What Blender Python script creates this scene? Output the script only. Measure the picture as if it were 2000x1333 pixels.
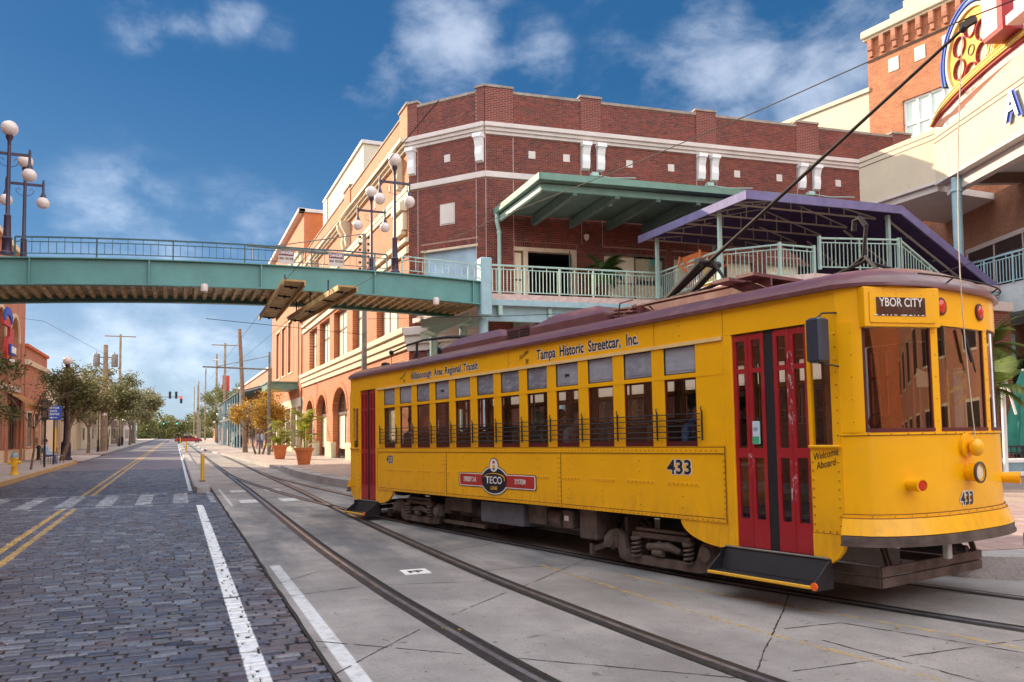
import bpy, bmesh, math, random
from mathutils import Matrix, Vector, noise as mnoise
R = math.radians
rnd = random.Random(7)
for o in list(bpy.data.objects): bpy.data.objects.remove(o)
sc = bpy.context.scene
C = sc.collection

# ------------------------------------------------------------------ camera
cd = bpy.data.cameras.new('camera'); cam = bpy.data.objects.new('camera', cd); C.objects.link(cam); sc.camera = cam
cd.sensor_width = 36.0; cd.lens = 36*1563/2000; cd.shift_y = (760.34-666.5)/2000; cd.clip_start = .05; cd.clip_end = 3000
th, pp, rr = R(22.8253), R(3.0), R(.5)
F0 = Vector((math.sin(th), math.cos(th), 0)); R0 = Vector((math.cos(th), -math.sin(th), 0)); Zv = Vector((0,0,1))
Fv = math.cos(pp)*F0+math.sin(pp)*Zv; U0 = -math.sin(pp)*F0+math.cos(pp)*Zv
Rv = math.cos(rr)*R0-math.sin(rr)*U0; Uv = math.sin(rr)*R0+math.cos(rr)*U0
cam.matrix_world = Matrix(((Rv.x,Uv.x,-Fv.x,0),(Rv.y,Uv.y,-Fv.y,0),(Rv.z,Uv.z,-Fv.z,1.75),(0,0,0,1)))

# ------------------------------------------------------------------ world, sun, exposure
SUN_EL = R(24.5); sdir = Vector((-.582*math.cos(SUN_EL), .813*math.cos(SUN_EL), math.sin(SUN_EL)))
w = bpy.data.worlds.new('World'); sc.world = w; w.use_nodes = True
nt = w.node_tree; nt.nodes.clear()
def N(t, **k):
    n = nt.nodes.new(t)
    for a, b in k.items(): setattr(n, a, b)
    return n
def math_(op, a, b=None, clamp=False):
    n = N('ShaderNodeMath', operation=op); n.use_clamp = clamp
    for i, x in enumerate((a, b)):
        if x is None: continue
        if isinstance(x, (int, float)): n.inputs[i].default_value = x
        else: nt.links.new(x, n.inputs[i])
    return n.outputs[0]
def ramp_(x, a, b):
    n = N('ShaderNodeMapRange', interpolation_type='SMOOTHSTEP'); nt.links.new(x, n.inputs[0])
    n.inputs[1].default_value = a; n.inputs[2].default_value = b; return n.outputs[0]
sky = N('ShaderNodeTexSky', sky_type='NISHITA'); sky.sun_disc = False
sky.sun_elevation = SUN_EL; sky.sun_rotation = math.atan2(sdir.x, sdir.y)
sky.air_density = 1.0; sky.dust_density = .35; sky.ozone_density = 2.5
tc = N('ShaderNodeTexCoord'); sep = N('ShaderNodeSeparateXYZ'); nt.links.new(tc.outputs['Generated'], sep.inputs[0])
def noise_(scale, detail, off, sz=2.2, dist=.6, rough=.55):
    mp = N('ShaderNodeMapping'); mp.inputs['Scale'].default_value = (1, 1, sz); mp.inputs['Location'].default_value = off
    nt.links.new(tc.outputs['Generated'], mp.inputs[0])
    n = N('ShaderNodeTexNoise'); n.inputs['Scale'].default_value = scale; n.inputs['Detail'].default_value = detail
    n.inputs['Distortion'].default_value = dist; n.inputs['Roughness'].default_value = rough
    nt.links.new(mp.outputs[0], n.inputs[0]); return n.outputs[0]
def pixdir(px, py):
    return (Fv + Rv*(px-1000)/1563 + Uv*(760.34-py)/1563).normalized()
n1 = noise_(6.0, 9, (.3,.1,.2), 1.8, .25); n2 = noise_(15, 8, (1.3,4,2), 1.6, .25, .62); n3 = noise_(2.2, 6, (5,1,3), 3.0)
# banks of cumulus lie in these directions of the sky: (direction, angular radius, strength)
fwd_d = pixdir(1000, 330)
banks = [(890,110,.13,1.0),(740,140,.09,.55),(1040,100,.09,.6),(310,30,.09,.55),(450,20,.06,.55),(545,90,.05,.35),(1390,40,.11,.75),(1430,150,.14,.75),
         (1600,180,.14,.75),(1250,170,.14,.4),(1640,40,.16,.55),(1180,10,.09,.4),(230,430,.13,.55),(480,455,.12,.45),(300,650,.22,.7),(60,660,.15,.6)]
tot = None
for px, py, r_, s_ in banks:
    d = pixdir(px, py)
    vm = N('ShaderNodeVectorMath', operation='DISTANCE'); vm.inputs[1].default_value = d
    nt.links.new(tc.outputs['Generated'], vm.inputs[0])
    x = math_('MULTIPLY', ramp_(math_('DIVIDE', vm.outputs['Value'], r_), 1.0, 0.05), s_)
    tot = x if tot is None else math_('MAXIMUM', tot, x)
vf = N('ShaderNodeVectorMath', operation='DISTANCE'); vf.inputs[1].default_value = fwd_d; nt.links.new(tc.outputs['Generated'], vf.inputs[0])
tot = math_('MAXIMUM', tot, math_('MULTIPLY', ramp_(vf.outputs['Value'], .66, .85), .95))   # broken cloud added outside the view to brighten the shade
nn = math_('ADD', math_('MULTIPLY', n1, .7), math_('MULTIPLY', n2, .3))
cl = math_('MULTIPLY', ramp_(math_('ADD', nn, math_('MULTIPLY', tot, .26)), .55, .86), ramp_(tot, .0, .45))
# thin veil low over the horizon
veil = math_('MULTIPLY', ramp_(sep.outputs[2], .34, -.02), ramp_(n3, .30, .72))
veil2 = ramp_(sep.outputs[2], .20, .0)
mix0 = N('ShaderNodeMixRGB'); mix0.blend_type = 'MULTIPLY'; mix0.inputs[0].default_value = 1
mix0.inputs[2].default_value = (.40, .62, .86, 1); nt.links.new(sky.outputs[0], mix0.inputs[1])
gr = N('ShaderNodeValToRGB'); nt.links.new(sep.outputs[2], gr.inputs[0]); ge = gr.color_ramp.elements
for k_, (p_, c_) in enumerate(((0,(.92,1.10,1.32)),(.10,(.60,.84,1.14)),(.22,(.14,.40,.77)),(.40,(.038,.235,.57)),(.75,(.03,.18,.49)))):
    e_ = ge[k_] if k_ < 2 else ge.new(p_)
    e_.position = p_; e_.color = c_+(1,)
mixg = N('ShaderNodeMixRGB'); mixg.inputs[0].default_value = .93; nt.links.new(mix0.outputs[0], mixg.inputs[1]); nt.links.new(gr.outputs[0], mixg.inputs[2]); mix0 = mixg
mixv = N('ShaderNodeMixRGB'); nt.links.new(math_('MULTIPLY', veil, .45), mixv.inputs[0])
nt.links.new(mix0.outputs[0], mixv.inputs[1]); mixv.inputs[2].default_value = (1.1, 1.4, 1.8, 1)
mixc = N('ShaderNodeMixRGB'); nt.links.new(math_('MULTIPLY', cl, math_('ADD', .125, math_('MULTIPLY', ramp_(vf.outputs['Value'], .66, .85), .62))), mixc.inputs[0])  # added cloud outside the view is thicker, as fill for the shade
nt.links.new(mixv.outputs[0], mixc.inputs[1]); mixc.inputs[2].default_value = (8.5, 8.6, 8.8, 1)
bg = N('ShaderNodeBackground'); bg.inputs[1].default_value = .12; nt.links.new(mixc.outputs[0], bg.inputs[0])
wo = N('ShaderNodeOutputWorld'); nt.links.new(bg.outputs[0], wo.inputs[0])
sl = bpy.data.lights.new('sun', 'SUN'); sl.energy = 2.0; sl.angle = R(.5); sl.color = (1, .80, .55)
so = bpy.data.objects.new('sun', sl); C.objects.link(so); so.rotation_euler = sdir.to_track_quat('Z', 'Y').to_euler()
vs = sc.view_settings; sc.display_settings.display_device = 'sRGB'; vs.view_transform = 'Standard'; vs.look = 'None'; vs.gamma = 1; vs.use_curve_mapping = False
vs.exposure = 2.0

# ------------------------------------------------------------------ mesh helpers
class MB:
    def __init__(s, X=None): s.v = []; s.f = []; s.m = []; s.mi = 0; s.X = X
    def add(s, vs, fs):
        b = len(s.v)
        if s.X is not None: vs = [s.X @ Vector(p) for p in vs]
        s.v += [tuple(p) for p in vs]; s.f += [tuple(i+b for i in f) for f in fs]; s.m += [s.mi]*len(fs); return s
    def box(s, x0, x1, y0, y1, z0, z1):
        v = [(x0,y0,z0),(x1,y0,z0),(x1,y1,z0),(x0,y1,z0),(x0,y0,z1),(x1,y0,z1),(x1,y1,z1),(x0,y1,z1)]
        return s.add(v, [(0,3,2,1),(4,5,6,7),(0,1,5,4),(1,2,6,5),(2,3,7,6),(3,0,4,7)])
    def bbox(s, x0, x1, y0, y1, z0, z1, b=.01):   # box with chamfered vertical+horizontal edges (cheap: inset front/back rings)
        xs = sorted((x0,x1)); ys = sorted((y0,y1)); zs = sorted((z0,z1))
        b = min(b, (xs[1]-xs[0])*.4, (ys[1]-ys[0])*.4, (zs[1]-zs[0])*.4)
        rings = []
        for z, k in ((zs[0], b), (zs[0]+b, 0), (zs[1]-b, 0), (zs[1], b)):
            X0, X1, Y0, Y1 = xs[0]+k, xs[1]-k, ys[0]+k, ys[1]-k
            rings.append([(X0+b,Y0,z),(X1-b,Y0,z),(X1,Y0+b,z),(X1,Y1-b,z),(X1-b,Y1,z),(X0+b,Y1,z),(X0,Y1-b,z),(X0,Y0+b,z)])
        v = [p for r in rings for p in r]; f = [tuple(range(7,-1,-1)), tuple(range(24,32))]
        for k in range(3):
            for i in range(8): j = (i+1) % 8; f.append((k*8+i, k*8+j, k*8+8+j, k*8+8+i))
        return s.add(v, f)
    def beam(s, p, q, wd, ht, up=(0,0,1)):
        p = Vector(p); q = Vector(q); d = (q-p).normalized(); u = Vector(up)
        sd = d.cross(u)
        if sd.length < 1e-4: sd = d.cross(Vector((1,0,0)))
        sd.normalize(); u = sd.cross(d)
        v = [e+sd*a*wd/2+u*b*ht/2 for e in (p, q) for a, b in ((-1,-1),(1,-1),(1,1),(-1,1))]
        return s.add(v, [(0,1,2,3),(7,6,5,4),(0,4,5,1),(1,5,6,2),(2,6,7,3),(3,7,4,0)])
    def tube(s, pts, r, n=8, cap=True):
        pts = [Vector(p) for p in pts]; rs = r if isinstance(r, (list, tuple)) else [r]*len(pts)
        v = []; f = []; prev = None
        for i, p in enumerate(pts):
            d = (pts[min(i+1, len(pts)-1)]-pts[max(i-1, 0)]).normalized()
            if prev is None: a = d.orthogonal().normalized()
            else: a = (prev-d*prev.dot(d)).normalized()
            prev = a; b = d.cross(a)
            v += [p+(a*math.cos(t)+b*math.sin(t))*rs[i] for t in (2*math.pi*k/n for k in range(n))]
        for i in range(len(pts)-1):
            for k in range(n): j = (k+1) % n; f.append((i*n+k, i*n+j, i*n+n+j, i*n+n+k))
        if cap: f.append(tuple(range(n-1,-1,-1))); m = (len(pts)-1)*n; f.append(tuple(range(m, m+n)))
        return s.add(v, f)
    def lathe(s, prof, c=(0,0,0), n=16, axis='Z'):
        v = []; f = []
        for r_, z in prof:
            for k in range(n):
                t = 2*math.pi*k/n; a, b = r_*math.cos(t), r_*math.sin(t)
                p = (a,b,z) if axis == 'Z' else ((z,a,b) if axis == 'X' else (b,z,a))
                v.append((p[0]+c[0], p[1]+c[1], p[2]+c[2]))
        for i in range(len(prof)-1):
            for k in range(n): j = (k+1) % n; f.append((i*n+k, i*n+j, i*n+n+j, i*n+n+k))
        f.append(tuple(range(n-1,-1,-1))); m = (len(prof)-1)*n; f.append(tuple(range(m, m+n)))
        return s.add(v, f)
    def sphere(s, c, r, n=14, k=8, sc_=(1,1,1)):
        prof = [(max(1e-4, math.sin(math.pi*i/k)), -math.cos(math.pi*i/k)) for i in range(k+1)]
        v = []; f = []
        for a, z in prof:
            for j in range(n): t = 2*math.pi*j/n; v.append((c[0]+r*sc_[0]*a*math.cos(t), c[1]+r*sc_[1]*a*math.sin(t), c[2]+r*sc_[2]*z))
        for i in range(k):
            for j in range(n): j2 = (j+1) % n; f.append((i*n+j, i*n+j2, i*n+n+j2, i*n+n+j))
        return s.add(v, f)
    def prism(s, poly, y0, y1):         # polygon in local x-z, extruded along y
        n = len(poly); v = [(x,y0,z) for x, z in poly]+[(x,y1,z) for x, z in poly]
        return s.add(v, [tuple(range(n)), tuple(range(2*n-1,n-1,-1))]+[(i,n+i,n+(i+1)%n,(i+1)%n) for i in range(n)])
    def slab(s, poly, z0, z1):          # polygon in x-y
        n = len(poly); v = [(x,y,z0) for x, y in poly]+[(x,y,z1) for x, y in poly]
        return s.add(v, [tuple(range(n-1,-1,-1)), tuple(range(n,2*n))]+[(i,(i+1)%n,n+(i+1)%n,n+i) for i in range(n)])
    def quad(s, a, b, c, d): return s.add([a,b,c,d], [(0,1,2,3)])
def mesh(name, mb, mats, smooth=False, ang=35):
    me = bpy.data.meshes.new(name); me.from_pydata(mb.v, [], mb.f)
    for m in (mats if isinstance(mats, (list, tuple)) else [mats]): me.materials.append(m)
    if any(mb.m): me.polygons.foreach_set('material_index', mb.m)
    me.update()
    if smooth:
        me.polygons.foreach_set('use_smooth', [True]*len(me.polygons)); me.set_sharp_from_angle(angle=R(ang))
    return me
def obj(name, mb, mats, parent=None, smooth=False, **k):
    o = bpy.data.objects.new(name, mesh(name, mb, mats, smooth) if isinstance(mb, MB) else mb); C.objects.link(o)
    if parent: o.parent = parent
    for a, b in k.items(): o[a] = b
    return o
def thing(name, label, cat, loc=(0,0,0), rz=0, group=None):
    o = bpy.data.objects.new(name, None); C.objects.link(o); o.location = loc; o.rotation_euler = (0,0,rz)
    o.empty_display_size = .3; o['label'] = label; o['category'] = cat
    if group: o['group'] = group
    return o
def tag(o, label, cat, group=None):
    o['label'] = label; o['category'] = cat
    if group: o['group'] = group
    return o
def struct(name, mb, mats, **k): return obj(name, mb, mats, kind='structure', **k)
def copy_tree(o, parent=None):
    c = o.copy(); C.objects.link(c); c.parent = parent
    for ch in list(o.children): copy_tree(ch, c)
    return c
def dup(root, loc, rz=0, label=None, scale=None, group=None):
    kids = list(root.children); c = root.copy(); C.objects.link(c); c.location = loc; c.rotation_euler = (0,0,rz)
    if label: c['label'] = label
    if group: c['group'] = group
    if scale: c.scale = (scale,)*3
    for k in kids: copy_tree(k, c)
    return c
def frame(o, u, root=(0,0,0)):          # local x along the wall (left to right seen from outside), y into the wall, z up
    u = Vector((u[0], u[1], 0)).normalized()
    return Matrix(((u.x,-u.y,0,o[0]-root[0]),(u.y,u.x,0,o[1]-root[1]),(0,0,1,(o[2] if len(o)>2 else 0)-(root[2] if len(root)>2 else 0)),(0,0,0,1)))
def text_mesh(s, size, X, bold=0, sx=1, align='CENTER', shear=0, z=0):
    cu = bpy.data.curves.new('t', 'FONT'); cu.body = s; cu.size = size; cu.align_x = align; cu.align_y = 'CENTER'; cu.offset = bold; cu.shear = shear; cu.resolution_u = 4
    o = bpy.data.objects.new('t', cu); C.objects.link(o)
    dg = bpy.context.evaluated_depsgraph_get(); me = bpy.data.meshes.new_from_object(o.evaluated_get(dg))
    bpy.data.objects.remove(o); bpy.data.curves.remove(cu)
    # text lies in x-y, put it in local x-z facing -y
    me.transform(X @ Matrix(((sx,0,0,0),(0,0,1,-z),(0,1,0,0),(0,0,0,1)))); me.materials.clear(); return me
def text(name, s, size, X, mat_, parent, **k):
    me = text_mesh(s, size, X, **k); me.materials.append(mat_); me.name = name
    o = bpy.data.objects.new(name, me); C.objects.link(o); o.parent = parent; return o

# ------------------------------------------------------------------ materials
def nm(name):
    m = bpy.data.materials.new(name); m.use_nodes = True; t = m.node_tree; b = t.nodes['Principled BSDF']; return m, t, b
class G_:                                # tiny node-graph helper
    def __init__(s, t): s.t = t
    def n(s, typ, **k):
        x = s.t.nodes.new(typ)
        for a, b in k.items(): setattr(x, a, b)
        return x
    def put(s, sock, v):
        if isinstance(v, (int, float)): sock.default_value = v
        elif isinstance(v, (tuple, list)): sock.default_value = tuple(v) if len(v) == len(sock.default_value) else tuple(v)+(1,)
        else: s.t.links.new(v, sock)
    def m(s, op, a, b=None, clamp=False):
        x = s.n('ShaderNodeMath', operation=op); x.use_clamp = clamp; s.put(x.inputs[0], a)
        if b is not None: s.put(x.inputs[1], b)
        return x.outputs[0]
    def mix(s, f, a, b, mode='MIX'):
        x = s.n('ShaderNodeMixRGB', blend_type=mode); s.put(x.inputs[0], f); s.put(x.inputs[1], a); s.put(x.inputs[2], b); return x.outputs[0]
    def noise(s, vec, scale, detail=5, rough=.6, dist=0):
        x = s.n('ShaderNodeTexNoise'); s.put(x.inputs['Vector'], vec); x.inputs['Scale'].default_value = scale
        x.inputs['Detail'].default_value = detail; x.inputs['Roughness'].default_value = rough; x.inputs['Distortion'].default_value = dist; return x.outputs[0]
    def ramp(s, x, a, b, c=0, d=1):
        n = s.n('ShaderNodeMapRange', interpolation_type='SMOOTHSTEP'); s.put(n.inputs[0], x)
        for i, v in enumerate((a, b, c, d)): n.inputs[i+1].default_value = v
        return n.outputs[0]
    def map(s, vec, scale=(1,1,1), loc=(0,0,0), rot=(0,0,0)):
        x = s.n('ShaderNodeMapping'); s.put(x.inputs[0], vec); x.inputs['Scale'].default_value = scale; x.inputs['Location'].default_value = loc
        x.inputs['Rotation'].default_value = rot; return x.outputs[0]
    def obj(s): return s.n('ShaderNodeTexCoord').outputs['Object']
    def pos(s): return s.n('ShaderNodeNewGeometry').outputs['Position']
    def bump(s, h, strength=.3, dist=.01):
        x = s.n('ShaderNodeBump'); x.inputs['Strength'].default_value = strength; x.inputs['Distance'].default_value = dist; s.put(x.inputs['Height'], h); return x.outputs[0]
    def rand(s):
        a = s.n('ShaderNodeNewGeometry').outputs['Random Per Island']; b = s.n('ShaderNodeObjectInfo').outputs['Random']
        return s.m('FRACT', s.m('ADD', a, b))
def mat(name, col, rough=.6, metal=0, var=.12, vs_=3.0, dirt=0, dirtcol=(.05,.04,.03), bump=.0, bs=60, spec=.5, streak=False, coat=0, grain=.0):
    m, t, b = nm(name); g = G_(t); v = g.obj()
    c2 = tuple(min(1, x*(1+var)) for x in col); c1 = tuple(x*(1-var) for x in col)
    n = g.noise(v, vs_, 6); c = g.mix(g.ramp(n, .3, .7), c1, c2)
    if grain: c = g.mix(g.m('MULTIPLY', g.ramp(g.noise(v, 90, 3), .35, .65), grain), c, tuple(x*.6 for x in col))
    if dirt:
        sv = g.map(v, (6,6,.5)) if streak else v
        d = g.ramp(g.noise(sv, 1.7 if streak else 5, 8, .65), .48, .80); c = g.mix(g.m('MULTIPLY', d, dirt), c, dirtcol)
        r = g.m('ADD', g.m('MULTIPLY', d, .25), rough, True); g.put(b.inputs['Roughness'], r)
    else: g.put(b.inputs['Roughness'], g.ramp(g.noise(v, vs_*2.3, 4), .2, .8, max(0, rough-.07), min(1, rough+.07)))
    g.put(b.inputs['Base Color'], c); b.inputs['Metallic'].default_value = metal; b.inputs['Specular IOR Level'].default_value = spec
    if coat: b.inputs['Coat Weight'].default_value = coat; b.inputs['Coat Roughness'].default_value = .08
    if bump: g.put(b.inputs['Normal'], g.bump(g.noise(v, bs, 4), bump, .004))
    return m
def glassmat(name, tint=(.9,.95,.95), refl=1.0, rough=.0, dark=0.0):
    m, t, b = nm(name); g = G_(t); t.nodes.remove(b); out = t.nodes['Material Output']
    gl = g.n('ShaderNodeBsdfGlossy'); gl.inputs['Roughness'].default_value = rough; gl.inputs['Color'].default_value = (1,1,1,1)
    tr = g.n('ShaderNodeBsdfTransparent'); tr.inputs['Color'].default_value = tuple(tint)+(1,)
    lw = g.n('ShaderNodeLayerWeight'); lw.inputs[0].default_value = .5; fr_o = g.m('ADD', .045, g.m('MULTIPLY', .9, g.m('POWER', lw.outputs['Facing'], 5)))
    nb = g.bump(g.noise(g.obj(), 1.3, 1), .05, .02); t.links.new(nb, gl.inputs['Normal'])
    mx = g.n('ShaderNodeMixShader'); g.put(mx.inputs[0], g.m('ADD', g.m('MULTIPLY', fr_o, refl), dark, True)); t.links.new(tr.outputs[0], mx.inputs[1]); t.links.new(gl.outputs[0], mx.inputs[2])
    t.links.new(mx.outputs[0], out.inputs[0]); return m
def brickpiece(name, cols, mortar_dirt=.3, rough=.7, paint=None, gloss=None, wear_scale=8, streak=False):
    """bricks built as geometry: every brick its own tone (random per island/object)"""
    m, t, b = nm(name); g = G_(t); p = g.pos(); r = g.rand()
    cr = g.n('ShaderNodeValToRGB'); g.put(cr.inputs[0], r); e = cr.color_ramp.elements
    for i, c in enumerate(cols):
        x = e[i] if i < 2 else e.new(i/(len(cols)-1))
        x.position = i/(len(cols)-1); x.color = tuple(c)+(1,)
    c = g.mix(g.ramp(g.noise(p, 30, 4), .35, .7, 0, .45), cr.outputs[0], tuple(x*.55 for x in cols[0]))
    c = g.mix(g.ramp(g.noise(p, .55, 4), .35, .75, 0, .35), c, tuple(x*1.35 for x in cols[len(cols)//2]))
    if streak: c = g.mix(g.ramp(g.noise(g.map(p, (2.2,2.2,.22)), 1.6, 7, .65), .50, .78, 0, .5), c, (.055,.03,.025)); c = g.mix(g.ramp(g.noise(g.map(p, (1,1,.6)), .9, 8, .7), .62, .80, 0, .45), c, (.34,.15,.10))
    if paint: c, rg = paint(g, p, c)
    g.put(b.inputs['Base Color'], c); g.put(b.inputs['Roughness'], g.ramp(g.noise(p, wear_scale, 3), .3, .7, rough-.12, rough+.12))
    g.put(b.inputs['Normal'], g.bump(g.noise(p, 45, 4), .35, .006))
    return m
def bricktex(name, c1, c2, mortar, scale=1.0, axis='x', bw=.21, bh=.075, rough=.8, ms=.012, patch=.2):
    """brick bond for walls too far away or too steeply seen for single bricks"""
    m, t, b = nm(name); g = G_(t); p = g.pos(); s = g.n('ShaderNodeSeparateXYZ'); g.put(s.inputs[0], p)
    cb = g.n('ShaderNodeCombineXYZ'); g.put(cb.inputs[0], s.outputs[1] if axis == 'y' else (s.outputs[0] if axis == 'x' else g.m('ADD', s.outputs[0], s.outputs[1]))); g.put(cb.inputs[1], s.outputs[2])
    br = g.n('ShaderNodeTexBrick'); g.put(br.inputs['Vector'], cb.outputs[0]); br.inputs['Scale'].default_value = 1
    br.inputs['Brick Width'].default_value = bw; br.inputs['Row Height'].default_value = bh; br.inputs['Mortar Size'].default_value = ms*.5; br.inputs['Mortar Smooth'].default_value = .2
    br.inputs['Color1'].default_value = c1+(1,); br.inputs['Color2'].default_value = c2+(1,); br.inputs['Mortar'].default_value = mortar+(1,)
    c = g.mix(g.ramp(g.noise(p, .8, 6), .35, .75, 0, patch), br.outputs[0], tuple(x*.5 for x in c1)); c = g.mix(g.ramp(g.noise(p, 9, 3), .4, .8, 0, .3), c, tuple(min(1, x*1.3) for x in c2))
    g.put(b.inputs['Base Color'], c); b.inputs['Roughness'].default_value = rough
    g.put(b.inputs['Normal'], g.bump(g.m('SUBTRACT', 1, br.outputs['Fac']), .5, .008)); return m

def rect_mask(g, x, y, x0, x1, y0, y1, e=.01):
    a = g.m('MULTIPLY', g.ramp(x, x0-e, x0+e), g.ramp(x, x1+e, x1-e)); b = g.m('MULTIPLY', g.ramp(y, y0-e, y0+e), g.ramp(y, y1+e, y1-e)); return g.m('MULTIPLY', a, b)
def road_paint(g, p, c):
    s = g.n('ShaderNodeSeparateXYZ'); g.put(s.inputs[0], p); x, y = s.outputs[0], s.outputs[1]
    wear = g.ramp(g.noise(p, 7, 6, .7), .33, .56); wear2 = g.ramp(g.noise(p, 3.5, 8, .75), .42, .62)
    wl = g.m('MULTIPLY', rect_mask(g, x, y, .50, .655, -6, 21.3, .008), g.m('ADD', g.m('MULTIPLY', wear, .35), .65))
    wl2 = g.m('MULTIPLY', rect_mask(g, x, y, .40, .51, 26.5, 150), .8)
    yl = g.m('ADD', rect_mask(g, x, y, -2.47, -2.36, -6, 21.6), rect_mask(g, x, y, -2.22, -2.11, -6, 21.6))
    yl2 = g.m('ADD', rect_mask(g, x, y, -2.47, -2.36, 26, 400), rect_mask(g, x, y, -2.22, -2.11, 26, 400))
    yy = g.m('MULTIPLY', g.m('ADD', yl, yl2, True), g.m('ADD', g.m('MULTIPLY', wear2, .45), .55))
    cw = rect_mask(g, x, y, -4.6, 1.0, 22.0, 25.6, .02)
    bars = g.m('GREATER_THAN', g.m('MODULO', g.m('ADD', x, 20.78), .88), .52)     # ladder bars .36 wide
    edge = g.m('ADD', rect_mask(g, x, y, -4.7, -.2, 21.55, 21.7), rect_mask(g, x, y, -4.7, -.2, 25.75, 25.9))
    cwm = g.m('MULTIPLY', g.m('ADD', g.m('MULTIPLY', cw, bars), edge, True), g.m('ADD', g.m('MULTIPLY', wear2, .45), .10))
    white = g.m('ADD', g.m('ADD', wl, wl2), cwm, True)
    c = g.mix(g.m('MULTIPLY', yy, .9), c, (.55,.33,.06)); c = g.mix(g.m('MULTIPLY', white, .93), c, (.74,.76,.78)); return c, None

M = {}
M['street_brick'] = brickpiece('street_brick', [(.034,.032,.042),(.070,.074,.100),(.090,.100,.138),(.082,.050,.058),(.125,.135,.175),(.050,.046,.062),(.20,.21,.25),(.064,.070,.096),(.098,.082,.10),(.046,.048,.068)], rough=.40, paint=road_paint)
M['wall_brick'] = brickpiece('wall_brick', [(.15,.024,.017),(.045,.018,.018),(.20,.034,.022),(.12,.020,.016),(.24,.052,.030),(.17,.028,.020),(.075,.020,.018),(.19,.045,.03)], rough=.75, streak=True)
M['mortar'] = mat('mortar', (.36,.20,.15), .9, var=.12, vs_=20)
M['bed'] = mat('joint_bed', (.022,.019,.018), .95, var=.4, vs_=8)
def far_road():
    m, t, b = nm('street_brick_far'); g = G_(t); p = g.pos(); br = g.n('ShaderNodeTexBrick'); g.put(br.inputs['Vector'], p); br.inputs['Scale'].default_value = 1
    br.inputs['Brick Width'].default_value = .225; br.inputs['Row Height'].default_value = .108; br.inputs['Mortar Size'].default_value = .008
    br.inputs['Color1'].default_value = (.10,.09,.12,1); br.inputs['Color2'].default_value = (.17,.16,.19,1); br.inputs['Mortar'].default_value = (.03,.028,.028,1)
    c = g.mix(g.ramp(g.noise(p, .35, 6), .3, .7, 0, .5), br.outputs[0], (.20,.17,.17)); c, _ = road_paint(g, p, c)
    g.put(b.inputs['Base Color'], c); b.inputs['Roughness'].default_value = .6; g.put(b.inputs['Normal'], g.bump(g.m('SUBTRACT', 1, br.outputs['Fac']), .4, .01)); return m
M['street_far'] = far_road()
def concrete(name, col, marks=None, rough=.8, dark=.48):
    m, t, b = nm(name); g = G_(t); p = g.pos()
    c = g.mix(g.ramp(g.noise(p, .7, 8, .62), .3, .72), tuple(x*(1-dark) for x in col), tuple(x*1.12 for x in col))
    c = g.mix(g.ramp(g.noise(p, 5, 7, .7), .35, .75, 0, .5), c, tuple(x*.8 for x in col))
    c = g.mix(g.ramp(g.noise(p, 38, 5, .7), .48, .66, 0, .55), c, tuple(x*.42 for x in col))
    c = g.mix(g.ramp(g.noise(p, 110, 3, .7), .50, .66, 0, .45), c, tuple(min(1, x*1.5) for x in col))
    c = g.mix(g.ramp(g.noise(g.map(p, (1,.35,1), rot=(0,0,.25)), 2.2, 9, .72), .50, .72, 0, .50), c, (col[0]*.50,col[1]*.48,col[2]*.50))
    c = g.mix(g.ramp(g.noise(g.map(p, (1,1,1), (7,3,0)), 1.1, 7, .7), .52, .74, 0, .5), c, (min(1,col[0]*1.35),min(1,col[1]*1.30),min(1,col[2]*1.22)))
    c = g.mix(g.ramp(g.noise(p, 16, 2, .5), .70, .73, 0, .75), c, (.035,.035,.04))
    c = g.mix(g.m('MULTIPLY', g.ramp(g.noise(g.map(p, (1,1,1), (2,9,0)), .45, 6, .6), .50, .70), .38), c, (col[0]*.55,col[1]*.52,col[2]*.50)); c = g.mix(g.ramp(g.noise(g.map(p, (1,1,1), (8,1,0)), 7, 2, .4, 1.5), .715, .74, 0, .55), c, (.06,.055,.055))
    if marks: c = marks(g, p, c)
    g.put(b.inputs['Base Color'], c); g.put(b.inputs['Roughness'], g.ramp(g.noise(p, 2, 4), .3, .7, rough-.18, rough)); g.put(b.inputs['Normal'], g.bump(g.noise(p, 70, 5), .4, .004)); return m
def track_marks(g, p, c):
    s = g.n('ShaderNodeSeparateXYZ'); g.put(s.inputs[0], p); x, y = s.outputs[0], s.outputs[1]
    # worn white edge stripe, oily dark bands beside each running rail
    wear = g.ramp(g.noise(p, 9, 8, .75), .30, .58)
    c = g.mix(g.m('MULTIPLY', rect_mask(g, x, y, 1.17, 1.30, -4, 11.1, .01), g.m('ADD', g.m('MULTIPLY', wear, .5), .28)), c, (.72,.74,.76))
    c = g.mix(g.m('MULTIPLY', rect_mask(g, x, y, 1.26, 1.33, 20.5, 27, .01), .6), c, (.6,.62,.64))
    oil = g.m('MULTIPLY', g.ramp(g.noise(g.map(p, (1,.25,1)), 1.3, 6), .38, .62), g.m('MULTIPLY', g.ramp(y, 7, 13), g.ramp(y, 27, 18)))
    oil2 = g.m('MULTIPLY', g.ramp(g.noise(g.map(p, (1,.3,1), (3,1,0)), 1.6, 7, .65), .40, .66), g.m('MULTIPLY', g.ramp(x, 3.7, 4.8), g.ramp(y, 5.5, 8.5)))
    c = g.mix(g.m('MULTIPLY', oil2, .55), c, (.12,.14,.16))
    return g.mix(g.m('MULTIPLY', oil, .75), c, (.075,.085,.10))
M['track_conc'] = concrete('track_concrete', (.33,.305,.29), track_marks)
M['sidewalk'] = concrete('sidewalk_concrete', (.42,.35,.31), dark=.2)
M['curb'] = concrete('curb_concrete', (.38,.36,.35), dark=.25)
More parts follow.
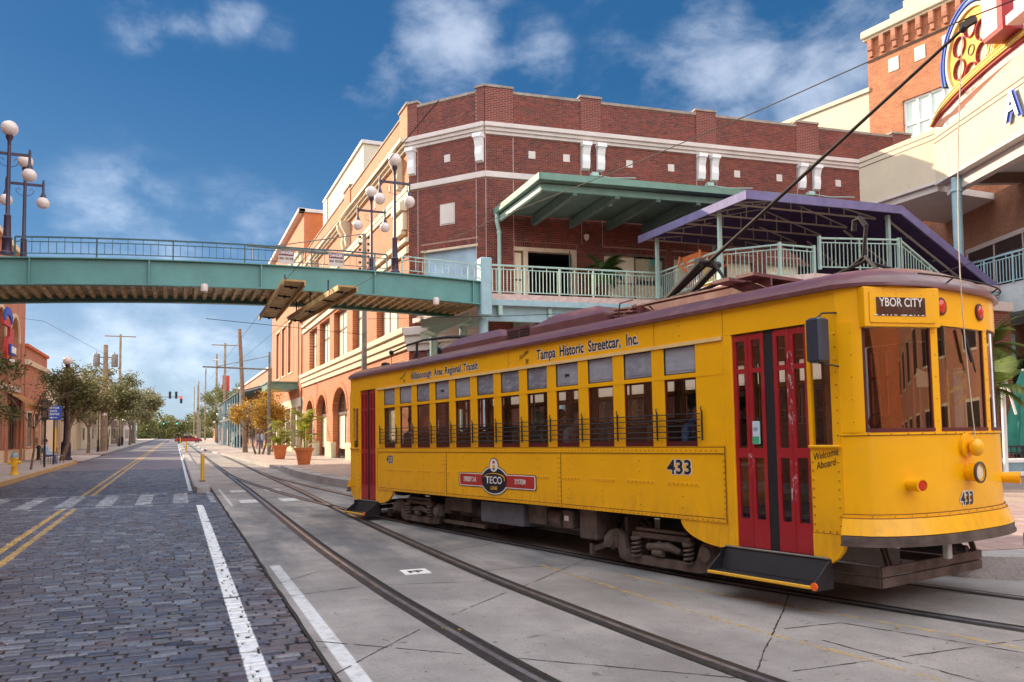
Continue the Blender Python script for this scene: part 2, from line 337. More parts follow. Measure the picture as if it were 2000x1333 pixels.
M['curb_y'] = mat('curb_worn_yellow', (.42,.28,.12), .8, dirt=.6, dirtcol=(.25,.2,.17))
M['asphalt'] = concrete('asphalt', (.09,.088,.09))
M['paver'] = brickpiece('paver_tone', [(.36,.24,.21),(.42,.30,.26),(.33,.22,.2),(.46,.34,.30)], rough=.7)
M['board'] = brickpiece('platform_paver', [(.36,.26,.21),(.42,.31,.25),(.32,.23,.2)], rough=.75)
M['ground'] = mat('ground', (.24,.21,.17), .9, var=.3, vs_=.2)
M['rail'] = mat('rail_steel', (.20,.21,.24), .34, metal=.55, var=.3, vs_=5)
M['railrust'] = mat('rail_rubber', (.022,.021,.022), .5, var=.5, vs_=8)
M['grime'] = mat('flangeway_grit', (.018,.015,.012), .95, var=.7, vs_=30, bump=.8, bs=80)
M['white'] = mat('white_paint', (.78,.78,.76), .5, var=.04)
M['cream'] = mat('cream_stone', (.62,.52,.36), .7, var=.06, vs_=1.5, dirt=.18, dirtcol=(.35,.28,.22), streak=True)
M['coping'] = mat('weathered_coping', (.30,.245,.20), .85, var=.2, vs_=2, dirt=.4, dirtcol=(.12,.09,.07))
M['creamshade'] = mat('cream_stone_shade', (.62,.55,.50), .7, var=.06, vs_=1.5, dirt=.25, dirtcol=(.35,.27,.22), streak=True)  # copy of the cream stone for shaded faces, shade tone in the colour
M['beige'] = mat('beige_stucco', (.60,.51,.37), .8, var=.05, vs_=.6, bump=.2, dirt=.08)
M['peach'] = mat('peach_stucco', (.52,.155,.06), .8, var=.12, vs_=.8, bump=.2, dirt=.15, dirtcol=(.35,.14,.08))
M['orange_b'] = mat('orange_stucco', (.52,.14,.035), .8, var=.10, vs_=.8)
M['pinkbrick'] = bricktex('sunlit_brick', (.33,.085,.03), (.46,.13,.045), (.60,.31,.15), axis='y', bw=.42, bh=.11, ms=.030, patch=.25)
M['towerbrick'] = bricktex('tower_brick', (.34,.11,.045), (.47,.17,.07), (.58,.34,.19), axis='y', bw=.30, bh=.10, patch=.6)
M['leftbrick'] = bricktex('left_brick', (.38,.14,.07), (.46,.19,.11), (.45,.28,.2), axis='y')
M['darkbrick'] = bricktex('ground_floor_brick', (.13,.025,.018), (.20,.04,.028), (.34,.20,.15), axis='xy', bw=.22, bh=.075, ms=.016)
M['teal'] = mat('teal_steel', (.09,.27,.25), .45, var=.12, vs_=1.2, dirt=.35, dirtcol=(.16,.30,.29), streak=True, coat=.15)
M['tealdk'] = mat('dark_teal_rail', (.03,.10,.11), .5, var=.15)
M['mint'] = mat('mint_steel', (.36,.52,.47), .5, var=.08, dirt=.25, dirtcol=(.25,.33,.30), streak=True)
M['ltblue'] = mat('pale_blue_steel', (.30,.47,.52), .5, var=.08, dirt=.2, dirtcol=(.2,.3,.33))
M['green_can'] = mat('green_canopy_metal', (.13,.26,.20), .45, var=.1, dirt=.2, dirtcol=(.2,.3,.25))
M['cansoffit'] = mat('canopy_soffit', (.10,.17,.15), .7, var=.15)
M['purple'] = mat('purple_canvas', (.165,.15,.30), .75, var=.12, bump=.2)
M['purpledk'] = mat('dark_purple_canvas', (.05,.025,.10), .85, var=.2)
M['deckedge'] = mat('deck_edge_pink', (.60,.46,.42), .85, var=.15, vs_=6, dirt=.5, dirtcol=(.32,.24,.2))
M['gold'] = mat('tarnished_gold_deck', (.52,.38,.19), .45, metal=.15, var=.5, vs_=4, dirt=.7, dirtcol=(.03,.025,.02))
M['wood'] = mat('trough_wood', (.50,.32,.12), .6, var=.3, vs_=3, dirt=.5, dirtcol=(.06,.04,.02))
M['black'] = mat('black_iron', (.018,.017,.022), .45, var=.3)
M['purpleiron'] = mat('dark_purple_iron', (.035,.022,.05), .4, var=.3, dirt=.3, dirtcol=(.09,.06,.1))
M['globe'] = mat('opal_globe', (.70,.60,.55), .25, var=.05, spec=.6)
M['polewood'] = mat('pole_wood', (.26,.19,.13), .85, var=.25, dirt=.3)
M['polesteel'] = mat('pole_steel', (.20,.19,.17), .5, metal=.3, var=.2)
M['darkglass'] = mat('dark_window_glass', (.025,.028,.03), .06, var=.3, spec=.9)
M['glass'] = glassmat('clear_glass', (.92,.93,.92), 1.0)
M['frontglass'] = glassmat('windshield_glass', (.70,.68,.66), 1.2, 0, .05)
M['skyglass'] = glassmat('mirror_glass', (.25,.28,.3), 3.0, .02, .28)
M['frost'] = mat('frosted_pane', (.26,.29,.34), .30, var=.18, vs_=3, spec=.6)
M['skyrefl'] = mat('painted_sky_pane', (.34,.50,.62), .06, var=.2, vs_=.7, spec=.8)  # sky reflection painted in as the pane's own blue
M['leftpeach'] = mat('muted_peach_stucco', (.42,.185,.115), .85, var=.12, vs_=.8, bump=.2, dirt=.25, dirtcol=(.25,.13,.09), streak=True)
def frostpane():
    m, t, b = nm('frosted_pane'); g = G_(t); v = g.obj(); r = g.rand(); c = g.mix(r, (.17,.20,.25), (.33,.37,.43)); c = g.mix(g.ramp(g.noise(g.map(v, (2,2,5)), 2.5, 6), .42, .70, 0, .55), c, (.42,.46,.52)); c = g.mix(g.ramp(g.noise(v, 9, 5), .55, .75, 0, .4), c, (.12,.13,.15))
    g.put(b.inputs['Base Color'], c); b.inputs['Roughness'].default_value = .22; b.inputs['Specular IOR Level'].default_value = .8; return m
M['frost'] = frostpane()
M['curtain'] = mat('pale_curtain', (.78,.70,.50), .8, var=.1, vs_=2)
M['frame_br'] = mat('bronze_frame', (.13,.075,.05), .5, var=.2)
M['frame_cr'] = mat('cream_frame', (.62,.50,.36), .6, var=.1)
M['terracotta'] = mat('terracotta', (.55,.17,.055), .7, var=.1, vs_=4, dirt=.15)
M['redsign'] = mat('sign_red', (.45,.03,.02), .5); M['bluesign'] = mat('sign_blue', (.02,.08,.42), .5, var=.05)
M['yellowp'] = mat('yellow_paint', (.80,.45,.03), .5, var=.06, dirt=.25, dirtcol=(.4,.22,.05))
M['bluegrey'] = mat('bluegrey_paint', (.20,.30,.34), .6)
M['skin'] = mat('skin', (.52,.31,.22), .6); M['hair'] = mat('dark_hair', (.03,.02,.015), .7)
M['denim'] = mat('denim', (.08,.12,.25), .9); M['darkcloth'] = mat('dark_cloth', (.03,.03,.035), .9); M['greycloth'] = mat('grey_cloth', (.22,.22,.24), .9); M['bluecloth'] = mat('light_blue_cloth', (.35,.5,.7), .9); M['redcloth'] = mat('red_cloth', (.5,.06,.04), .9)
# ================================================================== THE SETTING: ground, street, track, pavements
def inpoly(x, y, P):
    c = False; n = len(P)
    for i in range(n):
        x1, y1 = P[i]; x2, y2 = P[i-1]
        if (y1 > y) != (y2 > y) and x < (x2-x1)*(y-y1)/(y2-y1)+x1: c = not c
    return c
def pix(x, y, z):
    d = Vector((x,y,z-1.75)); k = d.dot(Fv)
    return (1000+1563*d.dot(Rv)/k, 760.34-1563*d.dot(Uv)/k) if k > .1 else (-9999, 0)
def spline(P, n=8):
    out = []; P = [Vector(p) for p in P]
    for i in range(len(P)-1):
        p0, p1, p2, p3 = P[max(i-1,0)], P[i], P[i+1], P[min(i+2,len(P)-1)]
        for k in range(n):
            t = k/n; out.append(.5*((2*p1)+(p2-p0)*t+(2*p0-5*p1+4*p2-p3)*t*t+(3*p1-p0-3*p2+p3)*t**3))
    out.append(P[-1]); return out
def ribbon(mb, pts, a, b, z, z2=None):
    v = []; f = []
    for i, p in enumerate(pts):
        d = (pts[min(i+1,len(pts)-1)]-pts[max(i-1,0)]).normalized(); n_ = Vector((-d.y, d.x))
        v += [(p.x+n_.x*a, p.y+n_.y*a, z), (p.x+n_.x*b, p.y+n_.y*b, z if z2 is None else z2)]
    f = [(2*i, 2*i+1, 2*i+3, 2*i+2) for i in range(len(pts)-1)]
    mb.add(v, f)
g0 = MB(); g0.box(-900, 900, -300, 1800, -1.0, -.06); struct('ground', g0, M['ground'])
g1 = MB(); g1.box(-60, 60, -30, 420, -.05, -.026); struct('asphalt_base', g1, M['asphalt'])
road = MB(); road.quad((-5.45,44,0),(1.07,44,0),(1.07,420,0),(-5.45,420,0)); road_o = struct('street', road, M['street_far'])
bed = MB(); bed.quad((-5.45,-12,-.018),(1.09,-12,-.018),(1.09,44,-.018),(-5.45,44,-.018)); obj('joint_bed', bed, M['bed'], road_o)
# the street bricks, laid in rows across the street
bricks = []; y = 1.4; row = 0
while y < 44:
    x = -5.44+(row % 2)*.114+rnd.uniform(-.03,.03); wob = .012*math.sin(y*1.7)
    pitch = .108 if rnd.random() > .03 else .118
    while x < 1.0:
        L = .222*rnd.uniform(.93,1.05); cut = x+L > 1.055
        if cut: L = 1.07-x
        if rnd.random() > .004: bricks.append((x+L/2, y+.010*math.sin(x*1.3+y*.4)+rnd.uniform(-.006,.006), L-rnd.uniform(.010,.028), (.099 if pitch < .11 else .104)-rnd.uniform(.004,.014), rnd.gauss(0,.022), rnd.gauss(0,.0035)+.004*mnoise.noise(Vector((x*.8,y*.8,0))), rnd.gauss(0,.012), rnd.gauss(0,.016), cut))
        x += L
    y += pitch; row += 1
def brick_geo(L, W, dz=0, tx=0, ty=0, e=.008):
    a, b = L/2, W/2; e = min(e, W*.2)
    v = [(-a,-b,-.03),(a,-b,-.03),(a,b,-.03),(-a,b,-.03),(-a,-b,-.009),(a,-b,-.009),(a,b,-.009),(-a,b,-.009)]+[(sx*(a-e), sy*(b-e), sx*(a-e)*ty+sy*(b-e)*tx) for sx, sy in ((-1,-1),(1,-1),(1,1),(-1,1))]
    f = [(8,9,10,11)]+[(4+i,4+(i+1)%4,8+(i+1)%4,8+i) for i in range(4)]+[(i,(i+1)%4,4+(i+1)%4,4+i) for i in range(4)]
    return v, f
vis = []
for i, b in enumerate(bricks):
    px, py = pix(b[0], b[1], 0)
    if 0 < px < 2000 and py < 1340 and not b[8]: vis.append((b[1]*b[1]+b[0]*b[0], i))
near = set(i for _, i in sorted(vis)[:300]); stuffb = MB()
variants = []
for k in range(14):
    mb = MB(); v, f = brick_geo(.222*rnd.uniform(.88,.98), rnd.uniform(.086,.097), 0, rnd.gauss(0,.10), rnd.gauss(0,.012), rnd.uniform(.007,.013)); mb.add(v, f); variants.append(mesh('brick', mb, M['street_brick']))
for i, b in enumerate(bricks):
    if i in near:
        o = bpy.data.objects.new('brick', rnd.choice(variants)); C.objects.link(o); o.parent = road_o; o.location = (b[0], b[1], b[5]); o.rotation_euler = (0,0,b[4])
    else:
        v, f = brick_geo(b[2], b[3], 0, b[6]*6, b[7]); c, s = math.cos(b[4]), math.sin(b[4])
        stuffb.add([(b[0]+p[0]*c-p[1]*s, b[1]+p[0]*s+p[1]*c, p[2]+b[5]) for p in v], f)
obj('street_bricks', stuffb, M['street_brick'], road_o, kind='stuff')
# concrete track bed with its joints
tb = MB(); tb.quad((1.09,-12,0),(60,-12,0),(60,420,0),(1.09,420,0)); track = struct('track_bed', tb, M['track_conc'])
jm = MB()
def joint(p, q, wd=.014):
    p = Vector(p); q = Vector(q); n_ = max(6, int((q-p).length*14)); sd = rnd.uniform(0, 50)
    pts = [p.lerp(q, i/n_)+Vector((rnd.uniform(-.005,.005)+.016*mnoise.noise(Vector((sd,i*.12,0))), rnd.uniform(-.005,.005)+.016*mnoise.noise(Vector((sd+9,i*.12,0))))) for i in range(n_+1)]
    for i in range(n_):
        if rnd.random() < .05: continue
        h = wd*rnd.uniform(.18,.62); ribbon(jm, pts[i:i+2], -h, h, .003)
for p, q in [((6.2,6.95),(3.75,4.6)),((5.3,9.83),(3.62,8.35)),((3.35,8.15),(2.45,7.36)),((2.02,6.95),(1.1,5.95)),((1.1,8.95),(2.0,9.13)),((2.25,9.12),(3.45,8.84)),((1.12,6.93),(2.1,6.06)),((2.3,5.9),(4.2,4.2)),((4.93,5.63),(5.55,5.59)),((5.55,5.59),(6.3,3.7)),
             ((4.95,5.2),(5.15,3.7)),((4.05,4.64),(6.9,4.5)),((1.72,10.4),(1.1,9.7)),((1.1,13.6),(2.0,13.8)),((2.3,14.1),(3.4,14.2)),((1.1,17.0),(2.05,17.1)),((2.25,17.1),(3.35,17.2)),((3.6,9.5),(4.8,9.5)),((3.7,11.3),(4.9,11.9)),((1.1,20.8),(5.4,21)),((1.1,24.7),(4.9,24.9)),((1.1,30),(4.5,30)),((1.1,36),(4.5,36)),((1.1,43),(4.5,43)),((1.36,-4),(1.36,3.5)),((6.3,8.6),(7.6,9.2)),((5.2,12.6),(6.9,12.9)),((7.5,6.3),(9.6,3.0))]: joint(p, q)
obj('slab_joint', jm, M['bed'], track)
em = MB(); ribbon(em, [Vector((1.085+rnd.uniform(-.008,.008), -6+i*.5)) for i in range(101)], -.015, .02, .002); obj('edge_joint', em, M['bed'], track)
pj = MB()
for a in (21.3, 25.2):
    for x in (1.55, 2.55): pj.quad((x,a,.002),(x+.45,a,.002),(x+.45,a+1.0,.002),(x,a+1.0,.002))
obj('crossing_bar', pj, mat('worn_white_bar', (.50,.50,.50), .7, var=.3, vs_=8), track)
fy = MB(); 
for P_ in [[(4.42,9.6),(4.48,8.5),(4.57,6.9),(4.70,5.56),(4.85,4.6),(5.0,3.2)],[(5.0,8.6),(5.28,7.3),(5.61,6.3),(5.94,5.34),(6.2,4.3),(6.5,3)]]: ribbon(fy, spline(P_), -.035, .035, .0022)
fm, ft, fb = nm('faded_yellow'); fg = G_(ft); fp = fg.pos(); fa = fg.m('MULTIPLY', fg.ramp(fg.noise(fp, 6, 6, .7), .36, .62), .55)
fb.inputs['Base Color'].default_value = (.60,.42,.14,1); fg.put(fb.inputs['Alpha'], fa); fb.inputs['Roughness'].default_value = .8
obj('faded_line', fy, fm, track)
A_ = spline([(2.10,420),(2.10,100),(2.09,40),(2.10,25),(2.06,13.8),(2.12,9.6),(2.21,7.5),(2.37,5.2),(2.6,3.2),(2.95,1),(3.6,-2),(4.6,-6)], 10)
B_ = spline([(3.53,420),(3.53,100),(3.50,40),(3.50,25),(3.46,20),(3.46,13.8),(3.50,9.6),(3.60,7.4),(3.76,5.0),(4.0,3.1),(4.38,.9),(5.0,-2.1),(6.0,-6)], 10)
C_ = spline([(2.10,37),(2.22,33),(2.55,28),(3.0,23),(3.35,20.2),(3.70,17.8),(4.07,15.5),(4.55,13),(5.08,10.6),(5.62,8.3),(6.2,6.4),(6.75,4.8),(7.5,2.9),(8.7,.4),(10.5,-3)], 10)
D_ = []
for i, p in enumerate(C_):
    d = (C_[min(i+1,len(C_)-1)]-C_[max(i-1,0)]).normalized(); D_.append(Vector((p.x-d.y*1.435, p.y+d.x*1.435)))
for P_, s_ in ((A_,1),(B_,-1),(C_,1),(D_,-1)):
    r_ = MB(); r_.mi = 0; ribbon(r_, P_, -.026, .026, .010); ribbon(r_, P_, .026, .028, .010, .0); ribbon(r_, P_, -.028, -.026, 0, .010)
    r_.mi = 1; ribbon(r_, P_, -.11, -.028, .0045); ribbon(r_, P_, .028, .11, .0045)
    r_.mi = 2; ribbon(r_, P_, (.07 if s_ > 0 else -.12), (.12 if s_ > 0 else -.07), .0065)
    obj('rail', r_, [M['rail'], M['railrust'], M['grime']], track)
fpz = MB(); fpz.X = Matrix.Translation((2.79,9.80,0)) @ Matrix.Rotation(R(-2), 4, 'Z'); fpz.box(-.165,.165,-.17,.17,.0,.008)
fpo = tag(obj('marker_plate', fpz, M['white']), 'small white square marker plate reading FP set in the concrete between the rails', 'marker plate'); 
text('marking', 'FP', .2, Matrix.Translation((2.79,9.78,.0085)) @ Matrix.Rotation(R(-90),4,'X'), M['black'], fpo, bold=.01)
# left pavement, broken by the side street
def pavement(name, P, z, m_, kerb=None, km=None, kw=.16):
    mb = MB(); mb.slab(P, -.02, z); o = struct(name, mb, m_)
    if kerb:
        k = MB(); pts = spline(kerb, 6); ribbon(k, pts, 0, kw, z+.004); ribbon(k, pts, -.02, 0, -.01, z+.004); ribbon(k, pts, kw, kw+.002, z+.004, z-.02); obj('curb', k, km or M['curb'], o)
    return o
pavement('left_sidewalk', [(-9.3,-14),(-5.47,-14),(-5.47,52),(-5.52,55.5),(-5.8,57.8),(-6.6,59.2),(-9.3,59.8)], .15, M['sidewalk'], [(-5.47,-14),(-5.47,20),(-5.47,52),(-5.52,55.5),(-5.8,57.8),(-6.6,59.2),(-9.3,59.8)], M['curb_y'])
pavement('left_far_sidewalk', [(-9.5,76.5),(-6.4,76.5),(-5.7,77.5),(-5.55,80),(-5.8,150),(-6.2,420),(-40,420),(-40,76.5)], .15, M['sidewalk'], [(-6.4,76.5),(-5.7,77.5),(-5.55,80),(-5.8,150),(-6.2,420)])
pavement('side_street_apron', [(-40,59.9),(-9.4,59.9),(-6.7,59.3),(-5.6,60.2),(-5.6,76.3),(-40,76.3)], .02, M['sidewalk'])
KR = [(2.9,420),(2.73,120),(2.86,88),(3.46,70.7),(3.96,57.5),(4.23,47.4),(4.6,38.9)]
o_rs = pavement('right_sidewalk', [(60,420)]+KR+[(60,38.9)], .15, M['sidewalk'], KR)
o_rs.children[0]['kind'] = 'structure'
PLt = [(4.55,38.6),(4.42,34),(4.5,30.4),(4.75,27),(5.05,25),(5.5,22),(5.92,19.8),(6.27,17.7),(6.78,15.3),(7.42,11.8),(8.08,8.5),(8.42,6.95),(8.95,6.3),(12,4.6),(18,2.2),(30,-2)]
plat = pavement('platform', PLt+[(60,-2),(60,38.6)], .25, M['curb'], PLt, None, .18)
tiles = MB(); ntile = 0; tm_ = []
for k in range(4):
    mb = MB(); mb.bbox(-.222,.222,-.222,.222,0,.012,.006); tm_.append(mesh('paver', mb, M['paver']))
ca, sa = math.cos(R(-11)), math.sin(R(-11))
cand = []
for i in range(-60, 90):
    for j in range(-40, 110):
        lx, ly = i*.455+(j % 2)*.0, j*.455; x, y = 6+lx*ca-ly*sa, 3+lx*sa+ly*ca
        if y > 38 or y < 2.5 or x > 19 or x > 5+ (y-2)*1.2+6: continue
        if all(inpoly(x+a, y+b, PLt+[(60,-2),(60,38.6)]) for a, b in ((-.45,0),(.3,0),(0,-.42),(0,.3),(-.35,-.35))): cand.append((x, y))
cand.sort(key=lambda p: abs(p[0]-11)+abs(p[1]-7.5) if p[0] > 7.5 else 99+p[1])
for k, (x, y) in enumerate(cand):
    if k < 260:
        o = bpy.data.objects.new('paver', rnd.choice(tm_)); C.objects.link(o); o.parent = plat; o.location = (x, y, .2505); o.rotation_euler = (0,0,R(-11))
    else:
        mb = tiles; mb.X = Matrix.Translation((x,y,.2505)) @ Matrix.Rotation(R(-11),4,'Z'); mb.box(-.222,.222,-.222,.222,0,.012)
tiles.X = None; obj('pavers', tiles, M['board'], plat, kind='stuff')
# median strip beside the track
md = MB(); md.bbox(.55,1.03,26.2,147,-.02,.16,.03); md.slab([(.62,25.6),(.96,25.6),(1.03,26.2),(.55,26.2)], -.02, .159)
tag(obj('median', md, M['curb']), '', ''); md_o = bpy.data.objects['median']; del md_o['label'], md_o['category']; md_o['kind'] = 'structure'
def bollard(loc, label):
    t = thing('bollard', label, 'bollard', loc, group='yellow bollards on the median curb')
    b = MB(); b.lathe([(.062,0),(.062,.86),(.058,.90),(.0,.93)], n=14); obj('post', b, M['yellowp'], t, True)
    b = MB(); b.lathe([(.10,0),(.10,.02),(.065,.03)], n=14); obj('base_ring', b, M['black'], t, True); return t
b1 = bollard((.86,28.8,.16), 'yellow bollard near the near end of the median curb')
dup(b1, (.92,75.5,.16), label='smaller yellow bollard farther along the median curb, left of the track')
dup(b1, (.80,140,.16), label='farthest tiny yellow bollard at the end of the median curb')

# ================================================================== THE STREETCAR
TL = 11.687; t2 = Vector((.19595,-.98061)); n2 = Vector((.98061,.19595)); PIT = R(.83)
A0 = Vector((3.49,17.2)); MID = A0+t2*TL/2+n2*1.3
tram = thing('streetcar', 'yellow double truck streetcar number 433 with maroon roof and red folding doors', 'streetcar', (MID.x, MID.y, 0))
tram.matrix_world = Matrix.Translation((MID.x,MID.y,0)) @ Matrix(((t2.x,n2.x,0,0),(t2.y,n2.y,0,0),(0,0,1,0),(0,0,0,1))) @ Matrix.Rotation(-PIT, 4, 'Y')
TM = Matrix.Translation((-TL/2,-1.3,0))     # child design coordinates: x from rear corner, y inward from near side (0..2.6), z up
W_ = 2.6; BU = .52
def paintmat():
    m = mat('streetcar_yellow', (.95,.475,.0), .34, var=.04, vs_=1.2, dirt=.10, dirtcol=(.60,.25,.0), coat=.10, bump=.16, bs=2.2)
    t = m.node_tree; b = t.nodes['Principled BSDF']; g = G_(t); c0 = b.inputs['Base Color'].links[0].from_socket; v = g.obj(); sp_ = g.n('ShaderNodeSeparateXYZ'); g.put(sp_.inputs[0], v)
    low = g.m('MULTIPLY', g.ramp(sp_.outputs[2], 1.05, .66), g.ramp(g.noise(g.map(v, (4,4,1)), 3, 7, .7), .38, .66)); st = g.ramp(g.noise(g.map(v, (16,16,.7)), 1.2, 6, .6), .60, .80)
    c = g.mix(g.m('MULTIPLY', low, .26), c0, (.30,.14,.02)); c = g.mix(g.m('MULTIPLY', st, .16), c, (.55,.23,.0)); g.put(b.inputs['Base Color'], c); return m
M['ty'] = paintmat(); M['tyr'] = mat('shaded_rivet_yellow', (.55,.23,.0), .4, var=.2); M['seam'] = mat('panel_seam_dirt', (.16,.07,.012), .7, var=.4)  # rivet yellow is darkened so its colour carries the rivets' shading
M['tmaroon'] = mat('maroon_roof', (.13,.045,.05), .38, var=.15, vs_=1.5, dirt=.4, dirtcol=(.24,.12,.11), coat=.2)
M['tred'] = mat('door_red', (.36,.012,.020), .4, var=.08, dirt=.06, dirtcol=(.6,.35,.35), coat=.2)
M['sashred'] = mat('sash_maroon', (.10,.012,.014), .5); M['trub'] = mat('door_rubber', (.012,.012,.016), .6)
M['tin'] = mat('inner_varnished_wood', (.40,.15,.035), .35, var=.3, vs_=6); M['tinc'] = mat('inner_ceiling', (.42,.34,.24), .6)
M['undr'] = mat('undercarriage_grime', (.10,.075,.062), .75, var=.4, vs_=4, dirt=.5, dirtcol=(.19,.13,.10), bump=.4)
M['undk'] = mat('undercarriage_dark', (.022,.018,.018), .8, var=.3); M['gbox'] = mat('grey_equipment_box', (.10,.11,.13), .5, var=.25, vs_=5, dirt=.4)
fm2, ft2, fb2 = nm('backlit_frosted_pane'); fg2 = G_(ft2); ftl = fg2.n('ShaderNodeBsdfTranslucent'); ftl.inputs[0].default_value = (.85,.82,.75,1); ft2.links.new(ftl.outputs[0], ft2.nodes['Material Output'].inputs[0]); M['frost2'] = fm2
M['ink'] = mat('lettering_ink', (.012,.014,.028), .5); M['outl'] = mat('lettering_outline', (.78,.77,.72), .5)
M['dripc'] = mat('drip_rail', (.85,.60,.25), .35, var=.06); M['leather'] = mat('seat_leather', (.10,.035,.018), .5); M['redlens'] = mat('red_lens', (.65,.02,.01), .15, spec=.8)
M['orlens'] = mat('orange_reflector', (.9,.14,.01), .3); M['brass'] = mat('brass', (.45,.32,.12), .35, metal=.8)
def tp(name, mb, m_, parent=None, smooth=False, **k):
    mb.v = [tuple(TM @ Vector(p)) for p in mb.v]; return obj(name, mb, m_, parent or tram, smooth, **k)
def fb(l, B=BU): x = min(1, abs(l-W_/2)/(W_/2)); return B*math.sqrt(max(0, 1-x**2.6))
def front_pts(l0, l1, n, off=0.0, B=BU):
    out = []
    for i in range(n+1):
        l = l0+(l1-l0)*i/n; e = .004; s = TL+fb(l, B)
        ds = (fb(min(W_-1e-4, l+e), B)-fb(max(1e-4, l-e), B)); nx, ny = 2*e, -ds; q = math.hypot(nx, ny)
        out.append((s+off*nx/q, l+off*ny/q))
    return out
def curved(mb, l0, l1, n, z0, z1, off0=0, th_=.04, off1=None, end=1):
    a = front_pts(l0, l1, n, off0); a2 = front_pts(l0, l1, n, off0 if off1 is None else off1); b = front_pts(l0, l1, n, off0-th_)
    v = []; f = []
    for i in range(n+1): v += [(a[i][0],a[i][1],z0),(a2[i][0],a2[i][1],z1),(b[i][0],b[i][1],z1),(b[i][0],b[i][1],z0)]
    for i in range(n):
        for k in range(4): j = (k+1) % 4; f.append((i*4+k, i*4+j, i*4+4+j, i*4+4+k))
    f += [(3,2,1,0), (n*4,n*4+1,n*4+2,n*4+3)]
    if end < 0: v = [(TL-p[0], p[1], p[2]) for p in v]; f = [tuple(reversed(q)) for q in f]
    return mb.add(v, f)
def rivets(pts, mb, r=.0115, ax='y', h=.006):
    for p in pts:
        x, y, z = p
        if ax == 'y': mb.lathe([(r,0),(r*.75,-h*.7),(r*.1,-h)], (x,y,z), 6, 'Y')
# sides
for side in (0, 1):
    y0, y1 = (0, .045) if side == 0 else (W_-.045, W_)
    out = -1 if side == 0 else 1
    yo = 0 if side == 0 else W_
    b = MB(); b.box(1.33,10.30,y0,y1,.67,1.50)
    # quarter round skirts by the door wells
    for xc, xe in ((9.60,10.30),(2.02,1.33)):
        arc = [(xe,.67),(xc,.67)]+[(xc+(xe-xc)*(1-math.cos(t)) if True else 0, .67-.27*math.sin(t)) for t in (R(a) for a in range(10,91,10))]
        if xe < xc: arc = arc[::-1]
        b.prism(arc, y0+.006*(1 if side == 0 else -1), y1)
    tp('side_panel', b, M['ty'])
    b = MB(); b.box(0.0,TL,y0,y1,2.70,2.985); tp('letter_board', b, M['ty'])
    b = MB()
    yy = yo+out*.018; a_, c_ = sorted((yy, yo))
    b.box(1.36,10.298,a_,c_,2.657,2.699); tp('drip_rail', b, M['dripc'])
    b = MB(); b.box(1.34,10.29,min(yo+out*.008,yo),max(yo+out*.008,yo),1.425,1.485); b.box(1.34,10.29,min(yo+out*.006,yo),max(yo+out*.006,yo),.672,.712)
    for s_ in (4.11, 7.33): b.box(s_-.035,s_+.035,min(yo+out*.005,yo),max(yo+out*.005,yo),.713,1.424)
    tp('belt_strip', b, M['ty'])
    if side == 0:
        rv = MB(); P_ = [(1.4+i*.075,-.006,.69) for i in range(118)]+[(1.4+i*.075,-.008,1.455) for i in range(118)]
        for s_ in (4.085,4.135,7.305,7.355,10.27): P_ += [(s_,-.005,.76+i*.065) for i in range(10)]
        for i in range(12): P_ += [(1.9+.704*i,0,.80),(1.9+.704*i,0,.93),(1.9+.704*i,0,1.20),(1.9+.704*i,0,1.33),(1.9+.704*i+.02,0,2.78),(1.9+.704*i+.02,0,2.90)]
        for i in range(12):
            P_ += [(1.70+.704*i+k*.07,-.004,1.075) for k in range(7)]
        rivets(P_, rv); tp('rivets', rv, M['tyr'], kind='stuff'); rv = MB()
        for i in range(12): rv.bbox(1.66+.704*i,1.66+.704*i+.50,-.004,0,1.055,1.095,.002)
        tp('battens', rv, M['ty'], kind='stuff')
sm = MB()
for s_ in (4.148, 7.368): sm.box(s_,s_+.006,-.0062,0,.672,1.43)
for z_ in (1.418, 1.488, .7145): sm.box(1.34,10.29,-.0085,0,z_,z_+.005)
for s_ in (1.338, 10.288): sm.box(s_,s_+.006,-.009,0,.672,1.50)
for s_ in (2.9, 6.1, 9.25, 10.31): sm.box(s_,s_+.005,-.002,0,2.705,2.98)
sm.box(1.34,10.29,-.002,0,2.985,2.992); sm.box(11.352,11.357,-.002,0,.66,1.47); sm.box(11.36,11.68,-.002,0,.664,.669)
tp('panel_seams', sm, M['seam'], kind='stuff')
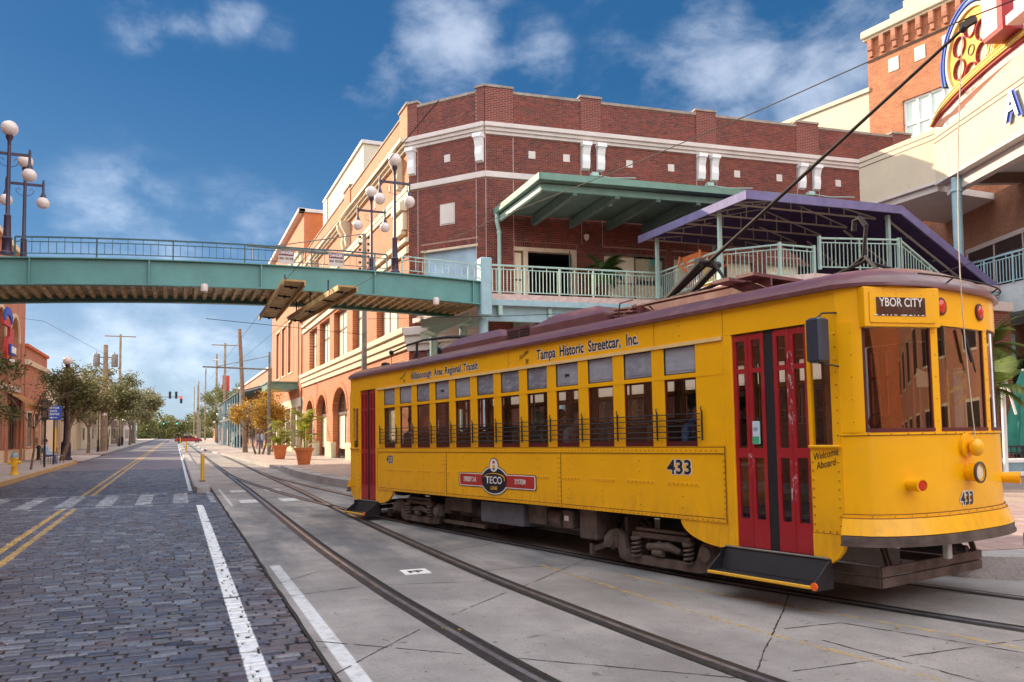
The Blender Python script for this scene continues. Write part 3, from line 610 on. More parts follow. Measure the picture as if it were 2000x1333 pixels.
# windows, posts, window guard
wp = [1.65+.704*i for i in range(12)]; ww = .50
postb = [1.36]+[x+ww for x in wp]; poste = [x for x in wp]+[10.30]
for side in (0, 1):
    y0, y1 = (0, .05) if side == 0 else (W_-.05, W_)
    for a, c in zip(postb, poste):
        b = MB(); b.bbox(a, c, y0, y1, 1.50, 2.655, .006); tp('window_post', b, M['ty'])
    b = MB(); b.box(1.36,10.30,y0-(.004 if side == 0 else 0),y1+(.004 if side else 0),2.285,2.335); tp('transom_rail', b, M['ty'])
    for i, x in enumerate(wp):
        ym = .03 if side == 0 else W_-.03
        b = MB()
        for a, c, z0, z1 in ((x,x+ww,1.50,1.56),(x,x+.022,1.56,2.285),(x+ww-.022,x+ww,1.56,2.285),(x+.022,x+ww-.022,2.262,2.285)): b.box(a,c,ym-.012,ym+.012,z0,z1)
        wo_ = tp('window', b, M['sashred'])
        b = MB(); b.box(x+.022,x+ww-.022,ym-.003,ym+.003,1.56,2.262); tp('pane', b, M['glass'], wo_)
        b = MB()
        for a, c, z0, z1 in ((x,x+ww,2.335,2.348),(x,x+.012,2.348,2.643),(x+ww-.012,x+ww,2.348,2.643),(x,x+ww,2.643,2.655)): b.box(a,c,ym-.016,ym+.01,z0,z1)
        up = tp('upper_sash', b, M['black'])
        b = MB(); b.box(x+.012,x+ww-.012,ym-.004,ym+.004,2.348,2.643); b.box(x+.012,x+ww-.012,ym-.009,ym-.005,2.378,2.386); fp_ = tp('frosted_pane', b, M['frost'] if side == 0 else M['frost2'], up)
        if side == 0 and i in (3, 8): b = MB(); b.box(x+.19,x+.29,ym-.012,ym-.0095,2.47,2.505); tp('vent_label', b, M['undk'], up)
g = MB()
for k in range(5): g.tube([(1.50,-.035,1.60+k*.067),(9.97,-.035,1.60+k*.067)], .0065, 6)
tp('window_guard', g, M['black'])
gb = MB()
for s_ in [1.52]+[x+ww+.10 for x in wp]: gb.bbox(s_-.006,s_+.006,-.036,-.014,1.57,1.90,.002); gb.tube([(s_,-.02,1.89),(s_,-.04,1.93),(s_,-.03,1.95)], .007, 6)
tp('guard_bracket', gb, M['black'], kind='stuff')
# floor, ceiling, interior
b = MB(); b.box(.1,TL-.1,.06,W_-.06,.78,.84); tp('floor', b, M['undk'])
b = MB(); b.box(.05,TL+.1,.05,W_-.05,2.90,2.93); tp('ceiling', b, M['tinc'])
for side in (0,1):
    for x in [1.5]+[x+ww for x in wp]:
        b = MB(); yb = .055 if side == 0 else W_-.085; b.box(x+.03,x+.15,yb,yb+.03,1.5,2.88); tp('inner_post', b, M['tin'])
    b = MB(); yb = .05 if side == 0 else W_-.07; b.box(1.36,10.30,yb,yb+.02,.84,1.50); tp('inner_panel', b, M['tin'])
seat0 = None
for i in range(11):
    for ya in (.16, 1.50):
        b = MB(); x = 1.75+i*.75
        b.bbox(x,x+.42,ya,ya+.92,1.12,1.25,.03); b.bbox(x+.40,x+.47,ya,ya+.92,1.15,1.78,.03); b.tube([(x+.44,ya+.05,1.76),(x+.44,ya+.15,1.84),(x+.44,ya+.77,1.84),(x+.44,ya+.87,1.76)], .014, 6)
        b.box(x+.15,x+.25,ya+.1,ya+.8,.84,1.12); tp('seat', b, M['leather'], smooth=True)
for x in (2.9,5.2,7.6,9.9): 
    b = MB(); b.tube([(x,1.12,.84),(x,1.12,2.9)], .018, 8); tp('grab_pole', b, M['brass'], smooth=True)
for x in (10.95, .9):
    b = MB(); b.sphere((x,1.3,2.55), .10, 14, 8); tp('ceiling_lamp', b, M['globe'], smooth=True)
for x in (10.33, 1.32):   # bulkheads between saloon and vestibules
    b = MB(); b.box(x-.02,x+.02,.05,.85,.84,1.5); b.box(x-.02,x+.02,1.75,W_-.05,.84,1.5); b.box(x-.02,x+.02,.72,.86,1.5,2.9); b.box(x-.02,x+.02,1.74,1.88,1.5,2.9); b.box(x-.02,x+.02,.05,W_-.05,2.62,2.9); tp('bulkhead', b, M['tin'])
# door posts and corner panels
for x0, x1 in ((10.30,10.42),(1.25,1.36)):
    b = MB(); b.bbox(x0,x1,-.004,.06,.40,2.70,.01); tp('door_post', b, M['ty'])
for side in (0,1):
    ya, yb = (0,.05) if side == 0 else (W_-.05,W_)
    for x0, x1 in ((11.35,TL+.02),(-.02,.49)):
        b = MB(); xm = x0+.035 if x0 > 5 else x0+.12; xn = x1-.10
        b.box(x0,x1,ya,yb,.66,1.50); b.box(x0,xm,ya,yb,1.5,2.70); b.box(xn,x1,ya,yb,1.5,2.70); b.box(xm,xn,ya,yb,2.34,2.70)
        c_, e_ = (x0, x1) if x0 > 5 else (x1, x0)
        arc = [(e_,.66),(c_,.66),(c_,.34)]+[(c_+(e_-c_)*math.sin(t), .34+.32*(1-math.cos(t))) for t in (R(a) for a in range(15,91,15))]
        if x0 < 5: arc = arc[::-1]
        b.prism(arc, ya, yb); pn = tp('corner_panel', b, M['ty'])
        b = MB(); b.box(xm,xn,(ya+yb)/2-.004,(ya+yb)/2+.004,1.5,2.34); tp('pane', b, M['glass'], pn)
        if side == 0:
            b = MB(); b.bbox(x0-.0,x1-.02,-.03,0,1.478,1.508,.008); tp('sill', b, M['ty'], pn)
            rv = MB(); rivets([(x0+.03,0,.75+i*.085) for i in range(8)]+[(x1-.05,0,.75+i*.085) for i in range(9)]+[(x0+.05+i*.07,0,.69) for i in range(4)]+[(x1-.04,0,1.6+i*.12) for i in range(9)], rv, .012, h=.011); tp('rivets', rv, M['tyr'], pn, kind='stuff')
b = MB(); b.box(1.36,10.4,W_-.05,W_,.5,.67); tp('far_skirt', b, M['ty'])
# doors: two double-leaf folding doors either side of a rubber seal
def leaf(x0, x1, y=.035, z0=.44, z1=2.68):
    b = MB(); fr = .042; rows = [(z0,z0+.30),(1.38,1.48),(2.27,2.32),(z1-.06,z1)]
    b.box(x0,x0+fr,y-.018,y+.018,z0,z1); b.box(x1-fr,x1,y-.018,y+.018,z0,z1)
    for a, c in rows: b.box(x0+fr,x1-fr,y-.018,y+.018,a,c)
    d = tp('door_leaf', b, M['tred']); g_ = MB(); 
    for a, c in ((rows[0][1],rows[1][0]),(rows[1][1],rows[2][0]),(rows[2][1],rows[3][0])): g_.box(x0+fr,x1-fr,y-.003,y+.003,a,c)
    tp('pane', g_, M['glass'], d); return d
for side in (0, 1):
    yd = .04 if side == 0 else W_-.04
    for x0, x1 in ((10.42,10.62),(10.625,10.825),(10.945,11.14),(11.145,11.35)): leaf(x0, x1, yd)
    for x0, x1 in ((.49,.66),(.665,.83),(.93,1.09),(1.095,1.25)): leaf(x0, x1, yd)
    for x0, x1 in ((10.825,10.945),(.83,.93)):
        b = MB(); b.box(x0,x1,yd-.012,yd+.012,.43,2.70); tp('door_seal', b, M['trub'])
b = MB(); b.box(10.30,11.69,.025,.055,2.70,2.71); tp('door_header', b, M['trub'])
# scuffed paint and card reader on the front doors
b = MB(); b.bbox(10.67,10.76,-.008,.014,1.52,1.76,.006); cr_ = tp('card_reader', b, mat('reader_panel', (.55,.68,.80), .4))
b = MB(); b.box(10.672,10.758,-.0105,-.009,1.525,1.60); tp('green_label', b, mat('label_green', (.05,.42,.2), .5), cr_)
b = MB()
for k in range(4):
    r_ = .012+.011*k; c0 = (10.715,1.645)
    for t in range(6):
        a0, a1 = R(45+15*t), R(60+15*t); b.quad(*[(c0[0]+rr_*math.cos(a), -.0105, c0[1]+rr_*math.sin(a)) for rr_, a in ((r_,a0),(r_,a1),(r_+.004,a1),(r_+.004,a0))])
tp('wave_symbol', b, M['ink'], cr_)
sc_m, sc_t, sc_b = nm('scuffed_paint'); sg = G_(sc_t); sp = sg.obj(); sg.put(sc_b.inputs['Alpha'], sg.ramp(sg.noise(sg.map(sp, (1,1,.35)), 28, 6, .75), .54, .58)); sc_b.inputs['Base Color'].default_value = (.62,.42,.42,1)
for x0,x1,z0,z1 in ((11.105,11.185,1.62,2.46),(10.59,10.66,1.18,1.42),(11.11,11.18,.95,1.35)): b = MB(); b.quad((x0,.0165,z0),(x1,.0165,z0),(x1,.0165,z1),(x0,.0165,z1)); tp('paint_scuff', b, sc_m)
# folding steps
for x0, x1 in ((10.27,11.52),(.40,1.36)):
    b = MB(); b.quad((x0,0,.42),(x1,0,.42),(x1,-.02,.42),(x0,-.02,.42)); b.quad((x0,-.01,.42),(x0,-.10,.21),(x1,-.10,.21),(x1,-.01,.42)); b.box(x0,x1,-.30,-.02,.18,.205)
    b.prism([(x0-.01,.17),(x0,.17),(x0,.42),(x0-.01,.42)], -.10, .02)
    for xx in (x0, x1+.02): b.add([(xx,.02,.44),(xx,-.30,.21),(xx,-.30,.15),(xx,.02,.15),(xx-.02,.02,.44),(xx-.02,-.30,.21),(xx-.02,-.30,.15),(xx-.02,.02,.15)], [(0,1,2,3),(7,6,5,4),(0,4,5,1),(1,5,6,2),(2,6,7,3),(3,7,4,0)])
    st = tp('door_step', b, M['trub'])
    b = MB(); b.bbox(x0,x1,-.32,-.295,.178,.209,.005); tp('tread_edge', b, M['yellowp'], st)
    b = MB(); b.tube([(x0,-.015,.43),(x1,-.015,.43)], .012, 6); tp('step_rod', b, M['polesteel'], st)
    b = MB(); b.lathe([(.0,-.032),(.036,-.032),(.038,-.02)], (x1+.05,-.30,.21), 14, 'Y')
    tp('reflector', b, M['orlens'], st)
# ends: apron, windows, header
for e in (1, -1):
    b = MB(); curved(b, .0, W_, 30, .86, 1.62, 0, .05, None, e); tp('apron', b, M['ty'], smooth=True)
    b = MB(); curved(b, .0, W_, 30, .675, .83, .085, .08, .030, e); curved(b, .0, W_, 30, .83, .862, .014, .05, .014, e); curved(b, 0, W_, 30, 1.595, 1.615, .012, .03, .012, e); tp('apron_flare', b, M['ty'], smooth=True)
    b = MB(); curved(b, .0, W_, 30, .575, .668, .085, .14, .085, e); curved(b, .0, W_, 30, .575, .597, .10, .04, .10, e); tp('bumper', b, M['undr'], smooth=True)
    b = MB(); curved(b, .0, W_, 30, 2.66, 2.985, 0, .05, None, e); tp('end_header', b, M['ty'], smooth=True)
    b = MB(); curved(b, .78, W_-.78, 24, 2.635, 2.675, .010, .03, .010, e); tp('header_strip', b, M['ty'], smooth=True)
    for l0, l1 in ((0,.085),(.76,.86),(1.74,1.84),(2.515,2.6)):
        b = MB(); curved(b, l0, l1, 4, 1.62, 2.66, .0, .06, None, e); tp('end_post', b, M['ty'], smooth=True)
    for l0, l1 in ((.085,.76),(.86,1.74),(1.84,2.515)):
        b = MB(); curved(b, l0, l1, 10, 1.622, 1.655, .008, .05, None, e); curved(b, l0, l1, 10, 2.64, 2.66, -.004, .04, None, e); curved(b, l0, l0+.018, 2, 1.655, 2.64, -.006, .03, None, e); curved(b, l1-.018, l1, 2, 1.655, 2.64, -.006, .03, None, e)
        wf = tp('end_window', b, M['sashred'], smooth=True)
        b = MB(); curved(b, l0+.018, l1-.018, 10, 1.655, 2.64, -.018, .006, None, e); tp('pane', b, M['frontglass'], wf, True)
b = MB(); curved(b, .0, W_, 30, .860, .866, .016, .01, .016); curved(b, .0, W_, 30, 1.588, 1.594, .006, .01, .006); curved(b, .0, W_, 30, .826, .832, .034, .01, .034); tp('front_seams', b, M['seam'], kind='stuff')
rv = MB()
for l in [.03,.81,1.79]+[.1+.16*i for i in range(16)]:
    zz = [1.72+.21*k for k in range(5)] if l in (.03,.81,1.79) else [1.605,.845]
    for z in zz:
        s, q = front_pts(l, l+1e-3, 1, .0 if len(zz) == 5 else .013)[0]; rv.sphere((s,q,z), .008, 6, 4)
tp('front_rivets', rv, M['tyr'], kind='stuff')
# destination sign box, flat panel on the curved header
P0 = front_pts(.10,.101,1,.036)[0]; P1 = front_pts(.80,.801,1,.036)[0]; ud = Vector((P1[0]-P0[0], P1[1]-P0[1], 0)).normalized(); sl_ = math.hypot(P1[0]-P0[0], P1[1]-P0[1])
SX = Matrix(((ud.x,-ud.y,0,P0[0]),(ud.y,ud.x,0,P0[1]),(0,0,1,0),(0,0,0,1)))
b = MB(SX); b.bbox(-.02,sl_+.02,-.035,.10,2.60,2.975,.006); b.bbox(.03,sl_-.04,-.045,-.035,2.635,2.925,.004)
sg_ = tp('sign_box', b, M['ty']); rv = MB(SX)
for i in range(6):
    for z in (2.615,2.65,2.91,2.95): rv.sphere((.05+i*(sl_-.1)/5,-.046 if 2.63 < z < 2.93 else -.036,z), .006, 6, 4)
tp('rivets', rv, M['ty'], sg_, kind='stuff')
b = MB(SX); b.box(.10,sl_-.15,-.049,-.046,2.70,2.875); tp('roller_blind', b, mat('blind_black', (.03,.025,.024), .15, var=.6, vs_=6, spec=.7), sg_)
text('sign_text', 'YBOR CITY', .115, TM @ SX @ Matrix.Translation(((.10+sl_-.15)/2,-.051,2.825)), M['outl'], sg_, bold=.0015, sx=.80)
# lower line of the blind: only the tops of the letters show above the opening's edge
me = text_mesh('DOWNTOWN', .115, Matrix.Translation(((.10+sl_-.15)/2,0,2.668)), bold=.0015, sx=.78); bm = bmesh.new(); bm.from_mesh(me)
bmesh.ops.bisect_plane(bm, geom=bm.verts[:]+bm.edges[:]+bm.faces[:], plane_co=(0,0,2.703), plane_no=(0,0,-1), clear_outer=True); bm.to_mesh(me); bm.free()
me.transform(TM @ SX @ Matrix.Translation((0,-.051,0))); me.materials.append(M['outl']); o = bpy.data.objects.new('sign_text', me); C.objects.link(o); o.parent = sg_
def at_front(l, off=0): 
    a = front_pts(l, l+1e-3, 1, off); p = a[0]; e = .01; q0 = front_pts(l-e, l, 1, off)[0]; q1 = front_pts(l+e-1e-4, l+e, 1, off)[0]
    u = Vector((q1[0]-q0[0], q1[1]-q0[1], 0)).normalized(); return Matrix(((u.x,-u.y,0,p[0]),(u.y,u.x,0,p[1]),(0,0,1,0),(0,0,0,1)))
for l, zc in ((.93,2.82),(1.67,2.82)):
    b = MB(at_front(l)); b.lathe([(.085,0),(.088,-.015),(.07,-.022)], (0,0,zc), 20, 'Y'); hl = tp('marker_light', b, M['sashred'], smooth=True)
    b = MB(at_front(l)); b.lathe([(.068,-.018),(.05,-.032),(.005,-.038)], (0,0,zc), 20, 'Y'); tp('lens', b, M['redlens'], hl, True)
def canister(l, z, name, r, lens, depth=.11, lab=None):
    b = MB(at_front(l)); b.lathe([(r*.86,.02),(r*.92,-depth*.6),(r,-depth),(r*1.02,-depth-.02),(r*.8,-depth-.02),(r*.8,-depth+.01)], (0,0,z), 20, 'Y'); h_ = tp(name, b, M['ty'], smooth=True)
    b = MB(at_front(l)); b.lathe([(r*.82,-depth),(r*.7,-depth-.012),(.004,-depth-.018)], (0,0,z), 20, 'Y'); tp('lens', b, lens, h_, True); return h_
canister(.42, 1.13, 'tail_light', .062, M['redlens'], .14); canister(2.18, 1.13, 'tail_light', .062, M['redlens'], .14)
hd = canister(1.27, 1.22, 'headlight', .095, mat('headlight_lens', (.75,.68,.5), .1, spec=1), .10)
b = MB(at_front(1.27)); b.lathe([(.098,-.10),(.104,-.108),(.104,-.125),(.085,-.127),(.085,-.10)], (0,0,1.22), 20, 'Y'); tp('bezel', b, M['undr'], hd, True)
b = MB(at_front(1.24)); b.lathe([(.12,.0),(.115,-.035),(.05,-.04)], (0,0,1.48), 20, 'Y'); b.sphere((.015,-.10,1.46), .085, 16, 9, (1,.75,1)); bl = tp('gong', b, M['ty'], smooth=True)
NX = at_front(1.22, .006)
for bo, mm_, dz in ((.016,M['outl'],0),(.004,M['ink'],-.003)): text('number', '433', .17, TM @ NX @ Matrix.Translation((0,dz,.965)), mm_, tram, bold=bo, sx=.92)
# roof: arched, overhanging the eaves, turned down over both ends
b = MB(); n = 22; rings = []
def roofring(k):       # plan outline scaled by k about the centre line
    out = []
    for i in range(n+1): s, l = front_pts(.0, W_, n, .05)[i]; out.append((s, l))
    for i in range(n+1): s, l = front_pts(.0, W_, n, .05)[n-i]; out.append((TL-s, l))
    return out
base = roofring(1)
ins = [(0,2.985),(.0,3.035),(.05,3.085),(.14,3.14),(.30,3.20),(.55,3.255),(.90,3.295),(1.28,3.31)]
v = []; 
for d, z in ins:
    for s, l in base:
        k = 1-d/1.35; ll = 1.3+(l-1.3)*k; smid = TL/2; ss = s-(d*.5 if s > smid else -d*.5) if abs(l-1.3) < 5 else s
        over = max(0, abs(s-smid)-(TL/2-.35))
        v.append((ss, ll, z-.03*max(0, over)**1.2*(0 if z < 3.03 else 1)*(1-d/2)))
m_ = len(base); f = []
for i in range(len(ins)-1):
    for k in range(m_): j = (k+1) % m_; f.append((i*m_+k, i*m_+j, (i+1)*m_+j, (i+1)*m_+k))
f.append(tuple(reversed(range(m_)))); f.append(tuple(range((len(ins)-1)*m_, len(ins)*m_))); b.add(v, f)
tp('roof', b, M['tmaroon'], smooth=True)
b = MB(); pp_ = [(s,l,3.10) for s, l in front_pts(.55, W_-.05, 16, .075)]; b.tube(pp_, .009, 6)
for i in (4, 12, 16): b.tube([pp_[i], (pp_[i][0]-.10, pp_[i][1], 3.04)], .008, 6)
tp('roof_grab_rail', b, M['undk'], smooth=True)
# air-conditioning pods on the roof
def pod(x0, x1, z1):
    b = MB(); y0, y1 = .55, 2.05; a = .45
    P_ = [[(x0,y0,3.10),(x0,y1,3.10),(x1,y1,3.10),(x1,y0,3.10)],[(x0+.05,y0+.02,z1-.17),(x0+.05,y1-.02,z1-.17),(x1-.05,y1-.02,z1-.17),(x1-.05,y0+.02,z1-.17)],[(x0+.40,y0+.22,z1),(x0+.40,y1-.22,z1),(x1-.45,y1-.22,z1),(x1-.45,y0+.22,z1)]]
    b.add([p for r in P_ for p in r], [(0,1,2,3)]+[(i*4+k, i*4+4+k, i*4+4+(k+1)%4, i*4+(k+1)%4) for i in range(2) for k in range(4)]+[(8,11,10,9)])
    po = tp('air_conditioner', b, M['tmaroon']); return po
p1 = pod(3.0, 5.15, 3.53); p2 = pod(5.85, 7.75, 3.55)
b = MB(); b.box(5.15,5.82,.62,1.98,3.12,3.46); tp('vent_housing', b, M['tmaroon'])
b = MB()
for k in range(5): b.box(5.20,5.50,.61,.622,3.19+k*.05,3.215+k*.05); b.box(5.55,5.80,.61,.622,3.19+k*.05,3.215+k*.05)
tp('louvres', b, M['undk'])
b = MB()
for k in range(4): b.beam((7.75,.66,3.42-k*.05),(8.25,.66,3.38-k*.05),.03,.022)
b.tube([(7.95,.6,3.25),(8.05,.55,3.45),(8.15,.7,3.5)], .012, 6); b.beam((7.75,.66,3.2),(8.25,.66,3.42),.02,.02); b.box(7.75,8.25,.68,1.9,3.2,3.40); tp('resistor_grid', b, M['tmaroon'])
b = MB(); b.box(8.0,10.35,.80,.83,3.30,3.42); b.box(8.0,10.35,1.75,1.78,3.30,3.42); b.box(8.0,10.2,.78,1.80,3.42,3.44); b.box(10.1,10.35,.5,2.1,3.42,3.46); b.box(9.75,10.0,.5,2.1,3.42,3.46)
for x in (8.3,9.2,10.1): b.box(x,x+.04,.82,1.76,3.20,3.42)
tp('trolley_board', b, M['tmaroon'])
# trolley pole up to the wire, hook, base springs, second pole tied down at the rear
b = MB(); tip = Vector((12.55,.92,5.42)); bs_ = Vector((8.45,1.25,3.62)); b.tube([bs_, bs_.lerp(tip,.12), tip], [.036,.026,.015], 10); b.sphere(tip, .035, 10, 6); b.beam(tip+Vector((-.02,0,.02)), tip+Vector((.12,0,.05)), .04, .07)
pl_ = tp('trolley_pole', b, M['undk'], smooth=True)
b = MB(); b.tube([(8.4,1.10,3.50),(9.02,1.10,3.88)], .05, 10); b.tube([(8.4,1.42,3.50),(9.02,1.42,3.88)], .05, 10); b.lathe([(.30,3.44),(.30,3.50),(.12,3.56)], (8.7,1.26,0), 16); b.tube([(9.0,1.05,3.90),(9.0,1.48,3.90)], .05, 8); b.tube([(8.5,1.26,3.5),(9.3,1.26,3.62),(9.1,1.2,3.95)], .03, 8); tp('pole_base', b, M['undk'], pl_, True)
rope = []
t_end = Vector((at_front(1.24).translation.x+.10, 1.25, 1.50))
for i in range(13): t = i/12; q = tip.lerp(t_end, t); rope.append(q+Vector((-.10*math.sin(math.pi*t), 0, 0)))
b = MB(); b.tube(rope, .0055, 6); tp('trolley_rope', b, mat('rope', (.62,.55,.45), .8), tram)
b = MB(); b.tube([(10.75,1.3,3.30),(11.2,1.3,3.55),(11.25,1.3,3.90)], .022, 8); b.tube([(11.25,1.3,3.88),(11.18,1.3,3.99),(11.11,1.3,3.97),(11.1,1.3,3.86)], .03, 8); b.tube([(11.22,1.3,3.55),(11.5,1.1,3.30)], .02, 8); b.tube([(10.7,1.0,3.26),(11.22,1.3,3.5),(11.6,1.5,3.3)], .022, 8); tp('pole_hook', b, M['undk'], smooth=True)
b = MB(); rp = [Vector((3.1,1.3,3.62)),Vector((2.0,1.3,3.74)),Vector((.9,1.3,3.80)),Vector((.2,1.3,3.78)),Vector((-.7,1.3,3.69))]; b.tube(rp, [.04,.032,.026,.022,.02], 8); b.sphere(rp[-1], .06, 8, 6); b.tube([rp[-1], rp[-1]+Vector((0,0,-.35))], .008, 5); b.tube([(.55,1.3,3.2),(.6,1.3,3.80)], .03, 6); b.tube([(.2,1.3,3.2),(.6,1.3,3.6),(1.1,1.3,3.22)], .018, 6)
tp('stowed_pole', b, M['undk'], smooth=True)
b = MB(); b.tube([(2.2,1.0,3.2),(2.6,.8,3.36),(3.0,.85,3.42)], .02, 6); b.lathe([(.09,3.18),(.09,3.26),(.03,3.28)], (.9,.4,0), 10); b.lathe([(.10,3.25),(.10,3.5),(.04,3.52)], (2.55,1.3,0), 12); tp('roof_conduit', b, M['undk'], smooth=True)
# mirror
b = MB(); b.bbox(11.56,11.72,-.30,-.14,2.28,2.70,.02); mi_ = tp('mirror', b, M['bluegrey'], smooth=False)
b = MB(); b.tube([(11.64,-.22,2.70),(11.66,-.16,2.75),(11.70,.0,2.76)], .010, 6); b.tube([(11.64,-.22,2.28),(11.70,.0,2.25)], .010, 6); tp('mirror_arm', b, M['black'], mi_, True)
mm, mt_, mb_ = nm('mirror_shell'); mb_.inputs['Base Color'].default_value = (.035,.05,.075,1); mb_.inputs['Roughness'].default_value = .22; mi_.data.materials[0] = mm
# bodywork lettering
SIDE = Matrix.Translation((0,-.0065,0))
def sidetext(s, size, x, z, sx=1, bold=.008, outline=True, shear=0, ink=None, rot=0, y=-.0015):
    X = TM @ Matrix.Translation((x,y,z)) @ Matrix.Rotation(R(-rot),4,'Y')
    if outline: text('lettering', s, size, X @ Matrix.Translation((.004,0,-.003)), M['outl'], tram, bold=bold+.0085, sx=sx, shear=shear)
    text('lettering', s, size, X @ Matrix.Translation((0,-.002,0)), ink or M['ink'], tram, bold=bold, sx=sx, shear=shear)
sidetext('Hillsborough  Area  Regional  Transit', .175, 4.03, 2.822, .90, .0035)
sidetext('Tampa  Historic  Streetcar,  Inc.', .205, 7.92, 2.825, .80, .0045)
sidetext('Funded', .095, 6.52, 2.865, .9, .001, False, .4, rot=25); sidetext('By', .095, 6.60, 2.765, .9, .001, False, .4, rot=25)
sidetext('Operated', .075, 2.50, 2.845, .8, .001, False, .4, rot=25); sidetext('By', .075, 2.56, 2.765, .9, .001, False, .4, rot=25)
sidetext('433', .225, 9.61, 1.255, 1.15, .006); sidetext('433', .20, 1.92, 1.27, .95, .005)
sidetext('Welcome', .098, 11.52, 1.415, .72, .0005, False, .35, rot=12, y=-.002); sidetext('Aboard', .098, 11.52, 1.325, .72, .0005, False, .35, rot=12, y=-.002)
# emblem: dark disc between two red bars, small oval on top
def disc(mb, cx, cz, rx, rz, y, n=40): mb.add([(cx+rx*math.cos(2*math.pi*i/n), y, cz+rz*math.sin(2*math.pi*i/n)) for i in range(n)], [tuple(range(n))])
def rbar(mb, x0, x1, z0, z1, y, r=.02):
    P_ = []
    for cx, cz, a in ((x1-r,z1-r,0),(x0+r,z1-r,90),(x0+r,z0+r,180),(x1-r,z0+r,270)): P_ += [(cx+r*math.cos(R(a+t)), y, cz+r*math.sin(R(a+t))) for t in (0,30,60,90)]
    mb.add(P_, [tuple(range(len(P_)))])
em_root = MB(); rbar(em_root, 4.58, 6.79, .868, 1.095, -.0075, .03); disc(em_root, 5.665, .985, .405, .228, -.0078); disc(em_root, 5.665, 1.225, .13, .115, -.0081)
emb = tp('emblem', em_root, M['ink'], label='dark disc emblem with red side bars reading streetcar system')
for fn, mm_, y in ((lambda q, y: (rbar(q, 4.60, 6.77, .878, 1.085, y, .028), disc(q, 5.665, .985, .392, .218, y-.0002)), M['outl'], -.0085),):
    q = MB(); fn(q, y); tp('emblem_outline', q, mm_, emb)
q = MB(); rbar(q, 4.625, 6.745, .892, 1.071, -.0093, .02); tp('emblem_bar', q, M['redsign'], emb)
q = MB(); disc(q, 5.665, .985, .365, .200, -.0100); tp('emblem_disc', q, M['ink'], emb)
q = MB(); disc(q, 5.665, 1.222, .115, .103, -.0105); tp('emblem_oval', q, M['outl'], emb)
q = MB(); q.add([(5.625,-.012,1.25),(5.705,-.012,1.25),(5.690,-.012,1.285),(5.665,-.012,1.30),(5.64,-.012,1.285)], [(0,1,2,3,4)]); tp('emblem_cap', q, M['redsign'], emb)
q = MB(); q.quad((5.625,-.012,1.175),(5.705,-.012,1.175),(5.705,-.012,1.225),(5.625,-.012,1.225)); tp('emblem_car', q, M['yellowp'], emb)
q = MB(); q.quad((5.635,-.012,1.150),(5.695,-.012,1.150),(5.705,-.012,1.174),(5.625,-.012,1.174)); tp('emblem_base', q, M['bluesign'], emb)
q = MB(); arc = [(5.665-.30*math.cos(R(a)), .985+.035+.075*math.sin(R(a))) for a in range(10,171,10)]+[(5.665+.30,.985+.0)]
for i in range(len(arc)-1): (x0,z0),(x1,z1) = arc[i], arc[i+1]; q.beam((x0,-.0125,z0),(x1,-.0125,z1),.004,.006+.012*i/len(arc))
tp('emblem_swoosh', q, M['yellowp'], emb)
for s_, sz, x, z, mm_, sx in (('STREETCAR',.105,4.945,.982,M['outl'],.72),('SYSTEM',.105,6.385,.982,M['outl'],.80),('TECO',.155,5.665,.985,M['outl'],1.15),('LINE',.075,5.665,.865,M['yellowp'],1.25)): text('emblem_text', s_, sz, TM @ Matrix.Translation((x,-.0135,z)), mm_, emb, bold=.0025, sx=sx)
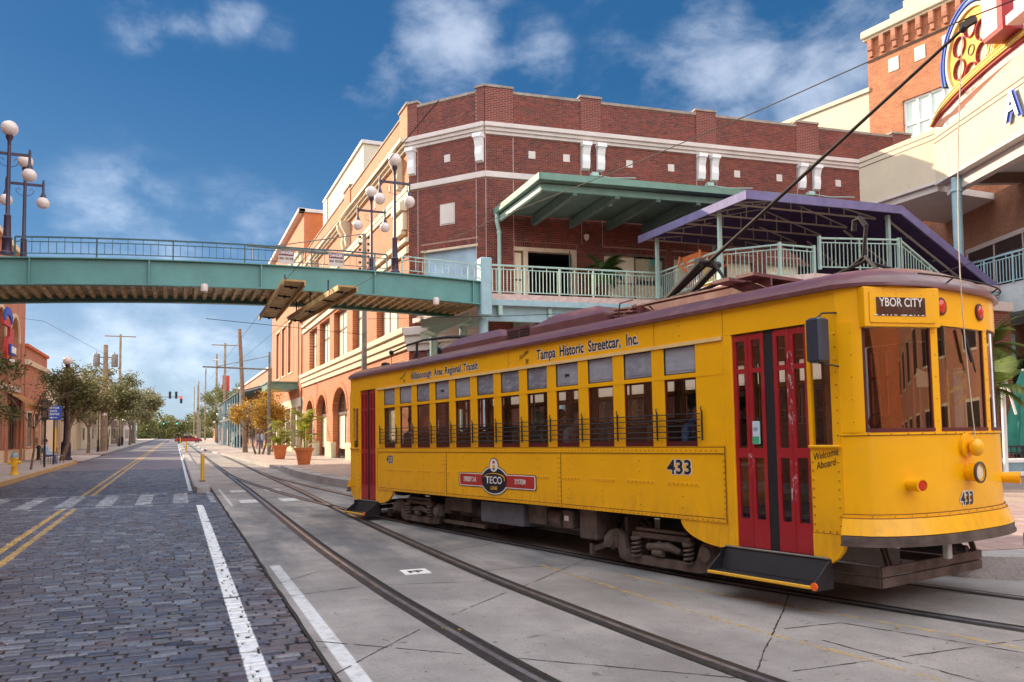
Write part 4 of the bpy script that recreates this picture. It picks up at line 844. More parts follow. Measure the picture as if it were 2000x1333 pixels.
# ------ trucks and underfloor gear
def truck(xc, dz):
    for side in (0,1):
        y = .22 if side == 0 else W_-.22; o_ = -1 if side == 0 else 1
        b = MB()
        # dropped side frame: pedestals at each axle joined by a low equaliser bar
        P_ = [(xc-.92,.42),(xc-.84,.47),(xc-.74,.47),(xc-.64,.40),(xc-.58,.24),(xc-.50,.18),(xc+.50,.18),(xc+.60,.22),(xc+.66,.38),(xc+.76,.47),(xc+.90,.44),(xc+.90,.30),(xc+.78,.10),(xc+.62,.075),(xc-.60,.075),(xc-.72,.12),(xc-.76,.26),(xc-.92,.30)]
        b.prism([(p[0],p[1]+dz) for p in P_][::-1], y-.035, y+.035)
        b.bbox(xc-.48,xc+.52,y-.04,y+.04,.40+dz,.47+dz,.01); b.bbox(xc-.40,xc+.46,y-.05,y+.02,.49+dz,.53+dz,.01)
        fr_ = tp('truck_frame', b, M['undr'])
        for ax in (xc-.84, xc+.80):
            b = MB(); b.bbox(ax-.09,ax+.09,y-.09,y+.04,.20+dz,.46+dz,.04); b.lathe([(.09,0),(.085,-.03),(.02,-.04)], (ax,y-.09,.32+dz), 14, 'Y'); tp('journal_box', b, M['undr'], fr_, True)
        for ax in (xc-.38, xc+.50):
            b = MB(); hel = []
            for i in range(41): t = i/40; hel.append((ax+.055*math.cos(t*2*math.pi*4), y-.05+.055*math.sin(t*2*math.pi*4), .19+dz+.20*t))
            b.tube(hel, .015, 6); b.lathe([(.075,.385+dz),(.075,.41+dz),(.03,.42+dz)], (ax,y-.05,0), 12); b.lathe([(.075,.17+dz),(.075,.19+dz)], (ax,y-.05,0), 12); tp('coil_spring', b, M['undr'], fr_, True)
        b = MB(); b.tube([(xc-.2,y-.02,.30+dz),(xc+.15,y-.03,.33+dz),(xc+.35,y-.02,.28+dz)], [.045,.055,.035], 10); b.tube([(xc-.08,y-.05,.24+dz),(xc+.08,y-.05,.24+dz)], .04, 10); tp('brake_cylinder', b, M['undr'], fr_, True); b = MB(); b.beam((xc-1.25,y,.17+dz),(xc-.9,y,.28+dz),.05,.07); b.box(xc-1.29,xc-1.24,y-.06,y+.06,.10+dz,.24+dz); tp('brake_gear', b, M['undr'], fr_, True)
    for ax in (xc-.82, xc+.80):
        for yy in (.58, 2.02):
            b = MB(); b.lathe([(.27,.055),(.33,.045),(.34,.03),(.305,.02),(.30,-.045),(.26,-.05),(.24,-.02),(.10,-.02),(.08,-.06),(.02,-.06)], (ax,yy,.30+dz), 28, 'Y'); tp('wheel', b, M['undr'], smooth=True)
        b = MB(); b.tube([(ax,.58,.30+dz),(ax,2.02,.30+dz)], .06, 10); tp('axle', b, M['undk'], smooth=True)
    b = MB(); b.box(xc-.5,xc+.5,.7,1.9,.2+dz,.62); tp('motor', b, M['undk'])
truck(9.05, -.035); truck(2.75, .045)
b = MB(); b.bbox(5.05,6.25,.12,.75,.30,.64,.015); tp('battery_box', b, M['gbox'])
b = MB(); b.box(.9,TL-.5,.75,1.9,.60,.78); b.box(.3,TL,.35,.42,.60,.68); tp('underframe', b, M['undk'])
for q_ in ((6.3,6.75,.18,.6,.36,.66),(7.2,7.42,.14,.4,.36,.62),(7.6,7.95,.12,.7,.26,.66),(3.72,3.85,.2,.3,.34,.62),(3.85,4.6,.2,.8,.40,.64),(8.3,8.36,.3,.8,.22,.6),(4.05,4.9,.55,.9,.12,.34)): b = MB(); b.bbox(*q_, .015); tp('equipment_box', b, M['undr'])
for q_ in (((.05,0),(.14,.02),(.14,.30),(.05,.32)),(6.80,.30,.47)),(((.05,0),(.12,.02),(.12,.9),(.05,.92)),(3.95,.45,.42)): b = MB(); b.lathe(list(q_[0]), q_[1], 14, 'X'); tp('air_tank', b, M['undr'], smooth=True)
b = MB(); b.beam((3.65,.25,.20),(5.0,.25,.20),.06,.06); tp('brake_beam', b, M['undr'])
b = MB(); b.quad((7.24,.1385,.47),(7.34,.1385,.47),(7.34,.1385,.54),(7.24,.1385,.54)); tp('data_plate', b, M['white'])
# lifeguard gate under the front
for e in (1, -1):
    q = (lambda x: x) if e == 1 else (lambda x: TL-x)
    b = MB()
    for z in (.20, .305): b.beam((q(TL+.14),.33,z),(q(TL+.14),2.2,z),.035,.09)
    for yy in (.33, 2.2):
        for z in (.20,.305): b.beam((q(TL-.75),yy,z),(q(TL+.14),yy,z),.03,.09)
    for yy in (.50, .56): b.beam((q(TL+.12),yy,.32),(q(TL+.02),yy+.02,.60),.022,.035)
    b.beam((q(TL+.14),2.1,.32),(q(TL+.05),2.1,.60),.03,.05); b.beam((q(TL-.1),.4,.56),(q(TL-.1),2.2,.56),.06,.06)
    tp('lifeguard', b, M['undr'])
    b = MB(); b.bbox(min(q(TL+.0),q(TL+.38)),max(q(TL+.0),q(TL+.38)),1.2,1.4,.42,.52,.02); b.tube([(q(TL-.3),1.3,.47),(q(TL+.46),1.3,.47)], .035, 8); tp('coupler', b, M['undk'])
b = MB(); b.bbox(TL+.40,TL+.46,.95,1.03,.40,.55,.01); b.bbox(TL+.44,TL+.50,2.50,2.56,.38,.54,.01); tp('step_mirror', b, mat('mirror_face', (.45,.45,.42), .2), kind='stuff')
# cab details seen through the windscreen
b = MB(); ringp = [(11.72+.02*math.cos(t), .62+.16*math.cos(t), 1.72+.09*math.sin(t)) for t in (2*math.pi*i/18 for i in range(19))]; b.tube(ringp, .010, 6, False); b.tube([(11.60,.62,1.2),(11.72,.62,1.72)], .015, 6); tp('hand_wheel', b, M['undk'], smooth=True)
b = MB(); b.bbox(11.35,11.65,1.0,1.35,.84,1.70,.03); b.lathe([(.12,1.70),(.12,1.76),(.05,1.80)], (11.5,1.18,0), 14); tp('controller', b, M['undk'])
b = MB(); b.tube([(11.5,.45,.84),(11.5,.45,2.9)], .018, 8); b.tube([(11.3,2.1,.84),(11.3,2.1,2.9)], .018, 8); tp('cab_pole', b, M['brass'])
b = MB(at_front(1.2,-.06)); b.lathe([(.12,0),(.12,.012),(.0,.014)], (0,0,2.60), 18, 'Y'); tp('red_disc', b, M['redsign'])
b = MB(at_front(1.3,.012)); b.beam((-.03,-.01,2.62),(.10,-.02,2.30),.02,.03); b.beam((.02,-.015,2.55),(.16,-.02,2.20),.01,.012); tp('wiper', b, M['undk'])
b = MB(at_front(.68,-.03)); b.quad((-.10,0,2.04),(.09,0,2.04),(.09,0,2.17),(-.10,0,2.22)); tp('notice', b, mat('paper', (.75,.68,.45), .8))
# ================================================================== BUILDINGS
BR = (9.2, 33.2, 0)                     # street corner of the brick building
bb = thing('brick_building', 'large two storey red brick building with cream cornice and sunlit street side', 'building', BR)
def bp(name, mb, m_, parent=None, smooth=False, **k): return obj(name, mb, m_, parent or bb, smooth, **k)
FL = frame((9.2,64.0), (0,-1), BR)      # street side: x = 64 - Y
FC = frame((9.2,33.2), (2.4,-3.0), BR); LC = 3.842
FR_ = frame((11.6,30.2), (18.3,-2.1), BR); LR = 26.0
EXB = 4.5                               # how far brickwork rises above the deck
brick_individual = []; brick_mass = MB()
def brickwork(X, u0, u1, z0, z1, holes, y=0.0, course=.0762, L=.214):
    z = z0; r = 0
    while z < z1-.02:
        u = u0-(r % 2)*L/2
        while u < u1:
            a, c = max(u, u0), min(u+L-.010, u1); zt = min(z+course-.010, z1)
            segs = [(a, c)]
            for h in holes:
                if h[3] <= z+.01 or h[2] >= zt-.01: continue
                ns = []
                for p, q in segs:
                    if h[1] <= p or h[0] >= q: ns.append((p, q)); continue
                    if h[0] > p: ns.append((p, h[0]))
                    if h[1] < q: ns.append((h[1], q))
                segs = ns
            for p, q in segs:
                if q-p > .03: brick_individual.append((X, p, q, z, zt, y-.010+rnd.uniform(-.002,.002)))
            u += L
        z += course; r += 1
def wall_with_holes(mb, u0, u1, z0, z1, holes, y0=0.0, y1=.30):
    us = sorted(set([u0,u1]+[min(max(h[k],u0),u1) for h in holes for k in (0,1)])); zs = sorted(set([z0,z1]+[min(max(h[k],z0),z1) for h in holes for k in (2,3)]))
    for i in range(len(us)-1):
        run = None
        for j in range(len(zs)-1):
            cu, cz = (us[i]+us[i+1])/2, (zs[j]+zs[j+1])/2
            if any(h[0] < cu < h[1] and h[2] < cz < h[3] for h in holes):
                if run is not None: mb.box(us[i],us[i+1],y0,y1,run,zs[j]); run = None
            elif run is None: run = zs[j]
        if run is not None: mb.box(us[i],us[i+1],y0,y1,run,zs[-1])
# --- chamfer and terrace side: brick by brick
holesC = [(.70,3.42,6.6,9.45)]
holesR = [(1.2,3.95,6.5,9.35),(5.2,8.1,6.55,9.30),(8.5,12.5,6.55,9.30),(13.2,16.6,6.55,9.3)]
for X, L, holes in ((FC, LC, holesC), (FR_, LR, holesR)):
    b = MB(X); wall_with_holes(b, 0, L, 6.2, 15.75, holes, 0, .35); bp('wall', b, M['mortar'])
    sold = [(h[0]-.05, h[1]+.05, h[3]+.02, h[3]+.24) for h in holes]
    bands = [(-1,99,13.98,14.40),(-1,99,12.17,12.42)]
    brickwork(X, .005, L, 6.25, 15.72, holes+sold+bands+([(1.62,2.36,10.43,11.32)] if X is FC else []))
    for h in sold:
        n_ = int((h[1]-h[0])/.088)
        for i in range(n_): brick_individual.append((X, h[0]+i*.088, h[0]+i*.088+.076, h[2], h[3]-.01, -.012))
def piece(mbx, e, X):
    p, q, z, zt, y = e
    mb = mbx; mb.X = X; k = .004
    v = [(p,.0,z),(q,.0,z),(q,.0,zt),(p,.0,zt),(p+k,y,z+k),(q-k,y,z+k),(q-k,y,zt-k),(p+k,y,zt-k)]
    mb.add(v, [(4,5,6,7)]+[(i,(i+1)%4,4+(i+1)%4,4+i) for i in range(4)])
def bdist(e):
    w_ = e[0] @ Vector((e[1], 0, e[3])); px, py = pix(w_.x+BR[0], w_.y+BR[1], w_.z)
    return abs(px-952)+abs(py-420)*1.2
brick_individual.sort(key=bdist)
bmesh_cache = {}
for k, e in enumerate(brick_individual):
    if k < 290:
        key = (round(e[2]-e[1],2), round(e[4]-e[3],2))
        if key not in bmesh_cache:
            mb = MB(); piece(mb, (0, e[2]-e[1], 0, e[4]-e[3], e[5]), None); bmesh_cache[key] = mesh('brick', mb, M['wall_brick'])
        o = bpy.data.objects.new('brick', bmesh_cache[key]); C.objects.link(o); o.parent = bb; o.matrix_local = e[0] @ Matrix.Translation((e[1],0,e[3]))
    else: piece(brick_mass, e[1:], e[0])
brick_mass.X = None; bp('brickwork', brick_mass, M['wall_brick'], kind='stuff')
# piers of the parapet and facade, coping, cornices, tiles, brackets
for X, L, piers in ((FC, LC, [(.0,.48),(3.42,3.84)]), (FR_, LR, [(0,1.2),(4.2,5.15),(9.7,10.7),(14.9,16.1),(20.3,21.4)])):
    for a, c in piers:
        b = MB(X); b.box(a,c,-.045,0,14.42,15.95); o = bp('pier', b, M['darkbrick'])
        b = MB(X); b.bbox(a-.04,c+.04,-.09,.45,15.95,16.05,.01); bp('coping', b, M['coping'], o)
    b = MB(X); last = 0
    for a, c in piers+[(L,L)]:
        if a > last: b.box(last,a,-.06,.42,15.75,15.86)
        last = c
    bp('coping', b, M['coping'])
    b = MB(X); b.bbox(-.05,L+.05,-.26,0,14.24,14.42,.01); b.box(-.02,L+.02,-.17,0,14.10,14.24); b.box(0,L,-.09,0,13.97,14.10); bp('cornice', b, M['creamshade'])
    b = MB(X); b.bbox(-.02,L+.02,-.09,0,12.17,12.42,.015); bp('string_course', b, M['creamshade'])
def bracket(X, u):
    b = MB(X); prof = [(0,13.97),(-.30,13.97),(-.30,13.80),(-.24,13.68),(-.17,13.45),(-.19,13.15),(-.14,12.86),(0,12.80)]
    v = [(u-.17,p[0],p[1]) for p in prof]+[(u+.17,p[0],p[1]) for p in prof]; n_ = len(prof)
    b.add(v, [tuple(range(n_)), tuple(range(2*n_-1,n_-1,-1))]+[(i,n_+i,n_+(i+1)%n_,(i+1)%n_) for i in range(n_)])
    b.box(u-.21,u+.21,-.33,0,13.80,13.96); return bp('bracket', b, M['white'])
for u in (.22, 3.62): bracket(FC, u)
for u in (4.40,5.08,9.90,10.55,15.12,15.90,20.5,21.2): bracket(FR_, u)
for X, us in ((FC,(2.0,)),(FR_,(2.02,3.55,6.45,8.45,11.75,13.95,17.15,19.0))):
    for u in us: b = MB(X); b.bbox(u-.15,u+.15,-.025,0,13.10,13.42,.005); bp('tile', b, M['creamshade'])
b = MB(FC); b.box(1.62,2.36,-.005,0,10.43,11.32); b.bbox(1.66,2.32,-.03,-.005,10.47,11.28,.01); bp('stone_panel', b, M['creamshade'])
for X, us in ((FC,(.49,3.41)),(FR_,(0.02,1.2,4.2,5.15,9.7,10.7,14.9,16.1))):
    for u in us: b = MB(X); b.box(u-.008,u+.008,-.013,0,6.3 if X is FC or u < 1.3 else 9.6,12.15); b.box(u-.008,u+.008,-.013,0,12.45,13.95); bp('expansion_joint', b, M['creamshade'])
# chamfer window, terrace doors and windows
def glazing(X, u0, u1, z0, z1, mull, trans, fm, gm, name='window', depth=.16, fw=.06, gy=None):
    b = MB(X); b.box(u0,u1,depth-.04,depth+.05,z0,z0+fw); b.box(u0,u1,depth-.04,depth+.05,z1-fw,z1); b.box(u0,u0+fw,depth-.04,depth+.05,z0+fw,z1-fw); b.box(u1-fw,u1,depth-.04,depth+.05,z0+fw,z1-fw)
    for m_ in mull: b.box(m_-fw/2,m_+fw/2,depth-.035,depth+.04,z0+fw,z1-fw)
    for t in trans: b.box(u0+fw,u1-fw,depth-.03,depth+.035,t-fw/2,t+fw/2)
    o = bp(name, b, fm); us = [u0+fw]+sorted(mull)+[u1-fw]; zs = [z0+fw]+sorted(trans)+[z1-fw]
    for i in range(len(us)-1):
        for j in range(len(zs)-1):
            p = MB(X); p.box(us[i],us[i+1],depth,depth+.012,zs[j],zs[j+1]); bp('pane', p, gm[(i*7+j) % len(gm)] if isinstance(gm, list) else gm, o)
    return o
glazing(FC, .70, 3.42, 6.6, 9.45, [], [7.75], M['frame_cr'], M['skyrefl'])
b = MB(FC); b.box(.64,3.48,-.03,.0,9.36,9.45); bp('lintel', b, M['frame_cr'])
glazing(FR_, 1.2, 1.62, 6.6, 9.2, [], [8.0], M['frame_br'], M['curtain'])
b = MB(FR_); b.box(1.62,1.80,-.02,.3,6.6,9.2); b.box(3.72,3.95,-.02,.3,6.6,9.2); b.box(1.2,3.95,-.02,.3,9.2,9.35); bp('door_frame', b, M['frame_cr'])
b = MB(FR_); b.box(.6,6.5,3.2,3.3,6.55,9.6); b.box(.6,6.5,.36,3.2,6.5,6.55); b.box(.6,6.5,.36,3.2,9.4,9.5); b.box(6.5,6.6,.36,3.3,6.5,9.5); b.box(.5,.6,.36,3.3,6.5,9.5); bp('doorway', b, M['undk'])
b = MB(FR_); b.X = FR_ @ Matrix.Translation((3.70,.1,0)) @ Matrix.Rotation(R(70),4,'Z'); b.box(-1.0,0,0,.05,6.6,9.1); bp('open_door', b, M['tealdk'])
for u0, u1, mm in ((5.2,8.1,[6.7]),(8.5,12.5,[9.8,11.2]),(13.2,16.6,[14.9])): glazing(FR_, u0, u1, 6.55, 9.30, mm, [8.05], M['frame_br'], [M['curtain'], M['curtain'], M['darkglass']])
for u0, u1 in ((5.2,8.1),(8.5,12.5),(13.2,16.6)): b = MB(FR_); b.box(u0-.04,u1+.04,-.02,.02,9.22,9.30); bp('lintel', b, M['frame_br'])
b = MB(FR_); b.lathe([(.02,10.05),(.13,9.98),(.10,9.82),(.03,9.74)], (4.36,-.15,0), 12); bp('wall_lamp', b, M['globe'])
b = MB(FR_); b.lathe([(.02,10.95),(.10,10.9),(.18,10.72),(.04,10.55)], (4.4,-2.6,0), 12); b.tube([(4.4,-2.6,10.9),(4.4,-2.6,10.85)], .02, 6); 
bp('pendant_lamp', b, M['globe'])
for u in (4.75, 10.25, 15.5):
    b = MB(FR_); b.bbox(u-.16,u+.16,-.30,0,12.50,12.68,.02); b.tube([(u,-.15,12.6),(u+.5,-.8,12.3),(u+1.3,-1.5,12.15)], .02, 6); bp('flood_lamp', b, M['mint'])
# lower storey under the deck
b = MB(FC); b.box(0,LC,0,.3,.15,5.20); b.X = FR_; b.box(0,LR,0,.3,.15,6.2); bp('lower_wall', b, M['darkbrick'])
for X, L in ((FC, LC),):
    b = MB(X); b.bbox(-.10,L,-.30,0,5.85,6.20,.02); b.box(-.05,L,-.20,0,5.50,5.85); b.box(-.02,L,-.10,0,5.20,5.50); bp('ledge', b, M['creamshade'])
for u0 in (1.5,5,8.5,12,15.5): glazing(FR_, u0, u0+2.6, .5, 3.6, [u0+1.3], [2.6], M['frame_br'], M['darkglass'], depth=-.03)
# --- street side, seen steeply: arches below, tall windows above
def Yl(y): return 64.0-y
LLn = 30.8
def arch_wall(X, u0, u1, z0, z1, ops, y0, y1, m_, name):
    b = MB(X); last = u0; nseg = 12
    for a, c, zs, zc in ops:
        b.box(last, a, y0, y1, z0, z1); last = c
        pts = [((a+c)/2-(c-a)/2*math.cos(math.pi*i/nseg), zs+(zc-zs)*math.sin(math.pi*i/nseg)) for i in range(nseg+1)]
        for i in range(nseg):
            (x0_,q0),(x1_,q1) = pts[i], pts[i+1]
            b.add([(x0_,y0,q0),(x1_,y0,q1),(x1_,y0,z1),(x0_,y0,z1),(x0_,y1,q0),(x1_,y1,q1),(x1_,y1,z1),(x0_,y1,z1)], [(0,1,2,3),(7,6,5,4),(0,4,5,1)])
    b.box(last, u1, y0, y1, z0, z1); return bp(name, b, m_)
arches = [(Yl(62.2),Yl(58.9),3.1,4.15),(Yl(57.4),Yl(53.5),3.1,4.35),(Yl(51.2),Yl(46.6),3.1,4.5),(Yl(44.0),Yl(40.0),3.1,4.4),(Yl(38.4),Yl(34.9),3.1,4.4)]
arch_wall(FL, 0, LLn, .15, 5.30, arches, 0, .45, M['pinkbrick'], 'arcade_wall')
for a, c, zs, zc in arches:
    b = MB(FL); n_ = 14; rr0, rr1 = 0, .34
    for i in range(n_):
        t0, t1 = math.pi*i/n_, math.pi*(i+1)/n_; hw = (c-a)/2; mx = (a+c)/2
        pts = [(mx-(hw+k)*math.cos(t), zs+(zc-zs+k)*math.sin(t)) for k, t in ((0,t0),(0,t1),(.34,t1),(.34,t0))]
        b.prism(pts[::-1], -.035, 0)
    bp('arch_surround', b, M['orange_b'])
    dd = .40; fw = .09
    b = MB(FL); b.box(a,a+fw,dd-.06,dd+.06,.15,zs); b.box(c-fw,c,dd-.06,dd+.06,.15,zs); b.box((a+c)/2-.06,(a+c)/2+.06,dd-.06,dd+.06,.15,zc-.05); b.box(a+fw,c-fw,dd-.10,dd+.05,2.85,3.02)
    hw = (c-a)/2; 
    for i in range(n_):
        t0, t1 = math.pi*i/n_, math.pi*(i+1)/n_; pts = [((a+c)/2-(hw-k)*math.cos(t), zs+(zc-zs-k)*math.sin(t)) for k, t in ((.09,t0),(.09,t1),(0,t1),(0,t0))]; b.prism(pts[::-1], dd-.05, dd+.05)
    wn = bp('arched_window', b, M['frame_br'])
    b = MB(FL)
    for i in range(n_):
        t0, t1 = math.pi*i/n_, math.pi*(i+1)/n_; x0_, x1_ = (a+c)/2-hw*math.cos(t0), (a+c)/2-hw*math.cos(t1)
        b.quad((x0_,dd,3.02),(x1_,dd,3.02),(x1_,dd,zs+(zc-zs)*math.sin(t1)),(x0_,dd,zs+(zc-zs)*math.sin(t0)))
    bp('fanlight', b, M['darkglass'], wn)
    b = MB(FL); b.box(a+fw,(a+c)/2-.06,dd,dd+.02,.75,2.85); b.box((a+c)/2+.06,c-fw,dd,dd+.02,.75,2.85); bp('pane', b, M['curtain'], wn)
for i in range(len(arches)+1):
    a = arches[i-1][1] if i else 0; c = arches[i][0] if i < len(arches) else LLn
    b = MB(FL); b.bbox(a-.03,c+.03,-.10,.2,.15,1.15,.02); bp('pier_base', b, M['cream'])
b = MB(FL); b.bbox(-.1,LLn+.12,-.34,0,5.95,6.22,.02); b.box(-.1,LLn+.05,-.22,0,5.62,5.95); b.box(-.1,LLn+.03,-.12,0,5.30,5.62); bp('ledge', b, M['cream'])
wins = [(Yl(60.9),Yl(57.4)),(Yl(56.3),Yl(52.4)),(Yl(50.9),Yl(46.7)),(Yl(45.1),Yl(41.7)),(Yl(39.2),Yl(34.9))]
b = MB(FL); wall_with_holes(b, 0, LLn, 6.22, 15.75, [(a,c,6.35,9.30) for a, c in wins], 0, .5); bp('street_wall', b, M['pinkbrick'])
for a, c in wins: glazing(FL, a, c, 6.35, 9.30, [a+(c-a)*.33,a+(c-a)*.67], [8.15], M['frame_br'], M['curtain'], depth=.34, fw=.12)
for z0, z1, pr in ((9.45,9.75,.12),(9.95,10.15,.16),(11.95,12.15,.08),(12.17,12.42,.10)):
    b = MB(FL); b.bbox(0,LLn,-pr,0,z0,z1,.01); bp('string_course', b, M['cream'])
b = MB(FL); b.bbox(-.05,LLn+.18,-.42,0,14.24,14.42,.01); b.box(0,LLn+.1,-.27,0,14.10,14.24); b.box(0,LLn+.05,-.14,0,13.97,14.10); bp('cornice', b, M['cream'])
for u in [Yl(34.4),Yl(46.0),Yl(47.0),Yl(57.6)]:
    b = MB(FL); prof = [(0,13.97),(-.55,13.97),(-.55,13.75),(-.42,13.5),(-.25,13.2),(-.30,12.9),(-.22,12.55),(0,12.45)]; v = [(u-.18,p[0],p[1]) for p in prof]+[(u+.18,p[0],p[1]) for p in prof]; n_ = len(prof)
    b.add(v, [tuple(range(n_)), tuple(range(2*n_-1,n_-1,-1))]+[(i,n_+i,n_+(i+1)%n_,(i+1)%n_) for i in range(n_)]); bp('bracket', b, M['cream'])
b = MB(FL); b.bbox(Yl(35.0),Yl(33.4),-.34,0,11.35,11.75,.03); b.box(Yl(34.9),Yl(33.5),-.2,0,10.55,11.35); b.bbox(Yl(34.8),Yl(33.6),-.26,0,10.35,10.55,.02); bp('capital', b, M['cream'])
b = MB(FL)
for y in (60,55,51.5,44,39.5,36.5): b.bbox(Yl(y)-.13,Yl(y)+.13,-.03,0,13.05,13.4,.005)
bp('tile_row', b, M['cream'], kind='stuff')
for y0, y1 in ((64,62.8),(47.3,45.6),(34.5,33.2)):
    b = MB(FL); b.box(Yl(y0),Yl(y1),-.06,.4,14.42,15.98); o = bp('pier', b, M['pinkbrick']); b = MB(FL); b.bbox(Yl(y0)-.05,Yl(y1)+.05,-.12,.45,15.98,16.10,.01); bp('coping', b, M['coping'], o)
b = MB(FL); b.box(0,LLn,-.05,.42,15.75,15.84); bp('coping', b, M['coping'])
# roof, pale stair tower and penthouse behind the parapet
b = MB(); b.slab([(9.6-BR[0],63.9-BR[1]),(9.6-BR[0],33.4-BR[1]),(11.9-BR[0],30.6-BR[1]),(36-BR[0],28.2-BR[1]),(36-BR[0],63.9-BR[1])][::-1], 14.9, 15.1); bp('roof', b, M['asphalt'])
b = MB(); b.box(.5,9,44.6-33.2,57.5-33.2,15.1,18.2); bp('penthouse', b, M['beige'])
b = MB(); b.bbox(.38,9.1,44.5-33.2,57.6-33.2,18.2,18.42,.02); b.box(.40,.5,56.0-33.2,57.45-33.2,16.4,18.1); bp('penthouse_coping', b, M['creamshade'])

# --- orange stucco building beyond
ob = thing('stucco_building', 'tall orange stucco building with green awning beyond the brick building', 'building', (9.2,64,0))
FO = frame((9.2,86.0), (0,-1), (9.2,64,0)); FOs = frame((9.2,64.0), (1,0), (9.2,64,0))
b = MB(FO); wall_with_holes(b, 0, 22, 4.6, 19.2, [(4,7,7.0,11.5),(8.5,11.5,7.0,11.5),(13,16,7.0,11.5)], 0, .4); obj('wall', b, M['peach'], ob)
b = MB(FOs); b.box(.401,3.4,0,.4,4.6,19.2); obj('end_wall', b, M['orange_b'], ob)
b = MB(FO); b.box(3.0,21.5,.4,20,.1,14.0); obj('core', b, M['peach'], ob)
for a in (4, 8.5, 13):
    b = MB(FO); b.box(a,a+3,.14,.2,7.0,11.5); pn = obj('wall_panel', b, M['peach'], ob); b = MB(FO)
    for x0,x1,z0,z1 in ((a-.12,a,6.9,11.6),(a+3,a+3.12,6.9,11.6),(a,a+3,11.5,11.62),(a,a+3,6.88,7.0)): b.box(x0,x1,-.06,.05,z0,z1)
    obj('panel_frame', b, M['frame_cr'], pn)
b = MB(FO); b.bbox(-.2,22.15,-.45,.1,19.2,19.5,.03); b.X = FOs; b.bbox(-.42,3.5,-.15,.4,19.2,19.48,.03); obj('coping', b, M['creamshade'], ob)
b = MB(FO); b.bbox(-.1,22.0,-.40,.0,15.9,16.3,.02); b.box(-.1,21.9,-.25,0,15.3,15.9); b.box(-.1,21.8,-.12,0,14.7,15.3); b.X = FOs; b.bbox(-.35,1.0,-.12,0,15.9,16.3,.02); b.box(-.2,.9,-.08,0,15.3,15.9); obj('cornice', b, M['cream'], ob)
b = MB(FO); wall_with_holes(b, 0, 22, .1, 4.6, [(1+i*3.5,3.9+i*3.5,.5,3.9) for i in range(6)], .0, .5); obj('shopfront_wall', b, M['beige'], ob)
for i in range(6):
    a = 1+i*3.5; b = MB(FO); dd = .3
    for x in (a,a+.9,a+1.9,a+2.8): b.box(x,x+.1,dd-.05,dd+.05,.5,3.9)
    for z in (.5,1.3,2.8,3.8): b.box(a,a+2.9,dd-.04,dd+.04,z,z+.1)
    sw = obj('shop_window', b, M['frame_cr'], ob); b = MB(FO); b.box(a,a+2.9,dd,dd+.02,.6,3.8); obj('pane', b, M['darkglass'], sw)
b = MB(FOs); b.box(-2.25,1.4,3.2,9.0,5.35,5.85); b.box(-2.35,1.4,3.1,9.1,5.85,5.95); obj('awning', b, M['green_can'], ob)
b = MB(); b.tube([(-.08,.3,.1),(-.08,.3,14)], .05, 8); b.tube([(-.08,2.2,4.6),(-.08,2.2,14)], .04, 8); obj('drainpipe', b, M['frame_br'], ob)

# --- brick storefronts farther along the right side
fs = thing('brick_storefront', 'low brick storefront with metal balcony canopy past the orange tree', 'building', (9.2,88,0))
b = MB(); b.box(0,14,0,44,0,8.6); obj('wall', b, M['leftbrick'], fs)
b = MB(); b.box(-.15,14,-.1,44.1,8.6,8.85); obj('coping', b, M['creamshade'], fs)
b = MB(); b.quad((-3.2,-1,6.1),(-3.2,43,6.1),(0,43,7.0),(0,-1,7.0)); b.quad((-3.2,-1,6.04),(0,-1,6.94),(0,43,6.94),(-3.2,43,6.04)); b.quad((-3.2,-1,6.04),(-3.2,-1,6.1),(-3.2,43,6.1),(-3.2,43,6.04)); obj('canopy', b, M['polesteel'], fs)
b = MB(); b.box(-3.1,0,-1,43,3.4,3.6); obj('balcony', b, M['polesteel'], fs)
for y in range(-1, 44, 4):
    b = MB(); b.tube([(-3.05,y,.1),(-3.05,y,6.08)], .07, 8); b.beam((-3.05,y,6.0),(0,y,6.8),.08,.10); obj('post', b, M['ltblue'], fs)
b = MB()
for y in range(0, 43): b.beam((-3.05,y,3.6),(-3.05,y,4.6),.03,.03)
b.beam((-3.05,-1,4.6),(-3.05,43,4.6),.05,.05); b.beam((-3.05,-1,4.1),(-3.05,43,4.1),.03,.03); obj('balcony_rail', b, M['polesteel'], fs)
for y in range(2, 42, 5):
    b = MB(); b.box(-.03,.05,y,y+2.2,.4,3.0); f_ = obj('window', b, M['darkglass'], fs); b = MB(); b.box(-.03,.05,y,y+1.4,4.4,6.2); obj('window', b, M['darkglass'], fs)
def simple_building(name, label, loc, sx, sy, h, m_, side=1, nwin=4, flo=1, cope=M['creamshade'], cat='building'):
    t = thing(name, label, cat, loc); b = MB(); b.box(0,sx,0,sy,0,h); obj('wall', b, m_, t)
    b = MB(); b.box(-.15,sx+.15,-.15,sy+.15,h,h+.22); obj('coping', b, cope, t); xw = -.03 if side > 0 else sx-.04
    for f in range(flo):
        for i in range(nwin):
            y = (i+.25)*sy/nwin; b = MB(); b.box(xw,xw+.07,y,y+sy/nwin*.5,.8+f*3.6,2.9+f*3.6); w_ = obj('window', b, M['frame_cr'], t)
            b = MB(); xq = xw-.01 if side > 0 else xw+.08; b.box(min(xq,xq+.012),max(xq,xq+.012),y+.1,y+sy/nwin*.5-.1,.9+f*3.6,2.8+f*3.6); obj('pane', b, M['darkglass'], w_)
    return t
simple_building('shop_building', 'low grey shop behind the red car on the right', (9.5,134,0), 14, 34, 6, M['creamshade'], nwin=6)
simple_building('shop_building', 'small distant tan shop at far right end of street', (9.5,172,0), 14, 60, 7.5, M['peach'], nwin=8, flo=2)

